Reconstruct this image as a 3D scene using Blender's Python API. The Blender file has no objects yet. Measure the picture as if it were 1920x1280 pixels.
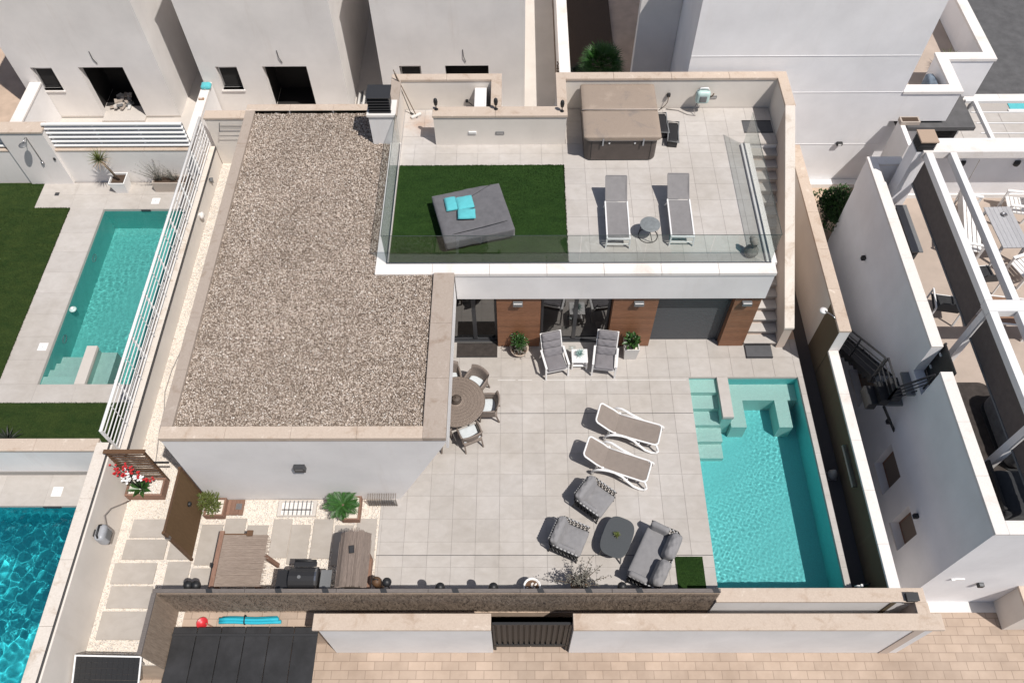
import bpy, bmesh, math, random
import numpy as np
from mathutils import Matrix, Vector
random.seed(7)
R = math.radians
PI = math.pi
scene = bpy.context.scene
COL = scene.collection

# ------------------------------------------------------------------ camera
cam = bpy.data.cameras.new('camera')
cam_o = bpy.data.objects.new('camera', cam)
COL.objects.link(cam_o)
cam.sensor_width = 36.0
cam.lens = 28.285
cam.clip_start = 0.1
cam.clip_end = 400
th, ps, ro = R(56.538), R(-0.664), R(-0.692)
fw = Vector((math.sin(ps) * math.cos(th), math.cos(ps) * math.cos(th), -math.sin(th)))
rt = fw.cross(Vector((0, 0, 1))).normalized()
up = rt.cross(fw)
r2 = rt * math.cos(ro) + up * math.sin(ro)
u2 = up * math.cos(ro) - rt * math.sin(ro)
cm = Matrix((r2, u2, -fw)).transposed().to_4x4()
cm.translation = Vector((0, 0, 19.5))
cam_o.matrix_world = cm
scene.camera = cam_o

# ------------------------------------------------------------------ sky and sun
SUN_EL, SUN_AZ = R(61), math.atan2(0.77, -0.64)      # azimuth measured from +Y towards +X
w = bpy.data.worlds.new('World')
scene.world = w
w.use_nodes = True
nt = w.node_tree
nt.nodes.clear()
sky = nt.nodes.new('ShaderNodeTexSky')
sky.sky_type = 'NISHITA'
sky.sun_disc = False
sky.sun_elevation = SUN_EL
sky.sun_rotation = SUN_AZ
sky.air_density = 1.0
sky.dust_density = 1.5
bg = nt.nodes.new('ShaderNodeBackground')
bg.inputs['Strength'].default_value = 0.072
wo = nt.nodes.new('ShaderNodeOutputWorld')
nt.links.new(sky.outputs[0], bg.inputs[0])
nt.links.new(bg.outputs[0], wo.inputs[0])

sun = bpy.data.lights.new('sun', 'SUN')
sun.energy = 4.4
sun.angle = R(0.5)
sun.color = (1.0, 0.955, 0.90)
sun_o = bpy.data.objects.new('sun', sun)
COL.objects.link(sun_o)
sdir = Vector((0.77 * math.cos(SUN_EL), -0.64 * math.cos(SUN_EL), math.sin(SUN_EL)))
sun_o.rotation_euler = sdir.to_track_quat('Z', 'Y').to_euler()
sun_o.location = (20, -15, 40)
sun.cycles.is_caustics_light = True

scene.view_settings.view_transform = 'Standard'
scene.view_settings.look = 'None'
scene.view_settings.exposure = 0.0
scene.view_settings.gamma = 1.0
scene.view_settings.use_curve_mapping = False
scene.render.engine = 'CYCLES'
scene.cycles.use_denoising = True
scene.cycles.max_bounces = 8
scene.cycles.transparent_max_bounces = 24

# ------------------------------------------------------------------ mesh builder
class MB:
    def __init__(s):
        s.v = []; s.f = []
    def add(s, vs, fs, M=None):
        n = len(s.v)
        if M is not None:
            vs = [tuple(M @ Vector(p)) for p in vs]
        s.v.extend([tuple(p) for p in vs])
        s.f.extend([tuple(i + n for i in q) for q in fs])
        return s
    def box(s, x0, x1, y0, y1, z0, z1, M=None):
        vs = [(x0, y0, z0), (x1, y0, z0), (x1, y1, z0), (x0, y1, z0), (x0, y0, z1), (x1, y0, z1), (x1, y1, z1), (x0, y1, z1)]
        return s.add(vs, [(0, 3, 2, 1), (4, 5, 6, 7), (0, 1, 5, 4), (1, 2, 6, 5), (2, 3, 7, 6), (3, 0, 4, 7)], M)
    def prism(s, pts, d0, d1, axis='z', M=None):
        n = len(pts)
        def mk(p, d):
            if axis == 'z': return (p[0], p[1], d)
            if axis == 'y': return (p[0], d, p[1])
            return (d, p[0], p[1])
        vs = [mk(p, d0) for p in pts] + [mk(p, d1) for p in pts]
        fs = [tuple(range(n))[::-1], tuple(range(n, 2 * n))]
        for i in range(n):
            j = (i + 1) % n
            fs.append((i, j, n + j, n + i))
        return s.add(vs, fs, M)
    def quad(s, a, b, c, d, M=None):
        return s.add([a, b, c, d], [(0, 1, 2, 3)], M)
    def cyl(s, x, y, z0, z1, r0, r1=None, n=16, M=None):
        return s.lathe([(r0, z0), (r0 if r1 is None else r1, z1)], n, x, y, M)
    def lathe(s, prof, n=20, x=0, y=0, M=None, cap=True):
        vs = []; fs = []
        for (r, z) in prof:
            for k in range(n):
                a = 2 * PI * k / n
                vs.append((x + r * math.cos(a), y + r * math.sin(a), z))
        m = len(prof)
        for i in range(m - 1):
            for k in range(n):
                l = (k + 1) % n
                fs.append((i * n + k, i * n + l, (i + 1) * n + l, (i + 1) * n + k))
        if cap:
            fs.append(tuple(range(n))[::-1]); fs.append(tuple((m - 1) * n + k for k in range(n)))
        return s.add(vs, fs, M)
    def tube(s, pts, r, n=8, closed=False, M=None):
        P = [Vector(p) for p in pts]
        m = len(P)
        rr = r if isinstance(r, (list, tuple)) else [r] * m
        vs = []; fs = []
        prev = None
        for i in range(m):
            if closed:
                t = (P[(i + 1) % m] - P[i - 1]).normalized()
            else:
                t = (P[min(i + 1, m - 1)] - P[max(i - 1, 0)]).normalized()
            if prev is None:
                a = Vector((0, 0, 1)) if abs(t.z) < .9 else Vector((1, 0, 0))
                u = t.cross(a).normalized()
            else:
                u = (prev - t * prev.dot(t)).normalized()
            prev = u
            b = t.cross(u)
            for k in range(n):
                an = 2 * PI * (k + .5) / n
                vs.append(tuple(P[i] + (u * math.cos(an) + b * math.sin(an)) * rr[i]))
        for i in range(m if closed else m - 1):
            j = (i + 1) % m
            for k in range(n):
                l = (k + 1) % n
                fs.append((i * n + k, i * n + l, j * n + l, j * n + k))
        if not closed:
            fs.append(tuple(range(n))[::-1]); fs.append(tuple((m - 1) * n + k for k in range(n)))
        return s.add(vs, fs, M)
    def bar(s, a, b, w, h=None, M=None):
        """square bar from a to b, w wide, h high"""
        h = w if h is None else h
        a = Vector(a); b = Vector(b)
        t = (b - a).normalized()
        ref = Vector((0, 0, 1)) if abs(t.z) < .95 else Vector((0, 1, 0))
        u = t.cross(ref).normalized() * (w / 2)
        q = u.cross(t).normalized() * (h / 2)
        vs = [a - u - q, a + u - q, a + u + q, a - u + q, b - u - q, b + u - q, b + u + q, b - u + q]
        return s.add([tuple(p) for p in vs], [(0, 3, 2, 1), (4, 5, 6, 7), (0, 1, 5, 4), (1, 2, 6, 5), (2, 3, 7, 6), (3, 0, 4, 7)], M)
    def rbox(s, x0, x1, y0, y1, z0, z1, r=.03, seg=4, bulge=0.0, wrinkle=0.0, M=None, rnd=None):
        """rounded box / cushion"""
        c = [(x0 + x1) / 2, (y0 + y1) / 2, (z0 + z1) / 2]
        h = [(x1 - x0) / 2, (y1 - y0) / 2, (z1 - z0) / 2]
        r = min(r, *h)
        N = seg * 2 + 2
        rnd = rnd or random
        ph = [rnd.uniform(0, 6) for _ in range(6)]
        idx = {}; vs = []; fs = []
        def coord(i):
            # spacing dense at the rounded rims
            return -1 + 2 * i / N
        def vert(i, j, k):
            key = (i, j, k)
            if key in idx: return idx[key]
            p = [coord(i), coord(j), coord(k)]
            q = []
            for a in range(3):
                f = r / h[a]
                t = p[a]
                # first/last cells go to the rim
                tt = math.copysign(1 - (1 - abs(t)) ** 1.0, t)
                q.append(tt * h[a])
            inner = [max(-(h[a] - r), min(h[a] - r, q[a])) for a in range(3)]
            d = Vector((q[0] - inner[0], q[1] - inner[1], q[2] - inner[2]))
            on = [abs(p[a]) > .999 for a in range(3)]
            if d.length > 1e-9:
                # project the cube shell on the rounded shell
                mx = max(abs(d[a]) for a in range(3))
                d = d.normalized() * r if True else d
            v = Vector(inner) + d
            bx = (1 - p[0] ** 2) * (1 - p[1] ** 2)
            if bulge: v.z += bulge * bx * (1 if p[2] > 0 else -.3)
            if wrinkle and p[2] > 0:
                v.z += wrinkle * (math.sin(v.x * 19 + ph[0]) * math.sin(v.y * 13 + ph[1]) + .6 * math.sin(v.x * 31 + v.y * 37 + ph[2]) + .5 * math.sin(v.y * 53 - v.x * 23 + ph[3]))
            idx[key] = len(vs)
            vs.append((v.x + c[0], v.y + c[1], v.z + c[2]))
            return idx[key]
        for i in range(N):
            for j in range(N):
                fs.append((vert(i, j, 0), vert(i, j + 1, 0), vert(i + 1, j + 1, 0), vert(i + 1, j, 0)))
                fs.append((vert(i, j, N), vert(i + 1, j, N), vert(i + 1, j + 1, N), vert(i, j + 1, N)))
                fs.append((vert(i, 0, j), vert(i + 1, 0, j), vert(i + 1, 0, j + 1), vert(i, 0, j + 1)))
                fs.append((vert(i, N, j), vert(i, N, j + 1), vert(i + 1, N, j + 1), vert(i + 1, N, j)))
                fs.append((vert(0, i, j), vert(0, i, j + 1), vert(0, i + 1, j + 1), vert(0, i + 1, j)))
                fs.append((vert(N, i, j), vert(N, i + 1, j), vert(N, i + 1, j + 1), vert(N, i, j + 1)))
        return s.add(vs, fs, M)
    def leaf(s, p, d, nrm, L, W, droop=0.0):
        """one leaf: a folded diamond of four triangles"""
        p = Vector(p); d = Vector(d).normalized()
        n = Vector(nrm)
        sd = d.cross(n)
        if sd.length < 1e-4: sd = d.cross(Vector((1, .3, 0)))
        sd.normalize()
        n = sd.cross(d)
        m = p + d * L * .5 - n * W * .15
        e = p + d * L + Vector((0, 0, -droop * L))
        return s.add([tuple(p), tuple(m + sd * W / 2 + n * W * .25), tuple(e), tuple(m - sd * W / 2 + n * W * .25), tuple(m)],
                     [(0, 4, 1), (1, 4, 2), (2, 4, 3), (3, 4, 0)])
    def blade(s, base, az, el, L, W, bend=.6, n=5):
        """a long strap leaf that curves over"""
        p = Vector(base); vs = []; fs = []
        e = el
        for i in range(n + 1):
            t = i / n
            d = Vector((math.cos(az) * math.cos(e), math.sin(az) * math.cos(e), math.sin(e)))
            sd = Vector((-math.sin(az), math.cos(az), 0))
            wd = W * (1 - t ** 1.6) * (.55 + 1.2 * t if t < .4 else 1.0) * .5 + .0008
            up_ = sd.cross(d)
            vs += [tuple(p - sd * wd + up_ * wd * .4), tuple(p), tuple(p + sd * wd + up_ * wd * .4)]
            p = p + d * (L / n)
            e -= bend / n
        for i in range(n):
            a = i * 3
            fs += [(a, a + 1, a + 4, a + 3), (a + 1, a + 2, a + 5, a + 4)]
        return s.add(vs, fs)

def mesh_from(mb, name, mat, smooth=False, off=None):
    me = bpy.data.meshes.new(name)
    vs = mb.v
    if off is not None:
        ox, oy, oz = off
        vs = [(x - ox, y - oy, z - oz) for x, y, z in vs]
    me.from_pydata(vs, [], mb.f)
    me.update()
    if mat is not None: me.materials.append(mat)
    if smooth:
        me.polygons.foreach_set('use_smooth', [True] * len(me.polygons))
        if smooth == 'auto':
            try: me.set_sharp_from_angle(angle=R(38))
            except Exception: pass
    return me

def root_off(o):
    x = Vector((0, 0, 0))
    while o is not None:
        x = x + o.location
        o = o.parent
    return x

def obj(name, mb, mat, parent=None, smooth=False, world=True, bevel=0.0, label=None):
    """link mb as ONE mesh object; with world=True its points are world points"""
    off = root_off(parent) if (parent is not None and world) else None
    me = mesh_from(mb, name, mat, smooth, off)
    o = bpy.data.objects.new(name, me)
    COL.objects.link(o)
    if parent is not None: o.parent = parent
    if bevel:
        b = o.modifiers.new('bevel', 'BEVEL'); b.width = bevel; b.segments = 2; b.limit_method = 'ANGLE'; b.angle_limit = R(40)
    if label: o['label'] = label
    return o

def thing(name, label, cat, loc=(0, 0, 0), rz=0, group=None):
    o = bpy.data.objects.new(name, None)
    o.empty_display_size = .2
    COL.objects.link(o)
    o.location = loc
    o.rotation_euler = (0, 0, rz)
    return tag(o, label, cat, group)

def tag(o, label, cat, group=None):
    o['label'] = label; o['category'] = cat
    if group: o['group'] = group
    return o

def struct(o, label=None):
    o['kind'] = 'structure'
    if label: o['label'] = label
    return o

def stuff(o):
    o['kind'] = 'stuff'
    return o

def inst(src, parent=None, loc=None, rot=None, scale=None, name=None):
    """another object on the same mesh"""
    c = bpy.data.objects.new(name or src.name.split('.')[0], src.data)
    COL.objects.link(c)
    for k in src.keys():
        if k in ('kind',): c[k] = src[k]
    c.parent = parent if parent is not None else src.parent
    if loc is not None: c.location = loc
    if rot is not None: c.rotation_euler = rot
    if scale is not None: c.scale = scale
    for m in src.modifiers:
        if m.type == 'BEVEL':
            b = c.modifiers.new('bevel', 'BEVEL'); b.width = m.width; b.segments = m.segments; b.limit_method = 'ANGLE'; b.angle_limit = m.angle_limit
    return c

def dup(root, loc, rz, label=None, group=None, scale=None):
    def cp(o, par):
        c = o.copy()
        COL.objects.link(c)
        if par is not None: c.parent = par
        for ch in o.children: cp(ch, c)
        return c
    r = cp(root, None)
    r.location = loc; r.rotation_euler = (0, 0, rz)
    if scale: r.scale = scale
    if label: r['label'] = label
    if group: r['group'] = group
    return r

# ------------------------------------------------------------------ materials
def _mat(name):
    m = bpy.data.materials.new(name)
    m.use_nodes = True
    nt = m.node_tree
    b = nt.nodes['Principled BSDF']
    return m, nt, b

def ramp(nt, fac, stops):
    r = nt.nodes.new('ShaderNodeValToRGB')
    el = r.color_ramp.elements
    while len(el) < len(stops): el.new(.5)
    for e, (p, c) in zip(el, stops):
        e.position = p; e.color = (*c, 1)
    nt.links.new(fac, r.inputs[0])
    return r.outputs[0]

def noise(nt, scale, detail=4, rough=.6, coord=None, vec=(1, 1, 1), dist=0.0):
    n = nt.nodes.new('ShaderNodeTexNoise')
    n.inputs['Scale'].default_value = scale
    n.inputs['Detail'].default_value = detail
    n.inputs['Roughness'].default_value = rough
    n.inputs['Distortion'].default_value = dist
    if coord is None:
        g = nt.nodes.new('ShaderNodeNewGeometry'); coord = g.outputs['Position']
    if vec != (1, 1, 1):
        mp = nt.nodes.new('ShaderNodeMapping'); mp.inputs['Scale'].default_value = vec
        nt.links.new(coord, mp.inputs[0]); coord = mp.outputs[0]
    nt.links.new(coord, n.inputs['Vector'])
    return n.outputs['Fac']

def mixc(nt, fac, a, b, mode='MIX'):
    x = nt.nodes.new('ShaderNodeMix'); x.data_type = 'RGBA'; x.blend_type = mode
    if hasattr(fac, 'is_linked'): nt.links.new(fac, x.inputs[0])
    else: x.inputs[0].default_value = fac
    for s_, k in ((a, 6), (b, 7)):
        if hasattr(s_, 'is_linked'): nt.links.new(s_, x.inputs[k])
        else: x.inputs[k].default_value = (*s_, 1)
    return x.outputs[2]

def bump(nt, b, h, strength=.3, dist=.01):
    bp = nt.nodes.new('ShaderNodeBump')
    bp.inputs['Strength'].default_value = strength
    bp.inputs['Distance'].default_value = dist
    nt.links.new(h, bp.inputs['Height'])
    nt.links.new(bp.outputs[0], b.inputs['Normal'])

def sc(c, k): return tuple(min(1, x * k) for x in c)

def plain(name, c, rough=.6, metal=0.0, var=.08, scale=30, spec=.5, bmp=0.0, bscale=200, objcoord=False):
    m, nt, b = _mat(name)
    co = None
    if objcoord:
        t = nt.nodes.new('ShaderNodeTexCoord'); co = t.outputs['Object']
    if var:
        f = noise(nt, scale, 4, .6, co)
        nt.links.new(ramp(nt, f, [(.25, sc(c, 1 - var)), (.75, sc(c, 1 + var))]), b.inputs['Base Color'])
    else:
        b.inputs['Base Color'].default_value = (*c, 1)
    b.inputs['Roughness'].default_value = rough
    b.inputs['Metallic'].default_value = metal
    b.inputs['Specular IOR Level'].default_value = spec
    if bmp: bump(nt, b, noise(nt, bscale, 3, .6, co), bmp, .004)
    return m

def plaster(name, c, dirt=(.45, .36, .28), amount=.25, fine=.03, streak=True):
    """painted render: broad tone drift, rain streaks, fine grain relief"""
    m, nt, b = _mat(name)
    f1 = noise(nt, .7, 5, .6)
    base = ramp(nt, f1, [(.3, sc(c, .90)), (.7, sc(c, 1.04))])
    if streak:
        f2 = noise(nt, 2.6, 7, .72, None, (1, 1, .12))
        r_ = nt.nodes.new('ShaderNodeMapRange')
        r_.inputs[1].default_value = .56; r_.inputs[2].default_value = .85
        r_.inputs[3].default_value = 0; r_.inputs[4].default_value = amount
        nt.links.new(f2, r_.inputs[0])
        base = mixc(nt, r_.outputs[0], base, dirt)
    nt.links.new(base, b.inputs['Base Color'])
    b.inputs['Roughness'].default_value = .9
    b.inputs['Specular IOR Level'].default_value = .2
    bump(nt, b, noise(nt, 90, 3, .7), .25, .004)
    return m

def stone(name, c, dark, light, scale=2.2, amount=.8, rough=.85):
    """weathered coping stone: brown lichen clouds and pale worn patches"""
    m, nt, b = _mat(name)
    f = noise(nt, scale, 7, .65, None, (1, 1, 1), .6)
    col = ramp(nt, f, [(.28, dark), (.46, c), (.60, c), (.76, light)])
    f2 = noise(nt, 28, 4, .7)
    col2 = ramp(nt, f2, [(.3, (.86, .84, .82)), (.7, (1.06, 1.06, 1.06))])
    nt.links.new(mixc(nt, amount, col, mixc(nt, 1.0, col, col2, 'MULTIPLY')), b.inputs['Base Color'])
    b.inputs['Roughness'].default_value = rough
    b.inputs['Specular IOR Level'].default_value = .2
    bump(nt, b, noise(nt, 60, 4, .7), .3, .006)
    return m

def tiles_mat(name, c, var=.05, rust=None):
    """porcelain tile: each object its own tone, cloudy print on top"""
    m, nt, b = _mat(name)
    oi = nt.nodes.new('ShaderNodeObjectInfo')
    tone = ramp(nt, oi.outputs['Random'], [(0, sc(c, 1 - var)), (.5, c), (1, sc(c, 1 + var * .8))])
    f = noise(nt, 3.1, 6, .62, None, (1, 1.5, 1), .4)
    cl = ramp(nt, f, [(.3, (.91, .90, .885)), (.7, (1.05, 1.05, 1.05))])
    col = mixc(nt, 1.0, tone, cl, 'MULTIPLY')
    fs = noise(nt, .45, 3, .5)
    st = ramp(nt, fs, [(.38, (.93, .915, .89)), (.62, (1.03, 1.03, 1.03))])
    col = mixc(nt, 1.0, col, st, 'MULTIPLY')
    if rust:   # one rusty water stain round a floor gully
        g_ = nt.nodes.new('ShaderNodeNewGeometry')
        vd = nt.nodes.new('ShaderNodeVectorMath'); vd.operation = 'DISTANCE'; vd.inputs[1].default_value = rust
        nt.links.new(g_.outputs['Position'], vd.inputs[0])
        ad = nt.nodes.new('ShaderNodeMath'); ad.operation = 'MULTIPLY_ADD'; ad.inputs[1].default_value = .9
        nt.links.new(noise(nt, 3.5, 5, .7), ad.inputs[0]); nt.links.new(vd.outputs['Value'], ad.inputs[2])
        mr = nt.nodes.new('ShaderNodeMapRange'); mr.inputs[1].default_value = 1.0; mr.inputs[2].default_value = .5; mr.inputs[3].default_value = 0; mr.inputs[4].default_value = .55
        nt.links.new(ad.outputs[0], mr.inputs[0])
        col = mixc(nt, mr.outputs[0], col, (.42, .26, .17))
    nt.links.new(col, b.inputs['Base Color'])
    b.inputs['Roughness'].default_value = .55
    b.inputs['Specular IOR Level'].default_value = .3
    return m

def grain(name, stops, attr='tone', rough=.9, patch=.14):
    m, nt, b = _mat(name)
    a = nt.nodes.new('ShaderNodeAttribute'); a.attribute_name = attr
    f = noise(nt, .75, 5, .65, None, (1, 1, .2), .5)
    pt = ramp(nt, f, [(.3, (1 - patch, 1 - patch * 1.05, 1 - patch * 1.1)), (.7, (1 + patch * .7,) * 3)])
    nt.links.new(mixc(nt, 1.0, ramp(nt, a.outputs['Fac'], stops), pt, 'MULTIPLY'), b.inputs['Base Color'])
    b.inputs['Roughness'].default_value = rough
    b.inputs['Specular IOR Level'].default_value = .2
    return m

def woodm(name, c1, c2, axis=(1, 12, 12), rough=.6, scale=3.0, tone=.18):
    m, nt, b = _mat(name)
    f = noise(nt, scale, 6, .65, None, axis, .8)
    col = ramp(nt, f, [(.3, c1), (.7, c2)])
    oi = nt.nodes.new('ShaderNodeObjectInfo')
    t = ramp(nt, oi.outputs['Random'], [(0, (1 - tone,) * 3), (1, (1 + tone,) * 3)])
    nt.links.new(mixc(nt, 1.0, col, t, 'MULTIPLY'), b.inputs['Base Color'])
    b.inputs['Roughness'].default_value = rough
    bump(nt, b, f, .2, .004)
    return m

def fabric(name, c, rough=.95, var=.07, weave=260):
    m, nt, b = _mat(name)
    f = noise(nt, 7, 5, .6)
    nt.links.new(ramp(nt, f, [(.3, sc(c, 1 - var)), (.7, sc(c, 1 + var))]), b.inputs['Base Color'])
    b.inputs['Roughness'].default_value = rough
    b.inputs['Specular IOR Level'].default_value = .15
    b.inputs['Sheen Weight'].default_value = .15
    bump(nt, b, noise(nt, weave, 2, .5), .25, .002)
    return m

def leafm(name, c1, c2, rough=.5):
    m, nt, b = _mat(name)
    f = noise(nt, 14, 3, .6)
    nt.links.new(ramp(nt, f, [(.3, c1), (.7, c2)]), b.inputs['Base Color'])
    b.inputs['Roughness'].default_value = rough
    b.inputs['Subsurface Weight'].default_value = 0.0
    return m

def glassm(name, tint=(.80, .86, .84), refl=.10, rough=.0):
    """thin sheet: tinted see-through plus a mirror layer by angle"""
    m, nt, b = _mat(name)
    nt.nodes.remove(b)
    out = nt.nodes['Material Output']
    tr = nt.nodes.new('ShaderNodeBsdfTransparent'); tr.inputs[0].default_value = (*tint, 1)
    gl = nt.nodes.new('ShaderNodeBsdfGlossy'); gl.inputs['Roughness'].default_value = rough
    fr = nt.nodes.new('ShaderNodeLayerWeight'); fr.inputs[0].default_value = .5
    pw = nt.nodes.new('ShaderNodeMath'); pw.operation = 'POWER'; pw.inputs[1].default_value = 4.5
    nt.links.new(fr.outputs['Facing'], pw.inputs[0])
    ad = nt.nodes.new('ShaderNodeMath'); ad.operation = 'MULTIPLY_ADD'; ad.inputs[1].default_value = .7; ad.inputs[2].default_value = refl; ad.use_clamp = True
    nt.links.new(pw.outputs[0], ad.inputs[0])
    mx = nt.nodes.new('ShaderNodeMixShader')
    nt.links.new(ad.outputs[0], mx.inputs[0]); nt.links.new(tr.outputs[0], mx.inputs[1]); nt.links.new(gl.outputs[0], mx.inputs[2])
    nt.links.new(mx.outputs[0], out.inputs['Surface'])
    return m

def waterm(name):
    m, nt, b = _mat(name)
    nt.nodes.remove(b)
    out = nt.nodes['Material Output']
    g = nt.nodes.new('ShaderNodeBsdfGlass')
    g.inputs['IOR'].default_value = 1.33
    g.inputs['Roughness'].default_value = 0.0
    g.inputs['Color'].default_value = (.97, .995, .995, 1)
    nt.links.new(g.outputs[0], out.inputs['Surface'])
    return m

def mosaic(name, c, var=.12, size=40):
    """pool mosaic: small glass tiles of mixed tone"""
    m, nt, b = _mat(name)
    g = nt.nodes.new('ShaderNodeNewGeometry')
    v = nt.nodes.new('ShaderNodeTexVoronoi'); v.inputs['Scale'].default_value = size; v.distance = 'CHEBYCHEV'; v.inputs['Randomness'].default_value = 0.0
    nt.links.new(g.outputs['Position'], v.inputs['Vector'])
    sp = nt.nodes.new('ShaderNodeSeparateColor'); nt.links.new(v.outputs['Color'], sp.inputs[0])
    nt.links.new(ramp(nt, sp.outputs[0], [(0, sc(c, 1 - var)), (1, sc(c, 1 + var))]), b.inputs['Base Color'])
    b.inputs['Roughness'].default_value = .5
    return m

def turf(name, c1, c2, stripe=0.0):
    m, nt, b = _mat(name)
    f = noise(nt, 1.6, 6, .7, None, (1, 2.4, 1), .5)
    f2 = noise(nt, 45, 4, .75, None, (1, .45, 1))
    col = ramp(nt, f, [(.3, c1), (.7, c2)])
    col = mixc(nt, 1.0, col, ramp(nt, f2, [(.25, (.45, .45, .45)), (.75, (1.6, 1.55, 1.45))]), 'MULTIPLY')
    nt.links.new(col, b.inputs['Base Color'])
    b.inputs['Roughness'].default_value = .9
    b.inputs['Specular IOR Level'].default_value = .15
    bump(nt, b, noise(nt, 110, 3, .8), .9, .02)
    return m

def paved(name, c, joint):
    m, nt, b = _mat(name)
    g = nt.nodes.new('ShaderNodeNewGeometry')
    k = nt.nodes.new('ShaderNodeTexBrick')
    k.inputs['Scale'].default_value = 1.0
    k.inputs['Brick Width'].default_value = .42; k.inputs['Row Height'].default_value = .21; k.inputs['Mortar Size'].default_value = .008
    k.inputs['Color1'].default_value = (*sc(c, .9), 1); k.inputs['Color2'].default_value = (*sc(c, 1.08), 1); k.inputs['Mortar'].default_value = (*joint, 1)
    nt.links.new(g.outputs['Position'], k.inputs['Vector'])
    f = ramp(nt, noise(nt, .9, 6, .65), [(.32, (.80, .78, .76)), (.68, (1.06, 1.06, 1.06))])
    nt.links.new(mixc(nt, 1.0, k.outputs['Color'], f, 'MULTIPLY'), b.inputs['Base Color'])
    b.inputs['Roughness'].default_value = .9
    return m

M = {}
M['white'] = plaster('white render', (.80, .78, .77), amount=.22)
M['villa_wall'] = plaster('villa white render', (.79, .775, .765), amount=.2)
M['grey_wall'] = plaster('grey white render', (.77, .735, .705), amount=.26)
M['lav'] = plaster('smooth white facade paint', (.85, .84, .85), amount=.12)
M['cream'] = plaster('cream render', (.74, .685, .625), amount=.22)
M['parapet'] = plaster('cream parapet render', (.60, .50, .43), amount=.25)
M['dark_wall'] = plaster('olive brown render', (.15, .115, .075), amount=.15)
M['cop_villa'] = stone('taupe roof coping', (.41, .345, .295), (.31, .24, .19), (.52, .455, .40))
M['cop_warm'] = stone('warm limestone coping', (.56, .465, .385), (.44, .335, .255), (.74, .65, .565), 2.6)
M['cop_white'] = stone('white limestone coping', (.78, .745, .715), (.68, .62, .565), (.82, .80, .77), 1.4, .5)
M['cop_cream'] = stone('cream coping', (.69, .63, .565), (.48, .385, .30), (.76, .71, .66), 1.8)
M['tile'] = tiles_mat('patio tile', (.47, .442, .418))
M['tile2'] = tiles_mat('terrace tile', (.505, .475, .45), .04, (-2.75, 18.25, 3.42))
M['tile3'] = tiles_mat('deck tile', (.50, .468, .44), .03)
M['grout'] = plain('grout', (.41, .38, .355), .95, var=.1)
M['slab'] = tiles_mat('garden slab', (.42, .385, .35), .08)
M['concrete2'] = plaster('pale passage screed', (.72, .69, .66), amount=.2)  # lightened to bounce light up the shaded side wall
M['concrete'] = plaster('bare concrete', (.58, .535, .49), amount=.3, streak=True)
M['sand'] = plain('sandy ground', (.50, .38, .29), .95, var=.2, scale=1.5, bmp=.5, bscale=20)
M['paving'] = paved('tan paving', (.46, .36, .285), (.30, .23, .18))
M['asphalt'] = plain('asphalt', (.10, .098, .10), .9, var=.25, scale=2.5, bmp=.5, bscale=150)
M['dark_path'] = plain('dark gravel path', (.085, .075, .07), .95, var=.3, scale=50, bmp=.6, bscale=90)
M['turf'] = turf('artificial turf', (.016, .042, .009), (.028, .064, .014))
M['lawn'] = turf('neighbour turf', (.020, .043, .011), (.042, .066, .017))
M['roof_gravel'] = grain('roof gravel', [(0, (.14, .105, .08)), (.15, (.29, .23, .185)), (.45, (.46, .38, .315)), (.78, (.585, .50, .43)), (.96, (.68, .605, .54)), (1, (.83, .79, .74))])
M['roof_bed'] = plain('gravel bed', (.20, .155, .12), .95, var=.3, scale=40)
M['white_gravel'] = grain('white marble chips', [(0, (.62, .52, .42)), (.15, (.80, .74, .67)), (1, (.86, .83, .79))])
M['white_bed'] = plain('white chip bed', (.70, .63, .55), .95, var=.2, scale=40)
M['clad'] = woodm('wood cladding', (.175, .075, .037), (.29, .135, .070), (1.5, 1, 14), .55, 4.0, .12)
M['alu'] = plain('dark grey aluminium', (.045, .046, .05), .4, var=.05)
M['shutter'] = plain('grey shutter', (.062, .067, .075), .5, var=.06, scale=8)
M['dark'] = plain('dark interior', (.012, .011, .011), .8, var=0)  # near black carries the shade of unlit rooms and openings
M['glass'] = glassm('railing glass', (.88, .905, .90), .04)
M['door_glass'] = glassm('door glass', (.16, .17, .17), .24)
M['black'] = plain('black metal', (.016, .016, .017), .5, var=.05)
M['blackplastic'] = plain('black plastic', (.022, .022, .024), .45, var=.05)
M['iron'] = plain('anthracite iron', (.035, .035, .037), .45, var=.08)
M['steel'] = plain('brushed steel', (.45, .45, .46), .3, 1.0, var=.05)
M['grey_metal'] = plain('grey lacquer', (.16, .165, .17), .45, var=.05)
M['wmetal'] = plain('white lacquer', (.80, .79, .78), .4, var=.03)
M['wplastic'] = plain('white resin', (.82, .81, .80), .35, var=.02)
M['fab_grey'] = fabric('grey cushion fabric', (.20, .19, .20))
M['fab_light'] = fabric('light grey cushion fabric', (.245, .24, .245))
M['fab_cover'] = fabric('charcoal daybed cover', (.135, .132, .14), var=.12)
M['fab_dark'] = fabric('dark cover', (.035, .036, .038), var=.15)
M['sling'] = fabric('grey sling mesh', (.23, .22, .22), weave=400)
M['sling_taupe'] = fabric('taupe sling mesh', (.245, .208, .182), weave=400)
M['turq'] = fabric('turquoise towel', (.11, .47, .51), var=.05, weave=150)
M['rope'] = fabric('black rope weave', (.03, .03, .032))
M['rope_l'] = fabric('pale rope', (.42, .42, .42))
M['wicker'] = woodm('brown wicker', (.17, .13, .105), (.44, .36, .305), (30, 30, 30), .7, 2.0, .1)
M['wicker_c'] = woodm('grey brown wicker', (.11, .088, .074), (.30, .245, .21), (30, 30, 30), .7, 2.0, .1)
M['wicker_d'] = woodm('dark wicker', (.05, .038, .03), (.13, .10, .08), (30, 30, 30), .7, 2.0, .1)
M['pool_rim'] = plain('pool rim stone', (.46, .42, .39), .8, var=.08)
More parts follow.
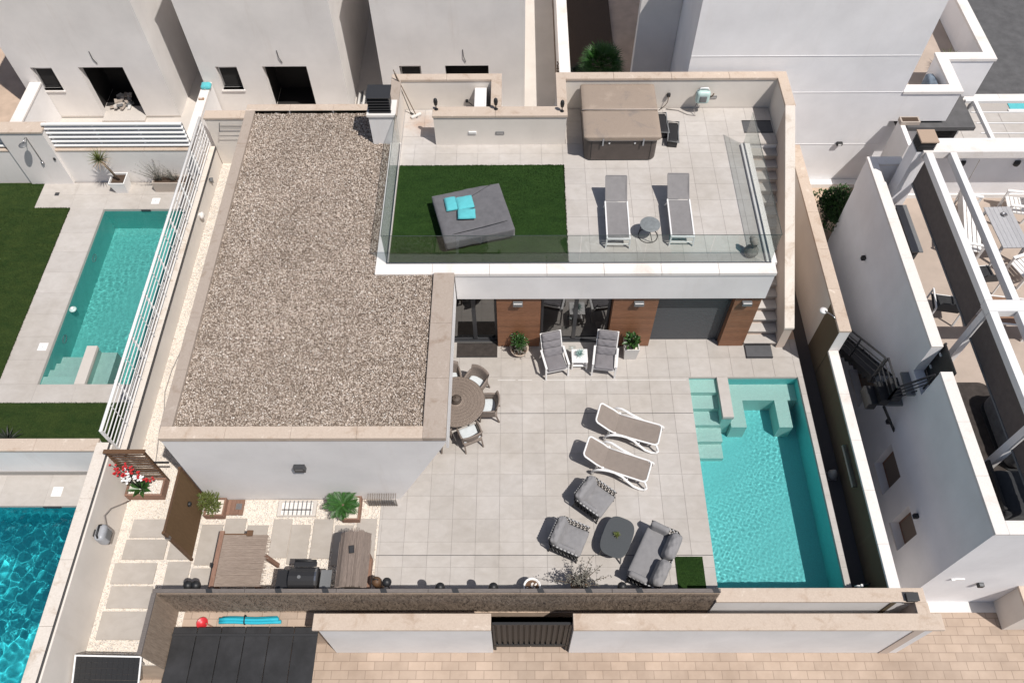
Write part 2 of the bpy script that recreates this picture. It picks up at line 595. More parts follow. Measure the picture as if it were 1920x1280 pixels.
M['seat_white'] = fabric('white seat pad', (.60, .64, .66))
M['tubcover'] = stone('hot tub cover vinyl', (.33, .265, .215), (.22, .195, .18), (.40, .325, .265), 1.7, .5, .6)
M['tubside'] = plain('hot tub cabinet', (.085, .068, .06), .55, var=.15, scale=3)
M['tubrim'] = plain('hot tub rim', (.34, .34, .35), .35, var=.1)
M['thatch'] = woodm('weathered reed thatch', (.17, .13, .105), (.36, .29, .24), (3, 60, 60), .9, 2.0, .15)
M['thatch2'] = woodm('grey reed thatch', (.13, .10, .085), (.28, .225, .19), (60, 3, 60), .9, 2.0, .15)
M['wood_d'] = woodm('dark stained wood', (.075, .038, .018), (.15, .08, .04), (2, 20, 2), .6, 4, .15)
M['wood_m'] = woodm('brown planter wood', (.17, .09, .06), (.27, .16, .115), (12, 2, 12), .7, 4, .15)
M['reed_gate'] = woodm('brown reed mat', (.105, .058, .024), (.19, .112, .05), (2, 90, 2), .85, 2, .1)
M['brush'] = woodm('heather brush', (.185, .14, .105), (.36, .28, .215), (40, 40, 2), .95, 2, .1)
M['twig_dk'] = plain('dark twigs', (.07, .05, .038), .95, var=.3)
M['twig_lt'] = plain('pale twigs', (.42, .34, .27), .95, var=.2)
M['fence_rail'] = woodm('weathered fence rail', (.11, .095, .088), (.20, .175, .16), (2, 20, 20), .85, 4, .1)
M['soil'] = plain('soil', (.07, .045, .03), .95, var=.3, scale=40)
M['pot_grey'] = plain('pale planter', (.62, .60, .575), .8, var=.06)
M['pot_tan'] = plain('taupe planter', (.42, .36, .31), .8, var=.1)
M['terracotta'] = plain('terracotta', (.36, .22, .14), .8, var=.15)
M['leaf1'] = leafm('glossy green leaf', (.022, .062, .014), (.05, .12, .028), .4)
M['leaf2'] = leafm('olive green leaf', (.06, .085, .018), (.13, .15, .035))
M['leaf3'] = leafm('palm leaf', (.018, .075, .012), (.045, .13, .022), .45)
M['leaf_gr'] = leafm('grey green leaf', (.11, .105, .085), (.23, .215, .185))
M['leaf_bl'] = leafm('blue green succulent leaf', (.17, .29, .27), (.33, .47, .44))
M['leaf_tan'] = leafm('dry yucca leaf', (.26, .19, .13), (.46, .36, .26))
M['leaf_dk'] = leafm('dark leaf', (.010, .014, .010), (.028, .035, .022))
M['red'] = plain('red petals', (.46, .014, .018), .6, var=.12)
M['wpetal'] = plain('white petals', (.78, .78, .78), .6, var=.03)
M['stem'] = plain('woody stem', (.14, .10, .07), .9, var=.2)
M['hose'] = plain('grey hose', (.30, .27, .25), .6, var=.05)
M['mint'] = plain('pale mint plastic', (.48, .63, .60), .4, var=.03)
M['noodle'] = plain('cyan foam', (.02, .42, .55), .7, var=.06)
M['redplastic'] = plain('red plastic', (.55, .03, .04), .4, var=.05)
M['mat_dk'] = fabric('dark door mat', (.05, .042, .038), var=.25)
M['mat_gr'] = fabric('grey mat', (.10, .10, .105), var=.1)
M['stone_gr'] = plain('grey cast stone', (.27, .25, .225), .9, var=.2, scale=20)
M['water'] = waterm('pool water')
M['pool_deep'] = mosaic('turquoise mosaic', (.135, .60, .605), .06)
M['pool_step'] = mosaic('pale aqua mosaic', (.44, .65, .60), .05)
M['npool_deep'] = mosaic('green turquoise mosaic', (.115, .50, .465), .06)
M['npool_step'] = mosaic('green aqua mosaic', (.36, .57, .52), .05)
M['lpool_deep'] = mosaic('deep teal mosaic', (.02, .47, .53))
M['plank_grey'] = woodm('pale grey plank', (.36, .36, .375), (.44, .44, .455), (12, 2, 12), .6, 3, .06)
M['brown_top'] = woodm('brown table top', (.22, .12, .075), (.32, .19, .12), (12, 2, 12), .6, 3, .06)
M['screen'] = fabric('dark roller screen', (.12, .10, .09), var=.12)
M['pebble_floor'] = plain('beige terrace floor', (.42, .345, .29), .85, var=.10, scale=2)
M['chimtop'] = plain('beige chimney plate', (.42, .31, .23), .7, var=.06)
# ------------------------------------------------------------------ ground and sheets
def sheet(mb, x0, x1, y0, y1, z0, z1, holes=()):
    """slab with rectangular holes"""
    xs = sorted({x0, x1, *[h[0] for h in holes], *[h[1] for h in holes]})
    ys = sorted({y0, y1, *[h[2] for h in holes], *[h[3] for h in holes]})
    xs = [x for x in xs if x0 <= x <= x1]; ys = [y for y in ys if y0 <= y <= y1]
    for i in range(len(xs) - 1):
        for j in range(len(ys) - 1):
            cx = (xs[i] + xs[i + 1]) / 2; cy = (ys[j] + ys[j + 1]) / 2
            if any(h[0] < cx < h[1] and h[2] < cy < h[3] for h in holes): continue
            mb.box(xs[i], xs[i + 1], ys[j], ys[j + 1], z0, z1)
    return mb

POOL = (4.83, 7.90, 5.75, 11.67)
NPOOL = (-13.53, -10.85, 11.48, 18.11)
LPOOL = (-22.0, -10.90, 0.5, 7.86)
g = MB()
holes = [(POOL[0] - .2, POOL[1] + .2, POOL[2] - .2, POOL[3] + .2), (NPOOL[0] - .2, NPOOL[1] + .2, NPOOL[2] - .2, NPOOL[3] + .2),
         (LPOOL[0] - .2, LPOOL[1] + .2, LPOOL[2] - .2, LPOOL[3] + .2)]
sheet(g, -60, -8.2, 4.2, 90, -.5, -.10, holes); sheet(g, -8.2, 8.1, 5.2, 90, -.5, -.10, holes)
sheet(g, -60, -10.9, -30, 4.2, -.5, -.101, [holes[2]])
g.box(-10.9, -8.2, 4.0, 4.2, -1.7, -.103)
sheet(g, 8.1, 90, 17.2, 90, -1.6, -.102)
struct(obj('ground', g, M['sand']), 'sandy ground between and behind the houses')
g = MB(); g.box(8.1, 60, 5.6, 17.2, -1.9, -1.6)
struct(obj('side_passage', g, M['concrete2']), 'concrete passage at the foot of the white house')
g = MB(); g.box(-10.9, 60, -30, 4.0, -1.9, -1.62); g.box(8.1, 60, 4.0, 5.6, -1.9, -1.621); g.box(-8.2, 8.1, 4.0, 5.2, -1.9, -1.6205)
pv = struct(obj('pavement', g, M['paving']), 'tan paved pavement in front of the plots')
for i in range(34): obj('kerbstone', MB().box(-14 + i * 1.0, -13.008 + i * 1.0, 2.55, 2.70, -1.7, -1.50), M['concrete'], pv, bevel=.01)
g = MB(); g.box(-60, 60, -30, 2.55, -1.75, -1.605); struct(obj('road', g, M['asphalt']), 'asphalt street in front of the plots')
g = MB(); g.box(15.0, 60, 23.36, 60, -.099, -.02)
struct(obj('road', g, M['asphalt']), 'dark grey asphalt road behind the right-hand houses')
g = MB(); g.box(-10.05, 1.45, 20.5, 40, -.099, -.03); g.box(-17, -10.4, 19.6, 40, -.098, -.028)
struct(obj('concrete_yard', g, M['concrete']), 'pale bare concrete around the unfinished houses')

# ------------------------------------------------------------------ the villa's patio
PX0, PX1 = -3.5, 8.06
patio = MB()
sheet(patio, -3.5, 8.06, 5.45, 12.95, -.3, -.012, [(POOL[0] - .04, POOL[1] + .04, POOL[2] - .04, POOL[3] + .04)])
patio.box(-3.5, 6.5, 12.95, 13.0, -.3, -.013)
patio = struct(obj('patio', patio, M['grout']), 'pale grey tiled patio with an expansion joint and the pool cut out')
tb = MB().box(-.297, .297, -.297, .297, -.010, .008)
TILE_ME = mesh_from(tb, 'tile', M['tile'])
def tile_field(parent, x0, x1, ys, x_ref, z, mat, holes=(), gap=.006, first=None, stepx=.595):
    cache = {}
    n0 = math.floor((x0 - x_ref) / stepx); n1 = math.ceil((x1 - x_ref) / stepx)
    po = root_off(parent)
    for j in range(len(ys) - 1):
        for i in range(n0, n1):
            a, b = max(x0, x_ref + i * stepx), min(x1, x_ref + (i + 1) * stepx)
            rects = [(a, b, ys[j], ys[j + 1])]
            for h in holes:
                nr = []
                for (p, q, c, d) in rects:
                    if q <= h[0] or p >= h[1] or d <= h[2] or c >= h[3]:
                        nr.append((p, q, c, d)); continue
                    if p < h[0]: nr.append((p, h[0], c, d))
                    if q > h[1]: nr.append((h[1], q, c, d))
                    p2, q2 = max(p, h[0]), min(q, h[1])
                    if c < h[2]: nr.append((p2, q2, c, h[2]))
                    if d > h[3]: nr.append((p2, q2, h[3], d))
                rects = nr
            for (p, q, c, d) in rects:
                if q - p < .03 or d - c < .03: continue
                key = (round(q - p, 3), round(d - c, 3), mat.name)
                if key not in cache:
                    hx, hy = (q - p - gap) / 2, (d - c - gap) / 2
                    cache[key] = mesh_from(MB().box(-hx, hx, -hy, hy, -.010, 0), 'tile', mat)
                o = bpy.data.objects.new('tile', cache[key])
                COL.objects.link(o); o.parent = parent
                o.location = ((p + q) / 2 - po.x, (c + d) / 2 - po.y, z + random.uniform(-.0012, .0012) - po.z)
ys = [5.46, 5.76, 6.26, 6.56, 6.90, 7.5, 8.12, 8.72, 9.32, 9.92, 10.525, 11.12, 11.68, 12.32, 12.94]
tile_field(patio, -3.5, 8.05, ys, .135, 0.0, M['tile'], [POOL])
jn = MB(); jn.box(-3.5, 4.82, 10.518, 10.532, -.011, .0022); jn.box(-3.5, 4.82, 6.553, 6.567, -.011, .0022)
obj('expansion_joint', jn, M['alu'], patio)
ln = MB()  # pale strips painted in as sunlight reflected by the glass railing
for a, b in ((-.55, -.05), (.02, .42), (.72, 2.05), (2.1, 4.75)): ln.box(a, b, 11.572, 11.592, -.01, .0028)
tag(obj('reflection_streak', ln, M['pot_grey']), 'thin broken white strip drawn for reflected sunlight on the patio before the deck chairs', 'drain')

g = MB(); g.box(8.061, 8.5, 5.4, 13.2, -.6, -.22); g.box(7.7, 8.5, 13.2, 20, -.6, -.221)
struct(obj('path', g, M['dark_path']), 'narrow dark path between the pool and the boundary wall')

# ------------------------------------------------------------------ pools
def wave_sheet(x0, x1, y0, y1, z, step, amp, seed, holes=(), lmin=.10, lmax=.5):
    nx = int((x1 - x0) / step) + 1; ny = int((y1 - y0) / step) + 1
    X, Y = np.meshgrid(np.linspace(x0, x1, nx), np.linspace(y0, y1, ny))
    rs = np.random.RandomState(seed)
    Z = np.zeros_like(X)
    for k in range(46):
        L = lmin * ((lmax / lmin) ** rs.rand())
        a = rs.rand() * 2 * PI
        ph = rs.rand() * 2 * PI
        Z += amp * (L ** 1.15) * np.sin(2 * PI / L * (X * math.cos(a) + Y * math.sin(a)) + ph + .6 * np.sin(X * 1.3 + k) + .6 * np.sin(Y * 1.1 - k))
    env = .75 + .45 * np.sin(X * .9 + seed) * np.sin(Y * .7 + 1.3 * seed) + .25 * np.sin(X * 2.3 - Y * 1.7)
    Z *= np.clip(env, .25, 1.6)
    for k in range(5):
        L = .7 + .5 * k; a = rs.rand() * 2 * PI
        Z += amp * 1.1 * np.sin(2 * PI / L * (X * math.cos(a) + Y * math.sin(a)) + k)
    Z += z
    me = bpy.data.meshes.new('water')
    idx = np.arange(nx * ny).reshape(ny, nx)
    F = np.stack([idx[:-1, :-1], idx[:-1, 1:], idx[1:, 1:], idx[1:, :-1]], -1).reshape(-1, 4)
    cx = (X[:-1, :-1] + X[1:, 1:]).ravel() / 2; cy = (Y[:-1, :-1] + Y[1:, 1:]).ravel() / 2
    keep = np.ones(len(F), bool)
    for h in holes: keep &= ~((cx > h[0]) & (cx < h[1]) & (cy > h[2]) & (cy < h[3]))
    F = F[keep]
    V = np.stack([X.ravel(), Y.ravel(), Z.ravel()], -1)
    me.vertices.add(len(V)); me.vertices.foreach_set('co', V.ravel())
    me.loops.add(F.size); me.loops.foreach_set('vertex_index', F.ravel().astype(np.int32))
    me.polygons.add(len(F)); me.polygons.foreach_set('loop_start', np.arange(0, F.size, 4, dtype=np.int32))
    me.update(); me.validate()
    me.polygons.foreach_set('use_smooth', [True] * len(me.polygons))
    return me

def pool_basin(r, depth, mat, root, rim=None):
    x0, x1, y0, y1 = r
    b = MB()
    b.box(x0 - .15, x1 + .15, y0 - .15, y1 + .15, -depth - .2, -depth)
    b.box(x0 - .15, x0, y0 - .15, y1 + .15, -depth, -.10); b.box(x1, x1 + .15, y0 - .15, y1 + .15, -depth, -.10)
    b.box(x0, x1, y0 - .15, y0, -depth, -.10); b.box(x0, x1, y1, y1 + .15, -depth, -.10)
    o = obj('basin', b, mat, root)
    o.cycles.is_caustics_receiver = True
    k = MB()
    k.box(x0 - .15, x0, y0 - .15, y1 + .15, -.099, -.013); k.box(x1, x1 + .15, y0 - .15, y1 + .15, -.099, -.013)
    k.box(x0, x1, y0 - .15, y0, -.099, -.013); k.box(x0, x1, y1, y1 + .15, -.099, -.013)
    obj('rim', k, rim or M['pool_rim'], root)
    return o

def add_water(me, root):
    me.materials.append(M['water'])
    o = bpy.data.objects.new('water', me); COL.objects.link(o)
    o.parent = root
    o.location = -root.location
    o.cycles.is_caustics_caster = True
    return o

def recv(o):
    o.cycles.is_caustics_receiver = True
    return o

pool = thing('swimming_pool', 'turquoise swimming pool with steps, bench and a stone divider beside the villa patio', 'swimming pool', (6.36, 8.7, 0))
pool_basin(POOL, 1.40, M['pool_deep'], pool, M['pool_rim'])
DIV = (5.62, 5.92, 10.62, 11.665)
add_water(wave_sheet(POOL[0] + .002, POOL[1] - .002, POOL[2] + .002, POOL[3] - .002, -.10, .02, .0006, 3, [(DIV[0], DIV[1], DIV[2], POOL[3])], .06, .22), pool)
d = MB().box(DIV[0], DIV[1], 10.40, 11.668, -.16, .004)
recv(obj('divider_top', d, M['tile'], pool))
d = MB().box(DIV[0] + .01, DIV[1] - .01, 10.43, 11.668, -1.40, -.161)
recv(obj('divider', d, M['pool_step'], pool))
for i in range(5):
    y1 = 11.668 - i * .42
    zt = -.15 - i * .25
    s_ = MB().box(4.832, 5.625 + (.06 if i > 2 else 0), y1 - .42, y1, -1.40, zt)
    recv(obj('step', s_, M['pool_step'], pool))
bench = MB(); bench.box(5.925, 7.898, 11.15, 11.668, -1.40, -.55); bench.box(5.925, 6.35, 10.30, 11.15, -1.40, -.551); bench.box(7.25, 7.62, 10.30, 11.15, -1.40, -.552)
recv(obj('bench', bench, M['pool_step'], pool))

npool = thing('swimming_pool', "green-turquoise pool behind the white rail fence in the left neighbour's garden", 'swimming pool', (-12.2, 14.8, 0))
pool_basin(NPOOL, 1.5, M['npool_deep'], npool)
add_water(wave_sheet(NPOOL[0] + .002, NPOOL[1] - .002, NPOOL[2] + .002, NPOOL[3] - .002, -.10, .022, .0007, 5, [(-12.5, -12.2, 11.4, 12.6)], .08, .32), npool)
d = MB().box(-12.5, -12.2, 11.482, 12.77, -.16, .002); recv(obj('divider_top', d, M['concrete'], npool))
d = MB().box(-12.49, -12.21, 11.482, 12.75, -1.5, -.161); recv(obj('divider', d, M['npool_step'], npool))
for i in range(4):
    s_ = MB().box(-13.528, -12.495, 11.482 + i * .33, 11.482 + (i + 1) * .33, -1.5, -.16 - i * .27)
    recv(obj('step', s_, M['npool_step'], npool))
d = MB().box(-12.205, -11.75, 11.482, 12.75, -1.5, -.45); recv(obj('bench', d, M['npool_step'], npool))
for (y, z) in ((16.4, -.62), (13.3, -.62)):
    o = MB(); o.tube([(-13.52, y + .14 * math.cos(a * PI / 8), z + .14 * math.sin(a * PI / 8)) for a in range(16)], .014, 6, True)
    obj('light_ring', o, M['wplastic'], npool, True)
sk = MB(); sk.box(-12.3, -12.0, 18.08, 18.108, -.09, -.02); obj('skimmer', sk, M['alu'], npool)
fl = thing('chlorine_float', 'small round mint float in the green-turquoise pool', 'pool float', (-13.38, 14.15, -.12))
q = MB().lathe([(.02, -.06), (.10, -.05), (.11, 0), (.10, .05), (.03, .07)], 16); obj('body', q, M['mint'], fl, True, False)
q = MB().lathe([(.05, .06), (.05, .10), (.02, .11)], 12); obj('cap', q, M['wplastic'], fl, True, False)

lpool = thing('swimming_pool', 'deep teal pool with choppy sparkling water at the lower left', 'swimming pool', (-14, 5, 0))
pool_basin(LPOOL, 1.6, M['lpool_deep'], lpool)
add_water(wave_sheet(-17.0, LPOOL[1] - .002, 2.0, LPOOL[3] - .002, -.10, .03, .0065, 9, (), .12, .6), lpool)
sk = MB(); sk.box(-12.2, -11.75, 7.83, 7.858, -.09, -.02); obj('skimmer', sk, M['alu'], lpool)

# decks and lawns of the left neighbours
g = MB(); sheet(g, -15.83, -10.42, 10.88, 19.3, -.1, -.012, [(NPOOL[0] - .04, NPOOL[1] + .04, NPOOL[2] - .04, NPOOL[3] + .04), (-15.9, -14.65, 10.8, 18.17)])
deck = struct(obj('pool_deck', g, M['grout']), 'pale tiled deck round the left neighbour pool')
ysd = [10.88 + .7 * i for i in range(13)]; ysd[-1] = 19.3
tile_field(deck, -14.65, -10.42, [10.88, 11.48, 12.3, 13.1, 13.9, 14.7, 15.5, 16.3, 17.1, 18.11, 18.75, 19.3], -14.65, 0.0, M['tile3'], [NPOOL], .004, stepx=1.12)
tile_field(deck, -15.83, -14.651, [18.17, 18.75, 19.3], -15.83, 0.0, M['tile3'], (), .004, stepx=1.12)
g = MB(); g.box(-30, -14.65, 10.88, 18.17, -.1, .006); g.box(-30, -15.83, 18.17, 19.3, -.1, .006); g.box(-30, -10.45, 9.05, 10.88, -.1, .0061)
stuff(obj('lawn', g, M['lawn']))['label'] = 'dark green artificial lawn of the left neighbour'
def tufts(rects, n, z, h, mat, parent, seed):
    rs = np.random.RandomState(seed)
    P = scatter(rects, n, z, 0, seed); n = len(P)
    a = rs.rand(n) * 2 * PI; w_ = .007 + .006 * rs.rand(n); hh = h * (.6 + .8 * rs.rand(n)); lx = (rs.rand(n) - .3) * .03; ly = (rs.rand(n) - .5) * .03
    V = np.zeros((n, 3, 3)); V[:, 0] = P; V[:, 1] = P; V[:, 2] = P
    V[:, 0, 0] -= w_ * np.cos(a); V[:, 0, 1] -= w_ * np.sin(a); V[:, 1, 0] += w_ * np.cos(a); V[:, 1, 1] += w_ * np.sin(a)
    V[:, 2, 0] += lx; V[:, 2, 1] += ly; V[:, 2, 2] += hh
    mb = MB(); mb.v = [tuple(p) for p in V.reshape(-1, 3)]; mb.f = [(3 * i, 3 * i + 1, 3 * i + 2) for i in range(n)]
    return stuff(obj('blades', mb, mat, parent))
g = MB(); sheet(g, -22.5, -10.42, 7.86, 8.72, -.1, -.012)
deck2 = struct(obj('pool_deck', g, M['grout']), 'pale tiled deck at the head of the teal pool')
tile_field(deck2, -17, -10.42, [7.86, 8.72], -17, 0.0, M['tile3'], (), .004, stepx=1.2)
g = MB().box(-10.9, -10.42, 2, 7.86, -.1, 0); struct(obj('pool_edge', g, M['tile3']), 'narrow stone edge of the teal pool')
for i, (x, y, lb) in enumerate(((-11.9, 18.46, 'at the far end of the green-turquoise pool'), (-13.78, 12.74, 'on the deck beside the pool steps'), (-11.95, 8.25, 'on the deck at the head of the teal pool'))):
    t = thing('skimmer_lid', 'square white skimmer lid ' + lb, 'pool lid', (x, y, 0))
    obj('cover', MB().box(-.13, .13, -.13, .13, .001, .012), M['wplastic'], t, False, False)
    obj('hole', MB().cyl(0, 0, .012, .0135, .012, n=8), M['alu'], t, False, False)
t = thing('floor_drain', 'small dark floor drain on the pale corner of the deck by the lawn', 'drain', (-15.27, 18.79, 0))
obj('grate', MB().box(-.07, .07, -.07, .07, .001, .008), M['alu'], t, False, False)

# ------------------------------------------------------------------ gravel (real stones)
def stones(name, n, pts, smin, smax, mat, parent=None, flat=.6, seed=1):
    rs = np.random.RandomState(seed)
    base = np.array([(1, 0, 0), (-1, 0, 0), (0, 1, 0), (0, -1, 0), (0, 0, 1), (0, 0, -1)], float)
    tri = np.array([(0, 2, 4), (2, 1, 4), (1, 3, 4), (3, 0, 4), (2, 0, 5), (1, 2, 5), (3, 1, 5), (0, 3, 5)])
    s = smin + (smax - smin) * rs.rand(n) ** 1.8
    sc_ = np.stack([s, s * (.6 + .4 * rs.rand(n)), s * flat * (.7 + .6 * rs.rand(n))], -1) / 2
    jit = 1 + .35 * (rs.rand(n, 6, 1) - .5)
    V = base[None] * jit * sc_[:, None, :]
    a = rs.rand(n) * 2 * PI; b = (rs.rand(n) - .5) * 1.3
    ca, sa, cb, sb = np.cos(a), np.sin(a), np.cos(b), np.sin(b)
    y = V[..., 1] * cb[:, None] - V[..., 2] * sb[:, None]; z = V[..., 1] * sb[:, None] + V[..., 2] * cb[:, None]; x = V[..., 0]
    V = np.stack([x * ca[:, None] - y * sa[:, None], x * sa[:, None] + y * ca[:, None], z], -1)
    V += pts[:, None, :]
    F = (tri[None] + (np.arange(n) * 6)[:, None, None]).reshape(-1, 3)
    me = bpy.data.meshes.new(name)
    me.vertices.add(n * 6); me.vertices.foreach_set('co', V.ravel())
    me.loops.add(F.size); me.loops.foreach_set('vertex_index', F.ravel().astype(np.int32))
    me.polygons.add(len(F)); me.polygons.foreach_set('loop_start', np.arange(0, F.size, 3, dtype=np.int32))
    me.update()
    at = me.attributes.new('tone', 'FLOAT', 'POINT')
    at.data.foreach_set('value', np.repeat(rs.rand(n), 6).astype(np.float32))
    me.materials.append(mat)
    o = bpy.data.objects.new(name, me); COL.objects.link(o)
    if parent is not None:
        o.parent = parent; o.location = -root_off(parent)
    return stuff(o)

def scatter(rects, n, z, dz, seed, holes=()):
    rs = np.random.RandomState(seed)
    ar = np.array([(r[1] - r[0]) * (r[3] - r[2]) for r in rects]); ar = ar / ar.sum()
    k = rs.choice(len(rects), n, p=ar); rc = np.array(rects)[k]
    P = np.stack([rc[:, 0] + (rc[:, 1] - rc[:, 0]) * rs.rand(n), rc[:, 2] + (rc[:, 3] - rc[:, 2]) * rs.rand(n), z + dz * rs.rand(n)], -1)
    m = np.ones(n, bool)
    for h in holes: m &= ~((P[:, 0] > h[0]) & (P[:, 0] < h[1]) & (P[:, 1] > h[2]) & (P[:, 1] < h[3]))
    return P[m]

# white chip garden, side strip, stepping slabs
g = MB(); g.box(-10.05, -7.95, 4.0, 20.2, -.1, -.025); g.box(-7.95, -3.5, 5.3, 8.03, -.1, -.0251)
struct(obj('garden_bed', g, M['white_bed']), 'white chip bed round the stepping slabs and along the left side of the villa')
SL = [(-9.75, -8.72, 7.02, 7.50), (-9.80, -8.76, 6.46, 6.97), (-9.92, -8.88, 5.86, 6.37), (-9.86, -8.84, 5.28, 5.80), (-9.90, -8.80, 4.55, 5.20),
      (-8.68, -8.06, 6.46, 7.30), (-8.62, -8.05, 5.62, 6.40), (-7.98, -7.45, 6.32, 7.36), (-8.00, -7.50, 5.62, 6.24),
      (-7.40, -6.88, 7.00, 7.52), (-6.82, -6.30, 6.4, 7.34), (-6.18, -5.72, 6.50, 7.50), (-5.76 + .06, -5.22, 6.34, 7.35), (-5.15, -4.66, 6.48, 7.50), (-4.60, -4.14, 6.30, 7.34), (-4.06, -3.56, 6.48, 7.51)]
sp = thing('stepping_path', 'rectangular grey stepping slabs laid in the white chips of the side garden', 'stepping stones', (-7, 6.4, 0))
for a, b, c, d in SL:
    o = obj('slab', MB().box(a, b, c, d, -.05, .012), M['slab'], sp, bevel=.006)
P = scatter([(-10.04, -7.96, 4.0, 20.15), (-7.95, -3.52, 5.3, 8.0)], 62000, -.02, .03, 2, [(a - .012, b + .012, c - .012, d + .012) for a, b, c, d in SL])
stones('white_gravel', len(P), P, .022, .05, M['white_gravel'], None, .65, 4)
tufts([(-20, -14.65, 10.9, 18.15), (-14.65, -10.5, 9.1, 10.86), (-17, -15.85, 18.2, 19.3)], 26000, .004, .02, M['lawn'], bpy.data.objects['lawn'], 71)
tufts([(-17, -14.64, 10.88, 10.9), (-14.67, -14.63, 10.9, 18.17), (-14.65, -10.5, 10.86, 10.895), (-15.85, -14.65, 18.15, 18.185)], 2600, .004, .022, M['lawn'], bpy.data.objects['lawn'], 72)
# ------------------------------------------------------------------ the villa
villa = thing('villa', 'white flat-roofed villa with gravel roof, glass-railed terrace and wood-clad piers', 'house', (0, 13, 0))
RZ = 3.55
b = MB()
b.prism([(-7.95, 0), (-3.02, 0), (-1.62, 3.2), (-1.60, 3.53), (-7.95, 3.53)], 8.03, 8.30, 'y')        # leaning front gable wall
b.box(-7.95, -7.75, 8.301, 18.9, 0, 3.53)                                                            # left wall
b.box(-7.75, -3.6, 18.7, 18.95, 0, 3.53)
b.box(-3.45, -3.25, 8.301, 12.9, 0, 3.1)                                                              # wall under the porch roof
obj('wall', b, M['white'], villa)
b = MB(); b.box(-7.749, -1.62, 8.301, 12.64, 3.1, 3.40); b.box(-7.749, -3.60, 12.64, 18.7, 3.1, 3.40)
obj('roof_slab', b, M['white'], villa)
b = MB(); b.box(-7.74, -2.12, 8.31, 12.63, 3.401, 3.425); b.box(-7.74, -3.61, 12.631, 18.69, 3.401, 3.4251)
obj('gravel_bed', b, M['roof_bed'], villa)
P = scatter([(-7.72, -2.12, 8.32, 12.62), (-7.72, -3.62, 12.6, 18.68)], 112000, 3.425, .035, 11, [(-4.12, -3.3, 17.38, 18.0)])
stones('roof_gravel', len(P), P, .026, .068, M['roof_gravel'], villa, .7, 12)
def coping(name, x0, x1, y0, y1, z0, z1, mat, parent, label=None):
    L = max(x1 - x0, y1 - y0); n = max(1, round(min(L, 16) / 1.5)); o = None
    for i in range(n):
        a, b = i / n, (i + 1) / n
        g_ = .0025
        if x1 - x0 >= y1 - y0:
            bx = (x0 + (x1 - x0) * a + (g_ if i else 0), x0 + (x1 - x0) * b - (g_ if i < n - 1 else 0), y0, y1)
        else:
            bx = (x0, x1, y0 + (y1 - y0) * a + (g_ if i else 0), y0 + (y1 - y0) * b - (g_ if i < n - 1 else 0))
        o = obj('coping_stone' if n > 1 else name, MB().box(*bx, z0, z1), mat, parent, bevel=.009, label=label)
    return o
# roof parapet copings
coping('coping', -7.95, -2.10, 8.00, 8.30, 3.40, RZ, M['cop_warm'], villa)
coping('coping', -2.10, -1.58, 8.00, 12.62, 3.40, RZ + .003, M['cop_villa'], villa)
coping('coping', -7.97, -7.70, 8.30, 18.70, 3.40, RZ - .003, M['cop_villa'], villa)
coping('coping', -7.97, -4.12, 18.70, 18.97, 3.40, RZ, M['cop_warm'], villa)
obj('parapet_face', MB().box(-1.66, -1.60, 8.31, 12.62, 2.42, 3.40), M['white'], villa)
# terrace block
b = MB()
b.box(-3.3, 6.50, 13.25, 17.4, 0, 2.4); b.box(-3.3, 6.50, 12.69, 17.4, 2.75, 3.38); b.box(1.14, 7.70, 17.4, 19.14, 0, 3.38); b.box(-3.55, -.43, 17.4, 19.1, 0, 3.38)
b.box(6.43, 6.50, 12.73, 13.25, 0, 2.74)
obj('terrace_block', b, M['white'], villa)
obj('porch_soffit', MB().box(-1.60, 6.50, 12.70, 13.26, 2.44, 2.749), M['white'], villa)
obj('fascia', MB().box(-1.579, 6.54, 12.645, 12.70, 2.40, 3.38), M['white'], villa)
coping('coping', -3.60, 6.56, 12.62, 12.965, 3.381, 3.50, M['cop_white'], villa)
coping('coping', -3.60, -3.30, 12.966, 17.38, 3.381, 3.498, M['cop_white'], villa)
coping('coping', 6.36, 6.62, 12.966, 17.3, 3.381, 3.497, M['cop_white'], villa)
tf = obj('terrace_floor', MB().box(-3.3, 6.36, 12.96, 17.4, 3.381, 3.40).box(1.39, 7.45, 17.4, 18.89, 3.381, 3.4001).box(-3.3, -.7, 17.7, 18.86, 3.381, 3.4002).box(-3.3, -2.3, 17.4, 17.7, 3.381, 3.4003), M['grout'], villa)
yt = [12.97, 13.4, 14.0, 14.6, 15.2, 15.8, 16.4, 17.0, 17.39]
tile_field(tf, -3.29, 6.355, yt, 1.30, 3.42, M['tile2'], (), .005, stepx=.6)
tile_field(tf, 1.40, 7.445, [17.391, 17.7, 18.3, 18.88], 1.30, 3.42, M['tile2'], (), .005, stepx=.6)
tile_field(tf, -3.29, -2.31, [17.391, 17.7], -3.29, 3.42, M['tile2'], (), .005, stepx=.6)
tile_field(tf, -3.29, -.71, [17.701, 18.3, 18.855], -3.29, 3.42, M['tile2'], (), .005, stepx=.6)
# terrace lawn
g = MB(); g.box(-3.28, 1.31, 12.99, 16.52, 3.42, 3.436)
tuf = random.Random(3)
tt = obj('terrace_turf', g, M['turf'], villa)
tufts([(-3.27, 1.30, 13.0, 16.51)], 15000, 3.434, .02, M['turf'], tt, 73)
tufts([(-3.27, 1.31, 16.50, 16.53), (1.295, 1.325, 13.0, 16.52)], 2400, 3.43, .024, M['turf'], tt, 74)
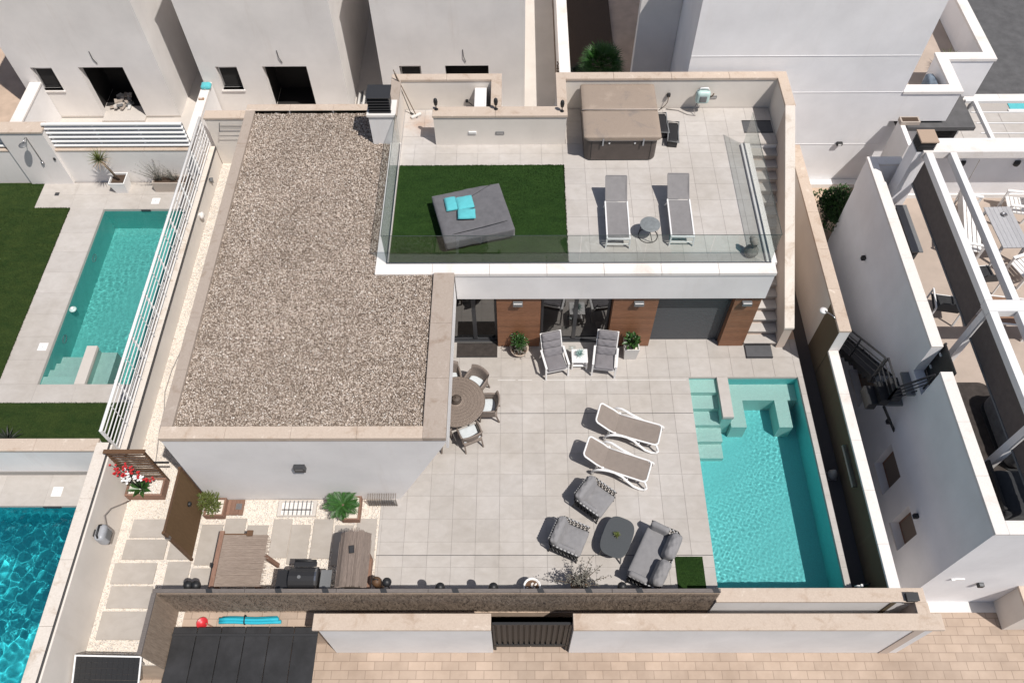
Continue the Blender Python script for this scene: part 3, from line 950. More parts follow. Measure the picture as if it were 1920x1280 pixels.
# walls on the terrace
b = MB(); b.box(-2.30, 1.14, 17.36, 17.68, 3.40, 4.42); b.box(1.141, 1.38, 17.362, 18.9, 3.40, 4.42); b.box(1.38, 7.45, 18.90, 19.12, 3.40, 4.42); b.box(7.451, 7.68, 17.7, 19.12, 0, 4.42)
b.box(-3.54, -3.31, 17.4, 18.87, 3.40, 4.42); b.box(-3.54, -.44, 18.87, 19.09, 3.40, 4.42); b.box(-.70, -.44, 17.69, 18.869, 3.40, 4.42)
obj('terrace_wall', b, M['cream'], villa)
coping('coping', -2.32, 1.14, 17.33, 17.71, 4.42, 4.50, M['cop_warm'], villa)
coping('coping', 1.12, 1.40, 17.33, 18.87, 4.42, 4.503, M['cop_warm'], villa)
coping('coping', 1.12, 7.72, 18.87, 19.15, 4.42, 4.50, M['cop_warm'], villa)
coping('coping', 7.43, 7.72, 17.70, 18.87, 4.42, 4.502, M['cop_warm'], villa)
coping('coping', -3.57, -3.29, 17.38, 18.85, 4.42, 4.50, M['cop_villa'], villa)
coping('coping', -3.57, -.42, 18.85, 19.11, 4.42, 4.503, M['cop_warm'], villa)
coping('coping', -.72, -.42, 17.72, 18.85, 4.42, 4.50, M['cop_warm'], villa)
# stair side wall, sloping down to the patio
ZE = 1.02
b = MB(); b.prism([(12.66, .0), (17.699, 0), (17.699, 4.42), (12.66, ZE - .08)], 7.45, 7.68, 'x')
obj('stair_wall', b, M['parapet'], villa)
c = MB(); c.prism([(12.64, ZE - .08), (17.70, 4.421), (17.70, 4.50), (12.64, ZE)], 7.43, 7.70, 'x')
obj('coping', c, M['cop_cream'], villa)
# outdoor stairs between terrace and stair wall
NST = 18
for i in range(NST):
    y0 = 12.72 + i * (17.68 - 12.72) / NST
    z1 = (i + 1) * 3.41 / NST - .03
    st_ = obj('step', MB().box(6.51, 7.448, y0 + .02, y0 + .30, max(0, z1 - .30), z1), M['parapet'], villa)
    obj('nosing_shade_strip', MB().box(6.512, 7.446, y0 - .002, y0 + .02, z1 - .035, z1), M['black'], st_)  # black strip painted in for the shade under each tread nosing
    obj('tread', MB().box(6.505, 7.447, y0 - .03, y0 + .26, z1 + .001, z1 + .03), M['tile2'], st_)
# wood-clad piers
PIER = [(-.55, .64), (2.58, 3.78), (5.80, 6.50)]
for k, (x0, x1) in enumerate(PIER):
    p_ = obj('pier', MB().box(x0 + .02, x1 - .02, 12.745, 13.25, 0, 2.44), M['dark'], villa)
    n = 18
    for i in range(n):
        z0 = .012 + i * 2.42 / n
        bd = MB(); bd.box(x0, x1, 12.715 + random.uniform(-.002, .002), 12.744, z0, z0 + 2.42 / n - .006)
        bd.box(x0, x0 + .02, 12.745, 13.24, z0, z0 + 2.42 / n - .006); bd.box(x1 - .02, x1, 12.745, 13.24, z0, z0 + 2.42 / n - .006)
        obj('board', bd, M['clad'], p_)
# glazed doors
def glazed(x0, x1, mull, parent):
    f = MB()
    f.box(x0, x1, 12.93, 13.0, .02, .09); f.box(x0, x1, 12.93, 13.0, 2.36, 2.43); f.box(x0, x0 + .07, 12.93, 13.0, .09, 2.36); f.box(x1 - .07, x1, 12.93, 13.0, .09, 2.36)
    for m_ in mull: f.box(m_ - .055, m_ + .055, 12.92, 13.01, .09, 2.36)
    d_ = obj('glass_door', f, M['alu'], parent, bevel=.006)
    es = [x0 + .07] + [m_ for m_ in mull] + [x1 - .07]
    for i in range(len(es) - 1):
        obj('pane', MB().box(es[i] + .0, es[i + 1] - .0, 12.962, 12.972, .08, 2.37), M['door_glass'], d_)
    obj('sill', MB().box(x0, x1, 12.86, 12.93, .0, .02), M['alu'], d_)
glazed(-3.2, -.56, [-1.2], villa)
glazed(.66, 2.56, [1.62], villa)
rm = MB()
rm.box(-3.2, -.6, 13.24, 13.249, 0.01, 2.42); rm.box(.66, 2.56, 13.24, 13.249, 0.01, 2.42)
obj('room_shade_sheet', rm, M['dark'], villa)  # black sheets paint the unlit rooms behind the glass
# garage shutter
gd = obj('garage_door', MB().box(3.80, 5.79, 12.965, 13.0, 0, 2.43), M['shutter'], villa)
for i in range(24):
    z0 = .012 + i * .1
    obj('slat', MB().box(3.81, 5.78, 12.952 , 12.9649, z0, z0 + .094), M['shutter'], gd, bevel=.003)
for x in (3.785, 5.75): obj('door_rail', MB().box(x, x + .045, 12.90, 12.95, 0, 2.43), M['alu'], gd)
# glass railing
gr = obj('glass_railing', MB().box(-3.32, 6.46, 12.935, 12.965, 3.501, 3.53).box(-3.335, -3.305, 12.966, 17.3, 3.501, 3.5301).box(6.435, 6.465, 12.966, 17.32, 3.501, 3.5302), M['steel'], villa)
nx = [-3.31, -.87, 1.58, 3.20, 4.83, 6.44]
for i in range(len(nx) - 1):
    obj('glass_panel', MB().box(nx[i] + .006, nx[i + 1] - .006, 12.943, 12.957, 3.531, 4.57), M['glass'], gr)
ny = [12.97, 14.43, 15.88, 17.33]
for i in range(3):
    obj('glass_panel', MB().box(-3.327, -3.313, ny[i] + .006, ny[i + 1] - .006, 3.531, 4.57), M['glass'], gr)
    obj('glass_panel', MB().box(6.443, 6.457, ny[i] + .006, ny[i + 1] - .006, 3.531, 4.57), M['glass'], gr)
edge = MB(); edge.box(-3.325, 6.455, 12.944, 12.956, 4.571, 4.579); edge.box(-3.326, -3.314, 12.957, 17.33, 4.571, 4.579); edge.box(6.444, 6.456, 12.957, 17.33, 4.571, 4.579)
obj('glass_edge', edge, plain('green glass edge', (.05, .065, .06), .3, var=0), gr)
# wall lamps
lamp = thing('wall_lamp', 'grey wall lamp on the left wood-clad pier by the glass doors', 'wall lamp', (.02, 12.71, 2.15), 0, 'wall lamps on the wood-clad piers')
obj('housing', MB().box(-.13, .13, -.11, 0, -.06, .06), M['grey_metal'], lamp, False, False, .006)
obj('diffuser', MB().box(-.11, .11, -.112, -.09, .061, .066), M['wplastic'], lamp, False, False)
dup(lamp, (3.25, 12.71, 2.15), 0, 'grey wall lamp on the wood-clad pier between sliding door and garage shutter')
dup(lamp, (6.12, 12.71, 2.15), 0, 'grey wall lamp on the narrow wood-clad pier by the stairs')
l2 = thing('wall_lamp', 'square anthracite wall lamp alone on the white gable wall', 'wall lamp', (-5.14, 8.03, 2.05))
obj('housing', MB().prism([(-.13, -.14), (.13, -.14), (.13, .09), (-.13, .09)], -.12, 0, 'y'), M['alu'], l2, False, False, .01)
obj('diffuser', MB().box(-.09, .09, -.1215, -.12, -.02, .05), M['grey_metal'], l2, False, False)
# chimney on the roof, at the terrace corner
ch = thing('chimney', 'white rendered chimney with a black louvred cowl at the gravel roof corner', 'chimney', (-3.75, 17.65, 3.42))
obj('shaft', MB().prism([(-.34, -.26), (.34, -.26), (.34, .30), (-.34, .30)], 0, 1.02), M['white'], ch, False, False)
obj('coping', MB().box(-.38, .42, -.30, .34, 1.02, 1.09), M['grey_wall'], ch, False, False)
cw = obj('cowl', MB().box(-.27, .27, -.16, .27, 1.09, 1.60), M['black'], ch, False, False)
for i in range(5):
    s_ = MB(); s_.box(-.30, .30, -.23, -.14, 1.12 + i * .09, 1.135 + i * .09); s_.box(-.32, -.27, -.2, .27, 1.12 + i * .09, 1.135 + i * .09)
    obj('louvre', s_, M['iron'], cw, False, False)
obj('cap', MB().box(-.33, .33, -.24, .32, 1.60, 1.63), M['iron'], cw, False, False, .01)
# fittings on the terrace walls
def box_thing(name, label, cat, x, y, z, w_, d_, h_, mat, front=None):
    t = thing(name, label, cat, (x, y, z))
    obj('body', MB().box(-w_ / 2, w_ / 2, -d_, 0, -h_ / 2, h_ / 2), mat, t, False, False, .006)
    if front:
        obj('face', MB().box(-w_ / 2 + .02, w_ / 2 - .02, -d_ - .004, -d_, -h_ / 2 + .02, h_ / 2 - .02), front, t, False, False)
    return t
box_thing('socket', 'white triple socket on the low terrace wall', 'socket', -1.24, 17.36, 3.88, .22, .03, .09, M['wplastic'], M['pot_grey'])
box_thing('wall_vent', 'grey vent plate right of the white socket on the low terrace wall', 'vent', -.47, 17.36, 3.86, .24, .02, .10, M['grey_metal'], M['steel'])
box_thing('wall_vent', 'grey vent plate below the hose reel on the rear parapet', 'vent', 5.72, 18.90, 3.80, .24, .02, .10, M['grey_metal'], M['steel'])
# garden torches (solar lamps) standing on the low wall
to = thing('solar_lamp', 'small black solar torch at the left end of the low terrace wall', 'solar lamp', (-2.22, 17.60, 4.50), 0, 'black solar torches on the low wall')
obj('stem', MB().tube([(0, 0, 0), (0, 0, .14)], .014, 6), M['black'], to, False, False)
obj('lantern', MB().lathe([(.01, .12), (.045, .16), (.06, .26), (.05, .34), (.015, .38)], 12), M['black'], to, True, False)
obj('foot', MB().lathe([(.06, 0), (.05, .015)], 10), M['black'], to, False, False)
dup(to, (-.57, 17.60, 4.50), .5, 'small black solar torch on the low wall in front of the air conditioner')
dup(to, (1.25, 17.50, 4.503), 1.1, 'small black solar torch on the wall corner beside the hot tub')
# air conditioner
ac = thing('air_conditioner', 'white air conditioning unit standing in the alcove behind the low wall', 'air conditioner', (-1.03, 18.45, 3.42))
obj('casing', MB().box(-.17, .17, -.42, .40, .06, .80), M['wmetal'], ac, False, False, .015)
for i in range(5): obj('fin', MB().box(-.14 + i * .065, -.135 + i * .065, -.40, .38, .801, .806), M['pot_grey'], ac, False, False)
for y in (-.3, .25): obj('foot', MB().box(-.15, .15, y, y + .05, 0, .06), M['black'], ac, False, False)
pl = thing('power_plug', 'black plug and lead on the alcove wall beside the air conditioner', 'plug', (-1.45, 18.86, 3.75))
obj('plug', MB().box(-.04, .04, -.05, 0, -.04, .04), M['black'], pl, False, False)
obj('lead', MB().tube([(0, -.03, 0), (.1, -.08, -.05), (.22, -.15, -.12)], .01, 6), M['black'], pl, False, False)
# broom and mop leaning in the alcove corner
br = thing('broom', 'broom with a white brush head leaning in the alcove corner', 'broom', (-2.95, 18.55, 3.42))
obj('handle', MB().tube([(0, 0, .06), (-.52, .30, 1.42)], .014, 6), M['stem'], br, False, False)
obj('head', MB().rbox(-.17, .17, -.05, .05, 0, .09, .03, 3, M=Matrix.Rotation(.6, 4, 'Z')), M['pot_grey'], br, True, False)
mo = thing('mop', 'dark mop handle with a hinged foot standing next to the broom', 'mop', (-3.12, 18.68, 3.42))
obj('handle', MB().tube([(0, 0, .03), (-.33, .17, 1.30)], .012, 6), M['iron'], mo, False, False)
obj('head', MB().bar((0, 0, .03), (.2, -.18, .02), .05, .03), M['iron'], mo, False, False)
# landing mat, door mats
def mat_thing(name, label, x0, x1, y0, y1, z, mat, th_=.012, rz=0):
    t = thing(name, label, 'mat', ((x0 + x1) / 2, (y0 + y1) / 2, z), rz)
    hx, hy = (x1 - x0) / 2, (y1 - y0) / 2
    obj('pad', MB().box(-hx, hx, -hy, hy, .002, th_), mat, t, False, False, .004)
    for y in (-hy, hy - .03): obj('border', MB().box(-hx, hx, y, y + .03, th_, th_ + .004), M['black'], t, False, False)
    return t
mat_thing('landing_mat', 'dark rubber mat on the landing at the head of the stairs', 6.56, 7.40, 17.80, 18.32, 3.42, M['mat_gr'])
mat_thing('door_mat', 'dark brown rectangular door mat before the left glass door', -1.74, -.57, 12.34, 12.84, 0.0, M['mat_dk'], .015)
mat_thing('stair_mat', 'thick grey mat on the patio at the foot of the stairs', 6.56, 7.30, 12.28, 12.72, 0.0, M['mat_gr'], .06)
# ------------------------------------------------------------------ boundary walls
def wall_thing(name, label, loc, cat='wall'):
    return thing(name, label, cat, loc)
t = wall_thing('boundary_wall', 'long cream boundary wall on the left carrying the white rail fence', (-10.2, 12, 0))
b = MB(); b.box(-10.40, -10.06, 3.0, 8.88, -.5, 1.47); b.box(-10.36, -10.06, 8.881, 20.2, -.5, .70)
obj('wall', b, M['cream'], t)
coping('coping', -10.43, -10.12, 3.0, 8.90, 1.471, 1.55, M['cop_cream'], t)
obj('drip_edge', MB().box(-10.119, -10.105, 3.0, 8.90, 1.45, 1.552), M['alu'], t)
coping('coping', -10.39, -10.05, 8.90, 20.2, .701, .78, M['cop_cream'], t)
obj('drip_edge', MB().box(-10.049, -10.035, 8.90, 20.2, .68, .782), M['alu'], t)
# white rail fence on it
t = thing('rail_fence', 'white metal rail fence on the low part of the left boundary wall', 'fence', (-10.2, 14.5, .78))
b = MB(); b.tube([(-10.16, 9.0, 2.0), (-10.16, 20.2, 2.0)], .042, 10); obj('top_rail', b, M['wmetal'], t, True)
rails = []
for i in range(6):
    b = MB(); z = .92 + i * .175
    b.bar((-10.17, 9.02, z), (-10.17, 20.2, z), .022, .024); obj('rail', b, M['wmetal'], t)
b = MB(); b.bar((-10.17, 8.99, .78), (-10.16, 8.99, 2.02), .07, .05); obj('end_post', b, M['wmetal'], t)
yy = 9.02
for i in range(1, 9):
    y = 9.02 + i * 1.4
    b = MB(); b.bar((-10.205, y, .78), (-10.205, y, 1.98), .045, .045); obj('post', b, M['wmetal'], t)
    b = MB(); b.bar((-10.14, y - .7, .88), (-10.14, y - .7, 1.98), .014, .014); obj('brace', b, M['wmetal'], t)
# rear wall of the side strip
t = wall_thing('rear_wall', 'worn cream wall closing the gravel strip behind the villa', (-9, 20.35, 0))
obj('wall', MB().box(-10.04, -7.7, 20.2, 20.5, -.3, 1.92), M['cream'], t)
coping('coping', -10.06, -7.7, 20.17, 20.53, 1.921, 2.0, M['cop_warm'], t)
t = thing('drying_rack', 'thin wall-mounted drying rack on the worn cream rear wall', 'drying rack', (-8.9, 20.18, 1.6))
b = MB()
for i in range(4): b.tube([(-9.6, 20.17 - .06 * i, 1.68 - .02 * i), (-8.1, 20.17 - .06 * i, 1.68 - .02 * i)], .008, 5)
obj('rods', b, M['steel'], t)
for x in (-9.6, -8.85, -8.15):
    obj('bracket', MB().bar((x, 20.19, 1.78), (x, 19.96, 1.60), .015), M['iron'], t)
# rear wall of the neighbour garden with slat panels and pier
t = wall_thing('garden_wall', 'pale rendered garden wall behind the neighbour pool, under the white slat panels', (-14, 19.45, 0))
obj('wall', MB().box(-26, -10.42, 19.36, 19.58, -.1, 1.36), M['grey_wall'], t)
coping('coping', -26, -10.42, 19.34, 19.60, 1.361, 1.42, M['cop_warm'], t)
t = thing('gate_pier', 'broad grey rendered pier between the two white slat panels', 'pier', (-15.7, 19.3, 0))
obj('shaft', MB().box(-16.25, -14.84, 19.26, 19.66, 0, 2.22), M['grey_wall'], t)
coping('coping', -16.28, -14.81, 19.22, 19.70, 2.221, 2.29, M['cop_warm'], t)
t = thing('outdoor_shower', 'outdoor shower pipe with a round grey head on the rendered pier', 'shower', (-15.45, 19.25, 0))
b = MB(); b.tube([(-15.4, 19.24, 1.0), (-15.4, 19.24, 2.05), (-15.4, 19.16, 2.1), (-15.42, 18.98, 2.05)], .014, 6); obj('pipe', b, M['steel'], t, True)
b = MB(); b.lathe([(.03, 2.03), (.13, 2.015), (.13, 2.0)], 16, -15.43, 18.95); obj('head', b, M['grey_metal'], t, True)
b = MB(); b.lathe([(.05, .98), (.05, 1.04)], 10, -15.4, 19.22); obj('valve', b, M['steel'], t, True)
b = MB(); b.box(-14.98, -14.92, 19.22, 19.26, 1.1, 1.18); obj('tap', b, M['iron'], t)
def slats(name, label, x0, x1, posts):
    t = thing(name, label, 'fence', ((x0 + x1) / 2, 19.45, 1.42))
    for i in range(5):
        z = 1.50 + i * .175
        b = MB(); b.prism([(19.42, z), (19.505, z + .035), (19.505, z + .075), (19.42, z + .04)], x0, x1, 'x')
        obj('slat', b, M['wmetal'], t)
    b = MB(); b.bar((x0, 19.45, 2.40), (x1, 19.45, 2.40), .09, .05); obj('top_rail', b, M['wmetal'], t)
    obj('gap_shade_sheet', MB().box(x0, x1, 19.515, 19.53, 1.45, 2.37), plain('slat gap shade', (.09, .095, .105), .7), t)  # dark sheet added to paint the shade between the slats
    for x in posts: obj('post', MB().box(x - .03, x + .03, 19.5, 19.56, 1.42, 2.375), M['wmetal'], t)
slats('slat_fence', 'white horizontal slat fence behind the potted yucca, right of the grey pier', -14.83, -10.45, (-14.78, -13.3, -11.9, -10.5))
slats('slat_fence', 'white horizontal slat fence at the left edge, left of the grey pier', -24, -16.26, (-16.32, -18, -20, -22))
# walls between the unfinished plots
t = wall_thing('dividing_wall', 'white low wall running back from the rail fence between two unfinished houses', (-10.55, 21.3, 0))
obj('wall', MB().box(-10.68, -10.42, 19.6, 22.5, -.1, 1.47), M['white'], t)
coping('coping', -10.70, -10.40, 19.6, 22.5, 1.471, 1.55, M['cop_white'], t)
t = wall_thing('dividing_wall', 'white low wall left of the first unfinished house by the sandy ground', (-16.3, 20.8, 0))
obj('wall', MB().box(-16.62, -16.28, 19.72, 22.54, -.1, 1.47), M['white'], t)
coping('coping', -16.65, -16.25, 19.72, 22.54, 1.471, 1.55, M['cop_white'], t)
c = thing('cushion', 'turquoise bundle left on top of the white dividing wall', 'bundle', (-10.5, 22.2, 1.55))
obj('bundle', MB().rbox(-.17, .17, -.14, .14, 0, .15, .07, 3, .03, .008), M['turq'], c, True, False)
obj('strap', MB().tube([(-.02, -.15, .02), (-.02, -.1, .15), (-.02, .1, .15), (-.02, .15, .02)], .012, 5), M['wplastic'], c, True, False)
c = thing('brick', 'small yellow-brown brick on the white dividing wall below the turquoise bundle', 'brick', (-10.55, 21.6, 1.55))
obj('block', MB().box(-.09, .09, -.04, .04, 0, .05), M['terracotta'], c, False, False, .005)
obj('mortar', MB().box(-.06, .03, -.03, .03, .051, .058), M['concrete'], c, False, False)
# wall between lower neighbours
t = wall_thing('garden_wall', 'white wall with a beige coping between the lawn and the teal pool deck', (-13, 8.9, 0))
obj('wall', MB().box(-23, -10.44, 8.74, 9.02, -.1, 1.39), M['white'], t)
obj('plinth', MB().box(-23, -10.44, 8.72, 8.739, -.1, .20), plain('grey plinth', (.33, .31, .29), .85), t)
coping('coping', -23, -10.44, 8.71, 9.05, 1.391, 1.47, M['cop_warm'], t)

# ------------------------------------------------------------------ right boundary wall
WX = 8.50
t = wall_thing('boundary_wall', 'right-hand boundary wall, tall with stained coping, then lower and white-topped beside the pool', (8.65, 11, 0))
b = MB(); b.box(WX, WX + .27, 12.88, 18.9, -1.7, 1.87)
obj('high_wall', b, M['cream'], t)
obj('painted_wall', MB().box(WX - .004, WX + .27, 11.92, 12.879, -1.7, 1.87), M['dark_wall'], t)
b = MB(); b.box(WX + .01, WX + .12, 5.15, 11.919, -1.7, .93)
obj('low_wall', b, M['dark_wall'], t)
obj('outer_bounce_face', MB().box(WX + .121, WX + .24, 5.15, 11.919, -1.7, .93), M['white'], t)  # unseen side made white to bounce light onto the neighbouring side wall
obj('outer_bounce_face', MB().box(WX + .271, WX + .29, 11.92, 18.9, -1.7, 1.87), M['white'], t)
obj('end_face', MB().box(WX, WX + .27, 11.905, 11.9195, 1.0, 1.87), M['white'], t)
coping('coping', WX - .03, WX + .30, 11.90, 18.9, 1.871, 1.95, M['cop_warm'], t)
coping('coping', WX - .02, WX + .25, 5.14, 11.90, .931, 1.01, M['cop_white'], t)
lp = thing('wall_shower', 'white shower head on a bent arm on the tall boundary wall', 'shower', (8.5, 12.45, 1.6))
b = MB(); b.tube([(8.5, 12.3, 1.9), (8.42, 12.42, 1.92), (8.28, 12.62, 1.86)], .018, 6); obj('arm', b, M['steel'], lp, True)
b = MB(); b.lathe([(.02, 1.86), (.10, 1.84), (.11, 1.80)], 14, 8.26, 12.66); obj('head', b, M['wplastic'], lp, True)
lp = thing('downpipe', 'short grey metal duct fixed to the lower boundary wall by the pool', 'duct', (8.47, 8.9, .5))
b = MB(); b.box(8.40, 8.505, 8.1, 9.25, .55, .63); obj('duct', b, M['steel'], lp)
b = MB(); b.box(8.41, 8.505, 8.3, 8.34, .5, .55).box(8.41, 8.505, 9.0, 9.04, .5, .55); obj('bracket', b, M['iron'], lp)
# rear retaining kerb, front walls
t = wall_thing('front_wall', 'front wall with a broad stained limestone coping at the foot of the pool', (6.8, 5.3, 0))
b = MB(); b.box(4.52, 9.0, 5.17, 5.44, -1.7, .92); obj('wall', b, M['white'], t)
b = MB(); b.box(4.5, 9.25, 5.14, 5.46, .921, 1.012); obj('coping', b, M['cop_warm'], t, bevel=.012)
b = MB(); b.box(9.0, 9.23, 4.6, 5.17, -1.7, .92); obj('return', b, M['parapet'], t)
b = MB(); b.box(8.98, 9.27, 4.6, 5.14, .921, 1.011); obj('coping', b, M['cop_warm'], t, bevel=.012)
t = wall_thing('street_wall', 'street wall with a wide stained limestone coping, right of the dark gateway', (5.3, 4.75, 0))
b = MB(); b.box(1.27, 9.45, 4.62, 4.86, -1.7, .92); obj('wall', b, M['white'], t)
b = MB(); b.box(1.24, 9.5, 4.52, 4.89, .921, 1.012); obj('coping', b, M['cop_warm'], t, bevel=.012)
t = wall_thing('street_wall', 'shorter street wall with a limestone coping, left of the dark gateway', (-2.5, 4.75, 0))
b = MB(); b.box(-4.55, -.62, 4.62, 4.86, -1.7, .92); obj('wall', b, M['white'], t)
b = MB(); b.box(-4.6, -.6, 4.52, 4.89, .921, 1.012); obj('coping', b, M['cop_warm'], t, bevel=.012)
mb_ = thing('letter_box', 'small black letter box on the corner of the front wall', 'letter box', (8.92, 5.3, 1.012))
obj('box', MB().box(-.13, .13, -.16, .02, -.16, .09), M['black'], mb_, False, False, .01)
obj('lid', MB().box(-.14, .14, -.17, .03, .091, .105), M['iron'], mb_, False, False, .005)
gt = thing('street_gate', 'dark metal gate in the gap between the two street walls', 'gate', (.33, 4.7, -.5))
f = MB(); f.bar((-.58, 4.7, .85), (1.22, 4.7, .85), .05); f.bar((-.58, 4.7, -1.1), (1.22, 4.7, -1.1), .05); f.bar((-.56, 4.7, -1.6), (-.56, 4.7, .87), .05); f.bar((1.2, 4.7, -1.6), (1.2, 4.7, .87), .05)
obj('frame', f, M['black'], gt)
for i in range(13):
    obj('bar', MB().bar((-.44 + i * .13, 4.7, -1.1), (-.44 + i * .13, 4.7, .85), .08, .025), M['black'], gt)
for i in range(2):
    obj('shade_plate', MB().box(-.55 + i * .88, .31 + i * .88, 4.73, 4.74, -1.5, .85), M['black'], gt)  # solid plates added so the gateway behind them falls dark

# brushwood fence along the front
t = thing('brush_fence', 'long brushwood fence with weathered top rail and wire mesh along the patio front', 'fence', (-1.8, 5.2, 0))
b = MB(); b.box(-8.15, 4.5, 5.20, 5.27, .0, 1.44); b.box(-8.15, -8.08, 3.9, 5.20, .0, 1.44)
obj('brush_core', b, M['brush'], t)
# twigs of the brush: joined, nobody could count them
rs = random.Random(5)
tw = MB()
for i in range(5200):
    x = rs.uniform(-8.1, 4.48); z = rs.uniform(.05, 1.40); L = rs.uniform(.12, .35); dx = rs.uniform(-.09, .09); y = 5.199 - rs.uniform(0, .012)
    tw.add([(x, y, z - L / 2), (x + .007, y, z - L / 2), (x + dx + .004, y - rs.uniform(0, .02), z + L / 2)], [(0, 1, 2)])
for i in range(500):
    y = rs.uniform(3.9, 5.18); z = rs.uniform(.05, 1.40); L = rs.uniform(.12, .35)
    tw.add([(-8.079, y, z - L / 2), (-8.079, y + .007, z - L / 2), (-8.07, y + rs.uniform(-.06, .06), z + L / 2)], [(0, 1, 2)])
for i in range(1500):
    x = rs.uniform(-8.1, 4.48); L = rs.uniform(.05, .13); y = 5.2 + rs.uniform(-.02, .06)
    tw.add([(x, y, 1.40), (x + .008, y, 1.40), (x + rs.uniform(-.05, .05), y + rs.uniform(-.05, .02), 1.40 + L)], [(0, 1, 2)])
stuff(obj('twigs', tw, M['brush'], t))
for nm, cnt in (('twig_dk', 2300), ('twig_lt', 1300)):
    tw = MB()
    for i in range(cnt):
        x = rs.uniform(-8.1, 4.48); z = rs.uniform(.08, 1.42); L = rs.uniform(.08, .26); dx = rs.uniform(-.12, .12); y = 5.19 - rs.uniform(0, .015)
        tw.add([(x, y, z - L / 2), (x + .012, y, z - L / 2), (x + dx + .006, y - rs.uniform(0, .03), z + L / 2)], [(0, 1, 2)])
    stuff(obj('twigs', tw, M[nm], t))
xs = [-8.16, -6.1, -4.05, -2.0, .05, 2.1, 4.52]
for i in range(6):
    b = MB(); b.box(xs[i] + .004, xs[i + 1] - .004, 5.215, 5.30, 1.445, 1.50); obj('top_rail', b, M['fence_rail'], t, bevel=.006)
b = MB(); b.box(-8.17, -8.07, 3.9, 5.21, 1.446, 1.50); obj('top_rail', b, M['fence_rail'], t, bevel=.006)
for x in (-6.85, -5.3, -4.25, -2.95, -1.35, .55, 1.62, 2.75, 4.45):
    b = MB(); b.box(x - .035, x + .035, 5.275, 5.34, .0, 1.44); obj('post', b, M['iron'], t)
    b = MB(); b.prism([(x - .09, 5.20), (x + .05, 5.20), (x + .01, 5.30), (x - .13, 5.30)], 1.501, 1.508); obj('rail_clamp', b, M['iron'], t)
mesh_ = MB()
for i in range(150):
    x = -8.05 + i * .0835
    mesh_.add([(x, 5.188, 1.24), (x + .006, 5.188, 1.24), (x + .084, 5.17, 1.42), (x + .078, 5.17, 1.42)], [(0, 1, 2, 3)])
    mesh_.add([(x + .078, 5.186, 1.24), (x + .084, 5.186, 1.24), (x + .006, 5.168, 1.42), (x, 5.168, 1.42)], [(0, 1, 2, 3)])
stuff(obj('wire_mesh', mesh_, M['iron'], t))
# things lying behind the street wall at the lower left
g = MB(); g.box(-8.08, -4.58, 4.84, 5.195, -1.6, -.05); struct(obj('gravel_verge', g, M['paving']), 'pinkish strip outside the brushwood fence')
n1 = thing('pool_noodles', 'cyan foam pool noodles tied with a black strap on the ground outside the brushwood fence', 'pool toy', (-6.45, 4.95, -.05))
for i, (dy, zz, l0, l1) in enumerate(((0, .05, -.62, .85), (.09, .05, -.55, .75), (.045, .12, -.6, .8))):
    b = MB(); b.tube([(l0 + .08 * k * 0 + (l1 - l0) * k / 8, dy + .01 * math.sin(k), zz) for k in range(9)], .042, 10); obj('noodle', b, M['noodle'], n1, True, False)
b = MB(); b.tube([(.0, .045 + .10 * math.cos(a * PI / 6), .08 + .085 * math.sin(a * PI / 6)) for a in range(12)], .016, 6, True); obj('strap', b, M['black'], n1, True, False)
n2 = thing('toy_scoop', 'small red plastic scoop lying beside the cyan noodles', 'toy', (-7.45, 4.92, -.05))
obj('scoop', MB().lathe([(.02, 0), (.10, .02), (.14, .10), (.13, .10), (.09, .03)], 12), M['redplastic'], n2, True, False)
obj('handle', MB().bar((.08, 0, .06), (.34, -.12, .05), .03, .02), M['wood_m'], n2, False, False)
# solar panel in the lower-left corner
sp_ = thing('photovoltaic_array', 'dark solar panel with a white frame in the lower-left corner beside the boundary wall', 'solar panel', (-9.22, 3.72, .0), -.02)
tz = thing('canopy', 'flat black cover added over the dark area below the cyan pool noodles', 'canopy', (-6.4, 4, 0));  # cover added to fill the dark area, not a known part
for i in range(6): obj('added_cover_panel', MB().box(-8.05 + i * .568, -7.50 + i * .568, 2.6, 4.80, .10, .15), plain('added black cover', (.022, .022, .024), .7, var=.5, scale=2.5) if i == 0 else bpy.data.materials['added black cover'], tz, bevel=.01)
for y in (2.75, 4.6): obj('added_cover_batten', MB().box(-8.05, -4.66, y, y + .05, .151, .175), M['iron'], tz)
for x in (-7.9, -4.8): obj('post', MB().box(x - .05, x + .05, 2.7, 2.8, -1.6, .10), M['black'], tz)  # posts made for the added cover
PM = Matrix.Translation((0, 0, .40)) @ Matrix.Scale(.8, 4) @ Matrix.Rotation(R(22), 4, 'X')
f = MB(); f.box(-.95, .95, -.5, -.46, 0, .04, PM); f.box(-.95, .95, .46, .5, 0, .04, PM); f.box(-.95, -.91, -.46, .46, 0, .04, PM); f.box(.91, .95, -.46, .46, 0, .04, PM)
obj('frame', f, M['wmetal'], sp_, False, False)
for i in range(12):
    for j in range(6):
        obj('cell', MB().box(-.905 + i * .151, -.905 + i * .151 + .147, -.455 + j * .152, -.455 + j * .152 + .148, .01, .022, PM), M['black'], sp_, False, False)
lg = MB(); 
for x in (-.6, .6):
    obj('leg', MB().bar((x, -.3, 0), (x, -.3, .27), .04), M['steel'], sp_, False, False); obj('leg', MB().bar((x, .3, 0), (x, .3, .5), .04), M['steel'], sp_, False, False)
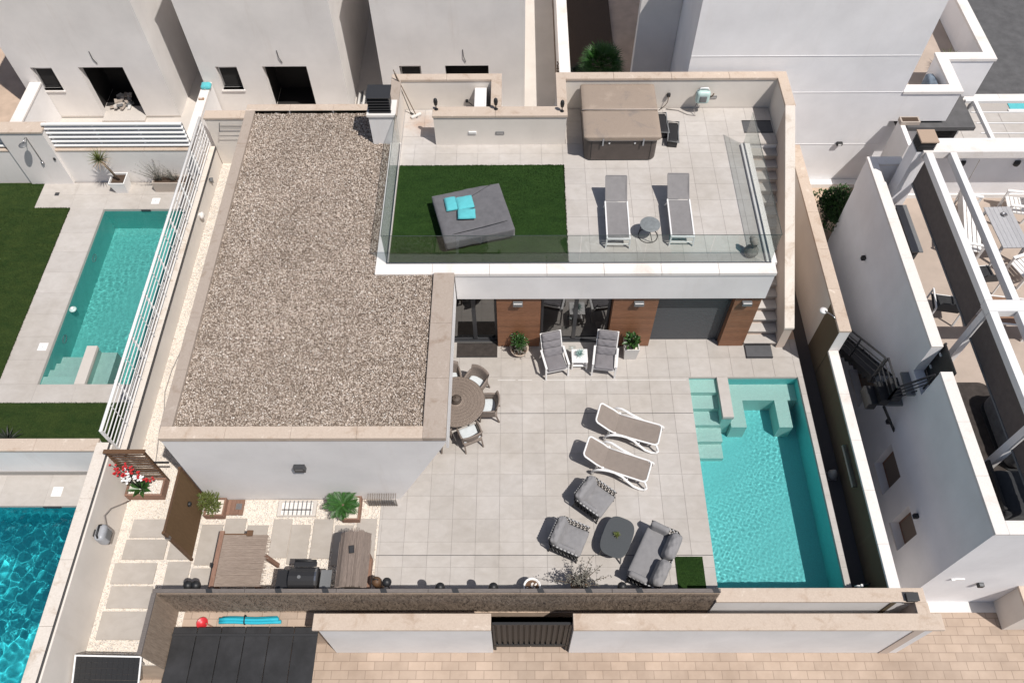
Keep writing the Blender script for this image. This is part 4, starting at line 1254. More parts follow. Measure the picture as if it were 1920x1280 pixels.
# ------------------------------------------------------------------ unfinished houses behind
def raw_house(x0, x1, label, door, win, lamp=True):
    t = thing('unfinished_house', label, 'house', ((x0 + x1) / 2, 26, 0), 0, None)
    Y = 22.55; H = 6.1
    dx0, dx1 = door; wx0, wx1 = win
    b = MB()
    b.box(x0, wx0, Y, Y + .25, -.1, H); b.box(wx0, wx1, Y, Y + .25, -.1, 1.18); b.box(wx0, wx1, Y, Y + .25, 2.12, H)
    b.box(wx1, dx0, Y, Y + .25, -.1, H); b.box(dx0, dx1, Y, Y + .25, 2.12, H); b.box(dx1, x1, Y, Y + .25, -.1, H)
    b.box(x0, x0 + .25, Y + .25, Y + 9, -.1, H); b.box(x1 - .25, x1, Y + .25, Y + 9, -.1, H); b.box(x0 + .25, x1 - .25, Y + 8.75, Y + 9, -.1, H)
    obj('wall', b, M['grey_wall'], t)
    obj('roof', MB().box(x0 + .25, x1 - .25, Y + .25, Y + 8.75, 5.5, 5.7), M['concrete'], t)
    obj('upper_floor', MB().box(x0 + .25, x1 - .25, Y + .25, Y + 8.75, 2.5, 2.75), M['concrete'], t)
    obj('floor', MB().box(x0 + .25, x1 - .25, Y - .0, Y + 8.75, -.09, .02), M['concrete'], t)
    obj('shade_lining', MB().box(x0 + .25, x1 - .25, Y + 1.5, Y + 1.6, 0.02, 2.5).box(dx1 + .12, dx1 + .2, Y + .26, Y + 1.49, .02, 2.5).box(dx0 - .2, dx0 - .12, Y + .26, Y + 1.49, .02, 2.5), M['dark'], t)  # near-black linings put the shade of the interior into the colour
    obj('shade_floor', MB().box(dx0 - .1, dx1 + .1, Y + .55, Y + 1.49, .021, .03), M['dark'], t)  # dark floor sheet painted for the shade beyond the door
    wn = obj('window', MB().box(wx0 + .02, wx1 - .02, Y + .14, Y + .19, 1.20, 1.24).box(wx0 + .02, wx1 - .02, Y + .14, Y + .19, 1.98, 2.10).box(wx0 + .02, wx0 + .06, Y + .14, Y + .19, 1.24, 1.98).box(wx1 - .06, wx1 - .02, Y + .14, Y + .19, 1.24, 1.98), M['steel'], t)
    obj('pane', MB().box(wx0 + .06, wx1 - .06, Y + .16, Y + .17, 1.24, 1.98), M['dark'], wn)  # no glass: black sheet painted in for the shade behind the opening
    obj('sill', MB().box(wx0 - .04, wx1 + .04, Y - .05, Y + .14, 1.13, 1.18), M['cop_white'], wn)
    obj('threshold', MB().box(dx0, dx1, Y - .25, Y + .24, -.03, .05), M['concrete'], t)
    obj('plinth', MB().box(x0, dx0 - .02, Y - .012, Y - .001, 0, .07).box(dx1 + .02, x1, Y - .012, Y - .001, 0, .07), M['concrete'], t)
    cp = MB(); cp.box(x0 - .03, x1 + .03, Y - .03, Y + .28, H, H + .08); cp.box(x0 - .03, x0 + .28, Y + .28, Y + 9, H, H + .08); cp.box(x1 - .28, x1 + .03, Y + .28, Y + 9, H, H + .08)
    obj('coping', cp, M['cop_white'], t)
    cb = MB(); cb.tube([((dx0 + dx1) / 2 - .1, Y - .005, 2.75), ((dx0 + dx1) / 2 - .08, Y - .04, 2.5), ((dx0 + dx1) / 2 - .02, Y - .02, 2.28)], .012, 5)
    obj('cable', cb, M['iron'], t)
    return t
raw_house(-16.92, -12.0, 'unfinished white house furthest left with rubble inside its open doorway', (-14.74, -13.23), (-16.36, -15.64))
raw_house(-10.70, -5.85, 'unfinished white house behind the gravel roof with an empty dark doorway', (-8.54, -7.05), (-10.12, -9.40))
raw_house(-4.58, .28, 'unfinished white house behind the terrace alcove, its doorway half hidden', (-2.40, -.94), (-3.94, -3.21))
rb = thing('rubble_heap', 'heap of bricks and offcuts inside the doorway of the leftmost unfinished house', 'rubble', (-14.2, 23.1, .03))
rr = random.Random(8)
for i in range(34):
    Mx = Matrix.Translation((rr.uniform(-.32, .28), rr.uniform(-.25, .5), rr.uniform(.02, .2))) @ Matrix.Rotation(rr.uniform(0, 6), 4, 'Z') @ Matrix.Rotation(rr.uniform(-.5, .5), 4, 'X')
    obj('chunk', MB().box(-.10, .10, -.05, .05, -.03, .03, Mx), M[rr.choice(['concrete', 'pot_grey', 'pot_tan', 'grey_metal'])], rb, False, False)
# debris in the gap between the second and third house
db = thing('builders_debris', 'grey pipes and rubble heaped in the shaded gap between two unfinished houses', 'debris', (-5.2, 22.6, -.03))
for i in range(22):
    Mx = Matrix.Translation((rr.uniform(-.45, .45), rr.uniform(-.8, .8), rr.uniform(.03, .2))) @ Matrix.Rotation(rr.uniform(0, 6), 4, 'Z') @ Matrix.Rotation(rr.uniform(-.6, .6), 4, 'X')
    obj('chunk', MB().box(-.12, .12, -.07, .07, -.05, .05, Mx), M[rr.choice(['concrete', 'stone_gr', 'grey_metal', 'soil'])], db, False, False)
for i in range(5):
    b = MB(); b.tube([(-.5 + i * .08, -.6, .05), (-.45 + i * .1, .9, .28 + .03 * i)], .045, 8); obj('pipe', b, M['steel' if i % 2 else 'pot_grey'], db, True, False)
# planted strip with the white wall right of the houses
t = thing('plot_wall', 'narrow white wall between the pale yard and the planted bed behind the hot tub', 'wall', (1.6, 23, 0))
obj('wall', MB().box(1.50, 1.80, 19.6, 30, -.1, 1.62), M['white'], t)
coping('coping', 1.46, 1.84, 19.6, 30, 1.621, 1.70, M['cop_white'], t)
g = MB(); g.box(1.84, 3.7, 19.3, 30, -.099, .02); struct(obj('planting_bed', g, M['soil']), 'dark soil bed behind the hot tub wall')
lad = thing('rope_mat', 'coarse brown rope mat hanging on the shaded side of the narrow white wall', 'mat', (1.45, 22.3, .9))
for k in range(3):
    b = MB(); b.tube([(1.46 - .03 * (j % 2), 21.0 + j * .1, 1.35 - .12 * k + .03 * math.sin(j + k)) for j in range(28)], .022, 5); obj('strand', b, M['stem'], lad, True)
# big white house on the right behind
t = thing('white_house', 'large smooth white facade with two level joints behind the stairs', 'house', (8, 22, 0))
b = MB(); b.box(4.95, 11.45, 19.30, 27.5, -.1, 7.4); b.box(11.45, 13.18, 19.302, 19.56, 2.52, 3.56); b.box(12.92, 13.18, 19.56, 20.80, 2.52, 3.56); b.box(12.92, 14.66, 20.80, 21.06, 2.2, 3.56); b.box(14.4, 14.66, 21.06, 26, 2.2, 3.56)
b.box(11.45, 13.0, 19.56, 26, -.1, 2.58); b.box(13.0, 14.5, 21.0, 26, -.1, 2.581); b.box(11.45, 12.0, 19.7, 19.9, -.1, 2.5)
obj('wall', b, M['lav'], t)
for z, xx in ((1.6, 7.7), (3.62, 7.7), (4.9, 4.95)): obj('joint', MB().box(xx, 11.449, 19.288, 19.2995, z, z + .012), M['wmetal'], t)
obj('kerb', MB().box(8.9, 11.9, 19.05, 19.29, -.1, .06), M['wmetal'], t)
b = MB(); b.box(4.92, 11.48, 19.27, 19.58, 7.401, 7.48); b.box(4.92, 5.25, 19.58, 27.5, 7.401, 7.481); obj('coping', b, M['cop_white'], t)
b = MB(); b.box(11.452, 13.22, 19.27, 19.60, 3.561, 3.65); b.box(12.88, 13.22, 19.60, 20.77, 3.561, 3.651); b.box(12.88, 14.70, 20.77, 21.10, 3.561, 3.65); b.box(14.36, 14.70, 21.1, 26, 3.561, 3.651)
obj('coping', b, M['cop_white'], t)
obj('terrace_floor', MB().box(11.452, 12.91, 19.57, 26, 2.60, 2.62).box(12.91, 14.39, 21.07, 26, 2.60, 2.6201), M['pebble_floor'], t)
obj('canopy', MB().box(11.75, 14.1, 19.12, 20.79, 2.28, 2.42).box(13.19, 14.1, 20.79, 21.5, 2.28, 2.421), M['asphalt'], t)
obj('canopy_shade_sheet', MB().box(11.5, 13.95, 19.6, 19.69, -.1, 2.27).box(13.86, 13.95, 19.69, 21.4, -.1, 2.27), M['dark'], t)  # black sheets painted in for the shaded void under the canopy
obj('setback_wall', MB().box(3.72, 4.94, 21.6, 21.9, -.1, 5.2).box(3.40, 3.72, 19.35, 21.9, -.1, 2.1), M['grey_wall'], t)
lp = thing('wall_lamp', 'small black wall lamp on the large smooth white facade', 'wall lamp', (10.2, 19.29, 1.66))
obj('housing', MB().box(-.09, .09, -.10, 0, -.05, .05), M['black'], lp, False, False, .01)
obj('glass', MB().box(-.05, .05, -.104, -.10, -.03, .03), M['wmetal'], lp, False, False)
fb = thing('window_box', 'long narrow tan trough on top of a thin white wall before the dark canopy', 'trough', (11.7, 18.9, 0))
b = MB(); b.box(11.60, 11.74, 18.0, 19.1, -.1, 2.74); obj('wall', b, M['white'], fb)
b = MB(); b.box(11.58, 12.16, 18.86, 19.11, 2.741, 2.86); obj('trough', b, M['pot_tan'], fb)
obj('soil', MB().box(11.63, 12.11, 18.90, 19.07, 2.861, 2.866), M['soil'], fb)
# furniture glimpsed on that terrace
ch_ = thing('folded_parasol', 'blue-grey folded sheet leaning inside the upper terrace parapet of the white house', 'cover', (12.7, 20.0, 2.62))
obj('sheet', MB().rbox(-.14, .14, -.55, .55, 0, .75, .12, 3, .0, .03), fabric('blue grey cover', (.16, .20, .25), var=.3), ch_, True, False)
obj('strap', MB().tube([(-.15, -.2, .3), (-.13, -.2, .76), (.13, -.2, .76), (.15, -.2, .3)], .02, 5), M['wmetal'], ch_, True, False)
ch_ = thing('deck_chair', 'dark sling deck chair at the top edge on the far upper terrace', 'chair', (11.95, 21.9, 2.62), .5)
obj('sling', MB().prism([(-.35, .35), (.1, .22), (.55, .85), (.52, .88), (.1, .27), (-.35, .39)], -.28, .28, 'x'), M['fab_dark'], ch_, False, False)
fr = MB()
for s_ in (-.3, .3): fr.bar((s_, -.4, 0), (s_, .55, .86), .03); fr.bar((s_, .45, 0), (s_, -.35, .40), .03)
obj('frame', fr, M['wood_m'], ch_, False, False)

# ------------------------------------------------------------------ property at the far right (patio with white rails)
g = MB(); g.box(12.2, 40, 17.2, 23.1, -.099, .0); struct(obj('far_patio', g, M['grout']), 'pale tiled patio behind the right-hand house')
tile_field(bpy.data.objects['far_patio'], 12.3, 24, [17.3, 18.5, 19.7, 20.9, 22.1, 22.6], 12.3, .012, M['tile3'], (), .012, stepx=1.6)
t = thing('open_pergola', 'white open pergola frame with thin rails over the far pale patio', 'pergola', (14.2, 17.6, 0))
b = MB(); b.bar((14.15, 20.34, 2.4), (24, 20.34, 2.4), .10); obj('beam', b, M['wmetal'], t)
b = MB(); b.bar((14.42, 20.28, 2.42), (14.42, 17.4, 2.42), .12); obj('beam', b, M['wmetal'], t)
for y in (19.84, 19.35, 18.9, 18.4, 17.9): obj('rail', MB().bar((14.2, y, 2.38), (24, y, 2.38), .03), M['wmetal'], t)
for x in (14.42, 19.0): obj('post', MB().bar((x, 20.34, 0), (x, 20.34, 2.34), .12), M['wmetal'], t)
obj('post', MB().bar((14.42, 17.4, 0), (14.42, 17.4, 2.34), .12), M['wmetal'], t)
t = wall_thing('garden_wall', 'white-topped garden wall beside the asphalt road at the right edge', (18, 19.4, 0))
obj('wall', MB().box(15.0, 40, 23.12, 23.32, -.1, .12), M['white'], t); coping('coping', 15.0, 40, 23.08, 23.36, .121, .18, M['cop_white'], t)
g = thing('distant_pool', 'sliver of turquoise pool by the white-topped wall at the right edge', 'pool', (17.2, 18.9, 0))
obj('water', MB().box(17.6, 24, 22.72, 23.05, .002, .02), M['turq'], g); obj('rim', MB().box(17.5, 24, 22.62, 22.719, .002, .04), M['wmetal'], g)

# ------------------------------------------------------------------ right-hand white house with roof terrace
_before = set(bpy.data.objects)
HX = 9.62; FZ = 2.70; PZ = 3.80
rh = thing('terrace_house', 'white house on the right with a roof terrace, broad white parapet and side windows', 'house', (12, 11, -1.2))
b = MB()
WIN = [(11.0, 12.25), (8.28, 9.22), (6.75, 7.50)]
edges = [5.60]
for a, c in sorted(WIN): edges += [a, c]
edges.append(16.50)
for i in range(0, len(edges) - 1):
    y0, y1 = edges[i], edges[i + 1]
    if i % 2 == 0: b.box(HX, HX + .30, y0, y1, -1.2, FZ)
    else:
        b.box(HX, HX + .30, y0, y1, .60, FZ); b.box(HX, HX + .30, y0, y1, -1.2, -.60)
b.box(HX + .30, 20, 5.60, 5.90, -1.2, FZ); b.box(HX + .3, 20, 16.06, 16.35, -1.2, 2.4)
obj('wall', b, M['lav'], rh)
b = MB(); b.box(HX, HX + .26, 5.60, 9.50, FZ + .001, PZ - .08); b.box(HX, HX + .26, 10.20, 15.0, FZ + .001, PZ - .08); b.box(HX, HX + .24, 15.0, 16.55, FZ + .001, PZ - .081); b.box(HX + .26, 20, 5.60, 5.86, FZ + .001, PZ - .08); b.box(HX + .24, HX + .95, 16.30, 16.55, FZ + .001, PZ - .08)
obj('parapet', b, M['lav'], rh)
coping('coping', HX - .02, HX + .27, 5.58, 9.50, PZ - .079, PZ, M['cop_white'], rh)
coping('coping', HX - .02, HX + .27, 10.20, 15.6, PZ - .079, PZ, M['cop_white'], rh)
coping('coping', HX - .02, HX + .24, 15.6, 16.58, PZ - .079, PZ - .002, M['cop_white'], rh)
coping('coping', HX + .24, HX + .95, 16.28, 16.58, PZ - .079, PZ, M['cop_white'], rh)
coping('coping', HX + .27, 20, 5.58, 5.88, PZ - .079, PZ - .001, M['cop_white'], rh)
obj('terrace_floor', MB().box(HX + .26, 20, 5.86, 16.06, FZ - .2, FZ), M['pebble_floor'], rh)
b = MB(); b.box(10.5, 20, 16.06, 16.3, FZ, 4.72); obj('terrace_back_wall', b, M['lav'], rh)
obj('skirting', MB().box(10.7, 20, 16.02, 16.059, FZ, FZ + .14), M['wmetal'], rh)
for (a, c) in WIN:
    w_ = obj('window', MB().box(HX + .22, HX + .26, a, c, -.6, -.54).box(HX + .22, HX + .26, a, c, .54, .6).box(HX + .22, HX + .26, a, a + .05, -.54, .54).box(HX + .22, HX + .26, c - .05, c, -.54, .54), M['wood_m'], rh)
    obj('pane', MB().box(HX + .23, HX + .24, a + .05, c - .05, -.54, .54), plain('brown blind', (.20, .155, .125), .7), w_)
    obj('sill', MB().box(HX - .03, HX + .21, a, c, -.64, -.601), M['cop_white'], w_)
for x, y, z, nm in ((HX - .02, 9.72, .9, 'beneath the stair landing'), (HX - .02, 7.1, .9, 'between the two nearer side windows')):
    lp = thing('wall_lamp', 'black round wall lamp on the white side wall ' + nm, 'wall lamp', (x, y, z))
    obj('housing', MB().box(-.09, .02, -.06, .06, -.06, .06), M['black'], lp, False, False, .015)
    obj('shade', MB().box(-.10, -.02, -.05, .05, -.064, -.06), M['wmetal'], lp, False, False)
lp = thing('wall_lamp', 'black wall lamp high on the blank white side wall by the bush', 'wall lamp', (HX - .02, 14.3, 2.1))
obj('housing', MB().box(-.09, .02, -.06, .06, -.06, .06), M['black'], lp, False, False, .015); obj('shade', MB().box(-.10, -.02, -.05, .05, -.064, -.06), M['wmetal'], lp, False, False)
lp = thing('wall_lamp', 'black wall lamp low on the white street front at the lower right', 'wall lamp', (10.9, 5.595, .4))
obj('housing', MB().box(-.07, .07, -.10, 0, -.06, .06), M['black'], lp, False, False, .015); obj('shade', MB().box(-.05, .05, -.09, -.02, .061, .066), M['grey_metal'], lp, False, False)
sp = thing('house_sign', 'little white house sign on the sunlit street front at the lower right', 'sign', (10.2, 5.595, .75))
obj('plate', MB().box(-.07, .16, -.03, 0, -.03, .03), M['wmetal'], sp, False, False); obj('bracket', MB().box(-.15, -.07, -.05, 0, -.01, .02), M['wmetal'], sp, False, False)
kb = thing('step_block', 'beige rendered step block at the street front of the right house', 'step', (13.2, 5.2, -1.2))
obj('block', MB().box(12.0, 15, 4.9, 5.595, -1.2, .1), M['cream'], kb); obj('coping', MB().box(11.95, 15, 4.86, 5.595, .101, .17), M['cop_warm'], kb)
# chimney on the roof terrace
c2 = thing('chimney', 'white chimney with black louvres and a beige plate on the right-hand roof terrace', 'chimney', (10.5, 15.9, FZ))
obj('shaft', MB().box(10.30, 10.72, 15.62, 16.05, FZ, 4.85), M['lav'], c2)
cw = obj('cowl', MB().box(10.40, 10.62, 15.72, 15.98, 4.85, 5.18), M['black'], c2)
for i in range(6): obj('louvre', MB().box(10.30, 10.72, 15.62, 16.06, 4.88 + i * .05, 4.895 + i * .05), M['iron'], cw)
obj('cap', MB().box(10.28, 10.74, 15.60, 16.08, 5.19, 5.23), M['chimtop'], cw)
# pergola on the roof terrace
pg = thing('pergola', 'white pergola on the right-hand roof terrace with dark roller screens', 'pergola', (10.6, 11, FZ))
BZ = 4.72
obj('post', MB().box(10.50, 10.66, 10.44, 10.62, FZ, BZ - .001), M['wmetal'], pg)
obj('post', MB().box(10.50, 10.66, 7.5, 7.68, FZ, BZ - .001), M['wmetal'], pg)
obj('beam', MB().box(10.50, 10.68, 10.75, 15.55, BZ, BZ + .2), M['wmetal'], pg)
obj('beam', MB().box(10.50, 10.68, 5.9, 10.42, BZ, BZ + .2), M['wmetal'], pg)
obj('beam', MB().box(11.14, 11.30, 10.75, 15.55, BZ, BZ + .2), M['wmetal'], pg)
obj('beam', MB().box(11.14, 11.30, 5.9, 10.42, BZ, BZ + .2), M['wmetal'], pg)
obj('beam', MB().box(10.50, 20, 10.43, 10.74, BZ - .02, BZ + .203), M['wmetal'], pg)
obj('beam', MB().box(10.45, 20, 15.56, 16.04, BZ - .02, BZ + .203), M['cop_white'], pg)
for a, c in ((10.76, 15.5), (7.70, 10.42), (5.9, 7.48)):
    obj('screen', MB().box(10.565, 10.572, a, c, 3.86, BZ), M['screen'], pg)
    obj('screen_bar', MB().box(10.55, 10.59, a, c, 3.80, 3.858), M['grey_metal'], pg)
rp = thing('pull_cord', 'thin pale cord hanging from the rear beam of the right-hand pergola', 'cord', (12.0, 15.5, FZ))
obj('cord', MB().tube([(12.0, 15.50, 4.7), (12.1, 15.45, 2.75)], .008, 5), M['pot_tan'], rp); obj('toggle', MB().cyl(12.1, 15.45, 2.70, 2.78, .025, n=8), M['pot_tan'], rp)
for x, lb in ((12.0, 'left black round lamp on the shaded back wall under the pergola'), (13.5, 'right black round lamp on the shaded back wall under the pergola')):
    lp = thing('wall_lamp', lb, 'wall lamp', (x, 16.05, 4.05)); obj('housing', MB().lathe([(.075, -.08), (.09, 0), (.075, .08)], 12), M['black'], lp, True, False); obj('base', MB().box(-.04, .04, -.02, .02, -.05, .05), M['iron'], lp, False, False)
# external metal stair
ms = thing('metal_stair', 'black open-tread metal stair with railings against the white side wall', 'stair', (9.2, 11, -1.2))
_ms = ms
obj('landing', MB().box(9.0, 9.58, 9.62, 10.50, 1.92, 1.97), M['grey_metal'], ms)
for i in range(3): obj('board', MB().box(9.01, 9.57, 9.63 + i * .29, 9.90 + i * .29, 1.971, 1.985), M['grey_metal'], ms)
for i in range(11):
    obj('tread', MB().box(8.94, 9.50, 10.52 + i * .25, 10.75 + i * .25, 1.60 - i * .19, 1.79 - i * .19), M['iron'], ms)
for x in (8.93, 9.51):
    b = MB(); b.bar((x, 10.45, 1.90), (x, 13.3, -.26), .03, .16); obj('stringer', b, M['black'], ms)
obj('platform', MB().box(9.30, 9.98, 9.52, 10.18, 2.62, 2.69), M['grey_metal'], ms)
for i in range(3): obj('tread', MB().box(9.30 - .24 * (i + 1), 9.30 - .24 * i - .01, 9.60, 10.14, 2.20 - i * .2, 2.48 - i * .2), M['black'], ms)
def rail_run(p, q, h, nb, parent):
    p = Vector(p); q = Vector(q); u_ = Vector((0, 0, 1))
    obj('handrail', MB().bar(p + u_ * h, q + u_ * h, .04), M['iron'], parent)
    for k in (1, 2, 3): obj('rail', MB().bar(p + u_ * h * k / 4, q + u_ * h * k / 4, .022), M['iron'], parent)
    for s_ in range(nb + 1):
        a = p.lerp(q, s_ / nb); obj('baluster', MB().bar(a, a + u_ * h, .035), M['iron'], parent)
rail_run((8.93, 10.48, 1.97), (8.93, 12.9, .12), .90, 2, ms)
obj('handrail', MB().bar((9.54, 10.5, 2.35), (9.54, 12.9, .50), .035), M['iron'], ms)
rail_run((9.0, 9.62, 1.97), (9.0, 10.48, 1.97), .90, 1, ms)
rail_run((9.0, 9.62, 1.97), (9.60, 9.56, 2.69), .90, 1, ms)
obj('brace', MB().bar((9.02, 9.62, 1.92), (9.60, 9.25, 1.0), .05), M['black'], ms); obj('wall_plate', MB().box(9.55, 9.615, 9.17, 9.32, .9, 1.05), M['black'], ms)
dg = thing('roof_gate', 'black sheet metal gate closing the gap in the white parapet above the metal stair', 'gate', (9.95, 9.85, FZ))
obj('leaf', MB().box(9.93, 9.96, 9.44, 10.24, FZ + .02, PZ + .02), M['black'], dg); obj('post', MB().box(9.92, 9.97, 10.241, 10.28, FZ, PZ + .04), M['iron'], dg)
obj('hinge', MB().box(9.90, 9.93, 10.1, 10.2, 3.5, 3.54).box(9.90, 9.93, 10.1, 10.2, 2.95, 2.99), M['wmetal'], dg)
RSHIFT = Vector((.26, .27, -.40))
def settle(before):
    for o in set(bpy.data.objects) - before:
        if o.parent is None: o.location = o.location + RSHIFT
settle(_before)
_ms.location = _ms.location + Vector((.12, .12, -.22))
# ------------------------------------------------------------------ roof terrace furniture
TZ = 3.42
# draped daybed
dbd = thing('daybed', 'low square daybed under a draped charcoal cover on the terrace turf', 'daybed', (-1.15, 14.36, TZ + .016), R(15))
def drape(hx, hy, h, seed, n=44):
    rs = random.Random(seed)
    mb = MB(); vs = []; fs = []
    N = n
    E = .52
    for i in range(N + 1):
        for j in range(N + 1):
            u_ = -1 + 2 * i / N; v_ = -1 + 2 * j / N
            x = u_ * (hx + E); y = v_ * (hy + E)
            ox = max(0, abs(x) - hx); oy = max(0, abs(y) - hy)
            d = math.hypot(ox, oy)
            z = h; px, py = x, y
            if ox > 0 or oy > 0:
                dd = max(ox, oy)
                k = min(1, dd / E)
                px = math.copysign(min(abs(x), hx) + .02 * math.sin(PI * k) - .05 * k + (.007 * math.sin(y * 14) * k), x) if ox > 0 else x
                py = math.copysign(min(abs(y), hy) + .02 * math.sin(PI * k) - .05 * k + (.008 * math.sin(x * 11 + 1) * k), y) if oy > 0 else y
                z = h - min(h - .12, dd * h / E) 
                if ox > 0 and oy > 0:
                    px = math.copysign(hx - .05 * k, x); py = math.copysign(hy - .05 * k, y)
            else:
                z = h + .022 * math.sin(x * 3.1 + 1) * math.sin(y * 2.3) + .006 * math.sin(x * 17 + y * 9) - .05 * max(0, 1 - abs(y + hy * .72 - .12 * x) / .10) * .6
                z += .05 * (y / hy) * .5 - .02 * (1 - (x / hx) ** 2) * (1 - (y / hy) ** 2)
                ed = min(hx - abs(x), hy - abs(y))
                if ed < .08: z -= .03 * (1 - ed / .08) ** 2
            vs.append((px, py, z))
    for i in range(N):
        for j in range(N):
            a = i * (N + 1) + j
            fs.append((a, a + N + 1, a + N + 2, a + 1))
    return mb.add(vs, fs)
obj('cover', drape(.92, .83, .46, 2), M['fab_cover'], dbd, True, False)
obj('base', MB().box(-.78, .78, -.70, .70, .0, .30), M['black'], dbd, False, False)
seam = MB(); seam.tube([(-.6, .30, .49), (-.1, .42, .492), (.7, .80, .49)], .008, 5); seam.tube([(-.80, -.62, .445), (.1, -.57, .445), (.80, -.52, .445)], .008, 5)
obj('seam', seam, M['fab_dark'], dbd, True, False)
for (x, y, w_, h_, rz, z, lb) in ((-1.72, 14.60, .30, .46, .22, .44, 'partly tucked narrow turquoise cushion on the left side of the charcoal daybed'), (-1.36, 14.62, .44, .44, .25, .46, 'large turquoise cushion lying flat at the head of the charcoal daybed'), (-1.30, 14.22, .46, .32, .06, .47, 'turquoise cushion overlapping the others towards the middle of the charcoal daybed')):
    c = thing('cushion', lb, 'cushion', (x, y, TZ + .03 + z), rz, 'turquoise cushions on the daybed')
    obj('cushion', MB().rbox(-w_ / 2, w_ / 2, -h_ / 2, h_ / 2, 0, .09, .045, 5, .03, .004), M['turq'], c, True, False)
    obj('piping', MB().tube([(-w_ / 2, -h_ / 2, .045), (w_ / 2, -h_ / 2, .045), (w_ / 2, h_ / 2, .045), (-w_ / 2, h_ / 2, .045)], .008, 5, True), M['turq'], c, True, False)

# sling sun loungers on the terrace
def sling_lounger(name, label, loc, rz, group):
    t = thing(name, label, 'sun lounger', loc, rz, group)
    for s_ in (-1, 1):
        obj('side_rail', MB().bar((s_ * .29, -.96, .33), (s_ * .29, .30, .36), .035, .05), M['wmetal'], t, False, False)
        obj('leg', MB().bar((s_ * .29, -.955, .34), (s_ * .31, -.99, 0), .035), M['wmetal'], t, False, False)
        obj('leg', MB().bar((s_ * .29, .20, .35), (s_ * .30, .42, 0), .035), M['wmetal'], t, False, False)
        obj('back_rail', MB().bar((s_ * .275, .30, .36), (s_ * .275, .90, .70), .028), M['sling'], t, False, False)
    obj('foot_bar', MB().bar((-.29, -.96, .33), (.29, -.96, .33), .035, .045), M['wmetal'], t, False, False)
    obj('cross_bar', MB().bar((-.31, -.975, .15), (.31, -.975, .15), .025), M['wmetal'], t, False, False)
    obj('cross_bar', MB().bar((-.30, .30, .33), (.30, .30, .33), .03), M['wmetal'], t, False, False)
    sl = MB()
    n = 10
    for i in range(n):
        y0 = -.93 + 1.2 * i / n; y1 = -.93 + 1.2 * (i + 1) / n
        z0 = .352 + .025 * i / n - .018 * math.sin(PI * i / n); z1 = .352 + .025 * (i + 1) / n - .018 * math.sin(PI * (i + 1) / n)
        sl.quad((-.27, y0, z0), (.27, y0, z0), (.27, y1, z1), (-.27, y1, z1))
    obj('seat_sling', sl, M['sling'], t, False, False)
    bk = MB()
    n = 6
    for i in range(n):
        a, b = i / n, (i + 1) / n
        f = lambda q: (.30 + .60 * q, .378 + .335 * q - .02 * math.sin(PI * q))
        (y0, z0), (y1, z1) = f(a), f(b)
        bk.quad((-.262, y0, z0), (.262, y0, z0), (.262, y1, z1), (-.262, y1, z1))
    obj('back_sling', bk, M['sling'], t, False, False)
    obj('head_bar', MB().bar((-.275, .905, .705), (.275, .905, .705), .028), M['sling'], t, False, False)
    obj('prop', MB().bar((-.25, .72, .58), (-.25, .62, .34), .02).bar((.25, .72, .58), (.25, .62, .34), .02), M['wmetal'], t, False, False)
    return t
l1 = sling_lounger('sun_lounger', 'grey sling sun lounger on the terrace next to the turf, left of the round table', (2.62, 14.50, TZ), R(-1), 'grey sling loungers on the roof terrace')
dup(l1, (4.27, 14.57, TZ), R(-1), 'grey sling sun lounger on the terrace between the round table and the stair-side glass')
# round side table
t = thing('side_table', 'round grey side table with crossed black legs between the terrace loungers', 'table', (3.43, 13.93, TZ))
obj('tabletop', MB().lathe([(.245, .435), (.26, .44), (.26, .452), (.245, .456)], 32), plain('grey stone top', (.20, .215, .22), .5, var=.2, scale=12), t, 'auto', False)
for k in range(3):
    a = k * 2 * PI / 3 + .4
    obj('leg', MB().bar((.22 * math.cos(a), .22 * math.sin(a), .44), (.25 * math.cos(a + .5), .25 * math.sin(a + .5), 0), .018), M['black'], t, False, False)
obj('base_ring', MB().tube([(.25 * math.cos(k * PI / 14), .25 * math.sin(k * PI / 14), .012) for k in range(28)], .011, 6, True), M['black'], t, True, False)
# stone bust
t = thing('bust', 'grey cast stone bust in the front corner of the railed terrace', 'statue', (6.0, 13.30, TZ), R(25))
obj('body', MB().lathe([(.10, 0), (.15, .03), (.185, .12), (.17, .20), (.11, .27), (.065, .31), (.06, .36)], 18), M['stone_gr'], t, True, False)
hd = MB(); hd.lathe([(.03, .33), (.075, .37), (.092, .43), (.095, .48), (.075, .54), (.03, .57)], 16, 0, -.01)
hd.add([(-.018, -.10, .44), (.018, -.10, .44), (0, -.135, .445), (0, -.098, .49)], [(0, 1, 2), (1, 3, 2), (3, 0, 2)])
obj('head', hd, M['stone_gr'], t, True, False)
obj('hair', MB().lathe([(.05, .42), (.105, .46), (.10, .53), (.06, .585), (.01, .59)], 14, 0, .03).lathe([(.02, .44), (.06, .47), (.05, .53), (.01, .55)], 10, .0, .125), M['stone_gr'], t, True, False)
obj('eyes', MB().lathe([(.002, .468), (.014, .474), (.002, .48)], 8, -.035, -.098).lathe([(.002, .468), (.014, .474), (.002, .48)], 8, .035, -.098).box(-.025, .025, -.105, -.098, .405, .412), M['stone_gr'], t, True, False)
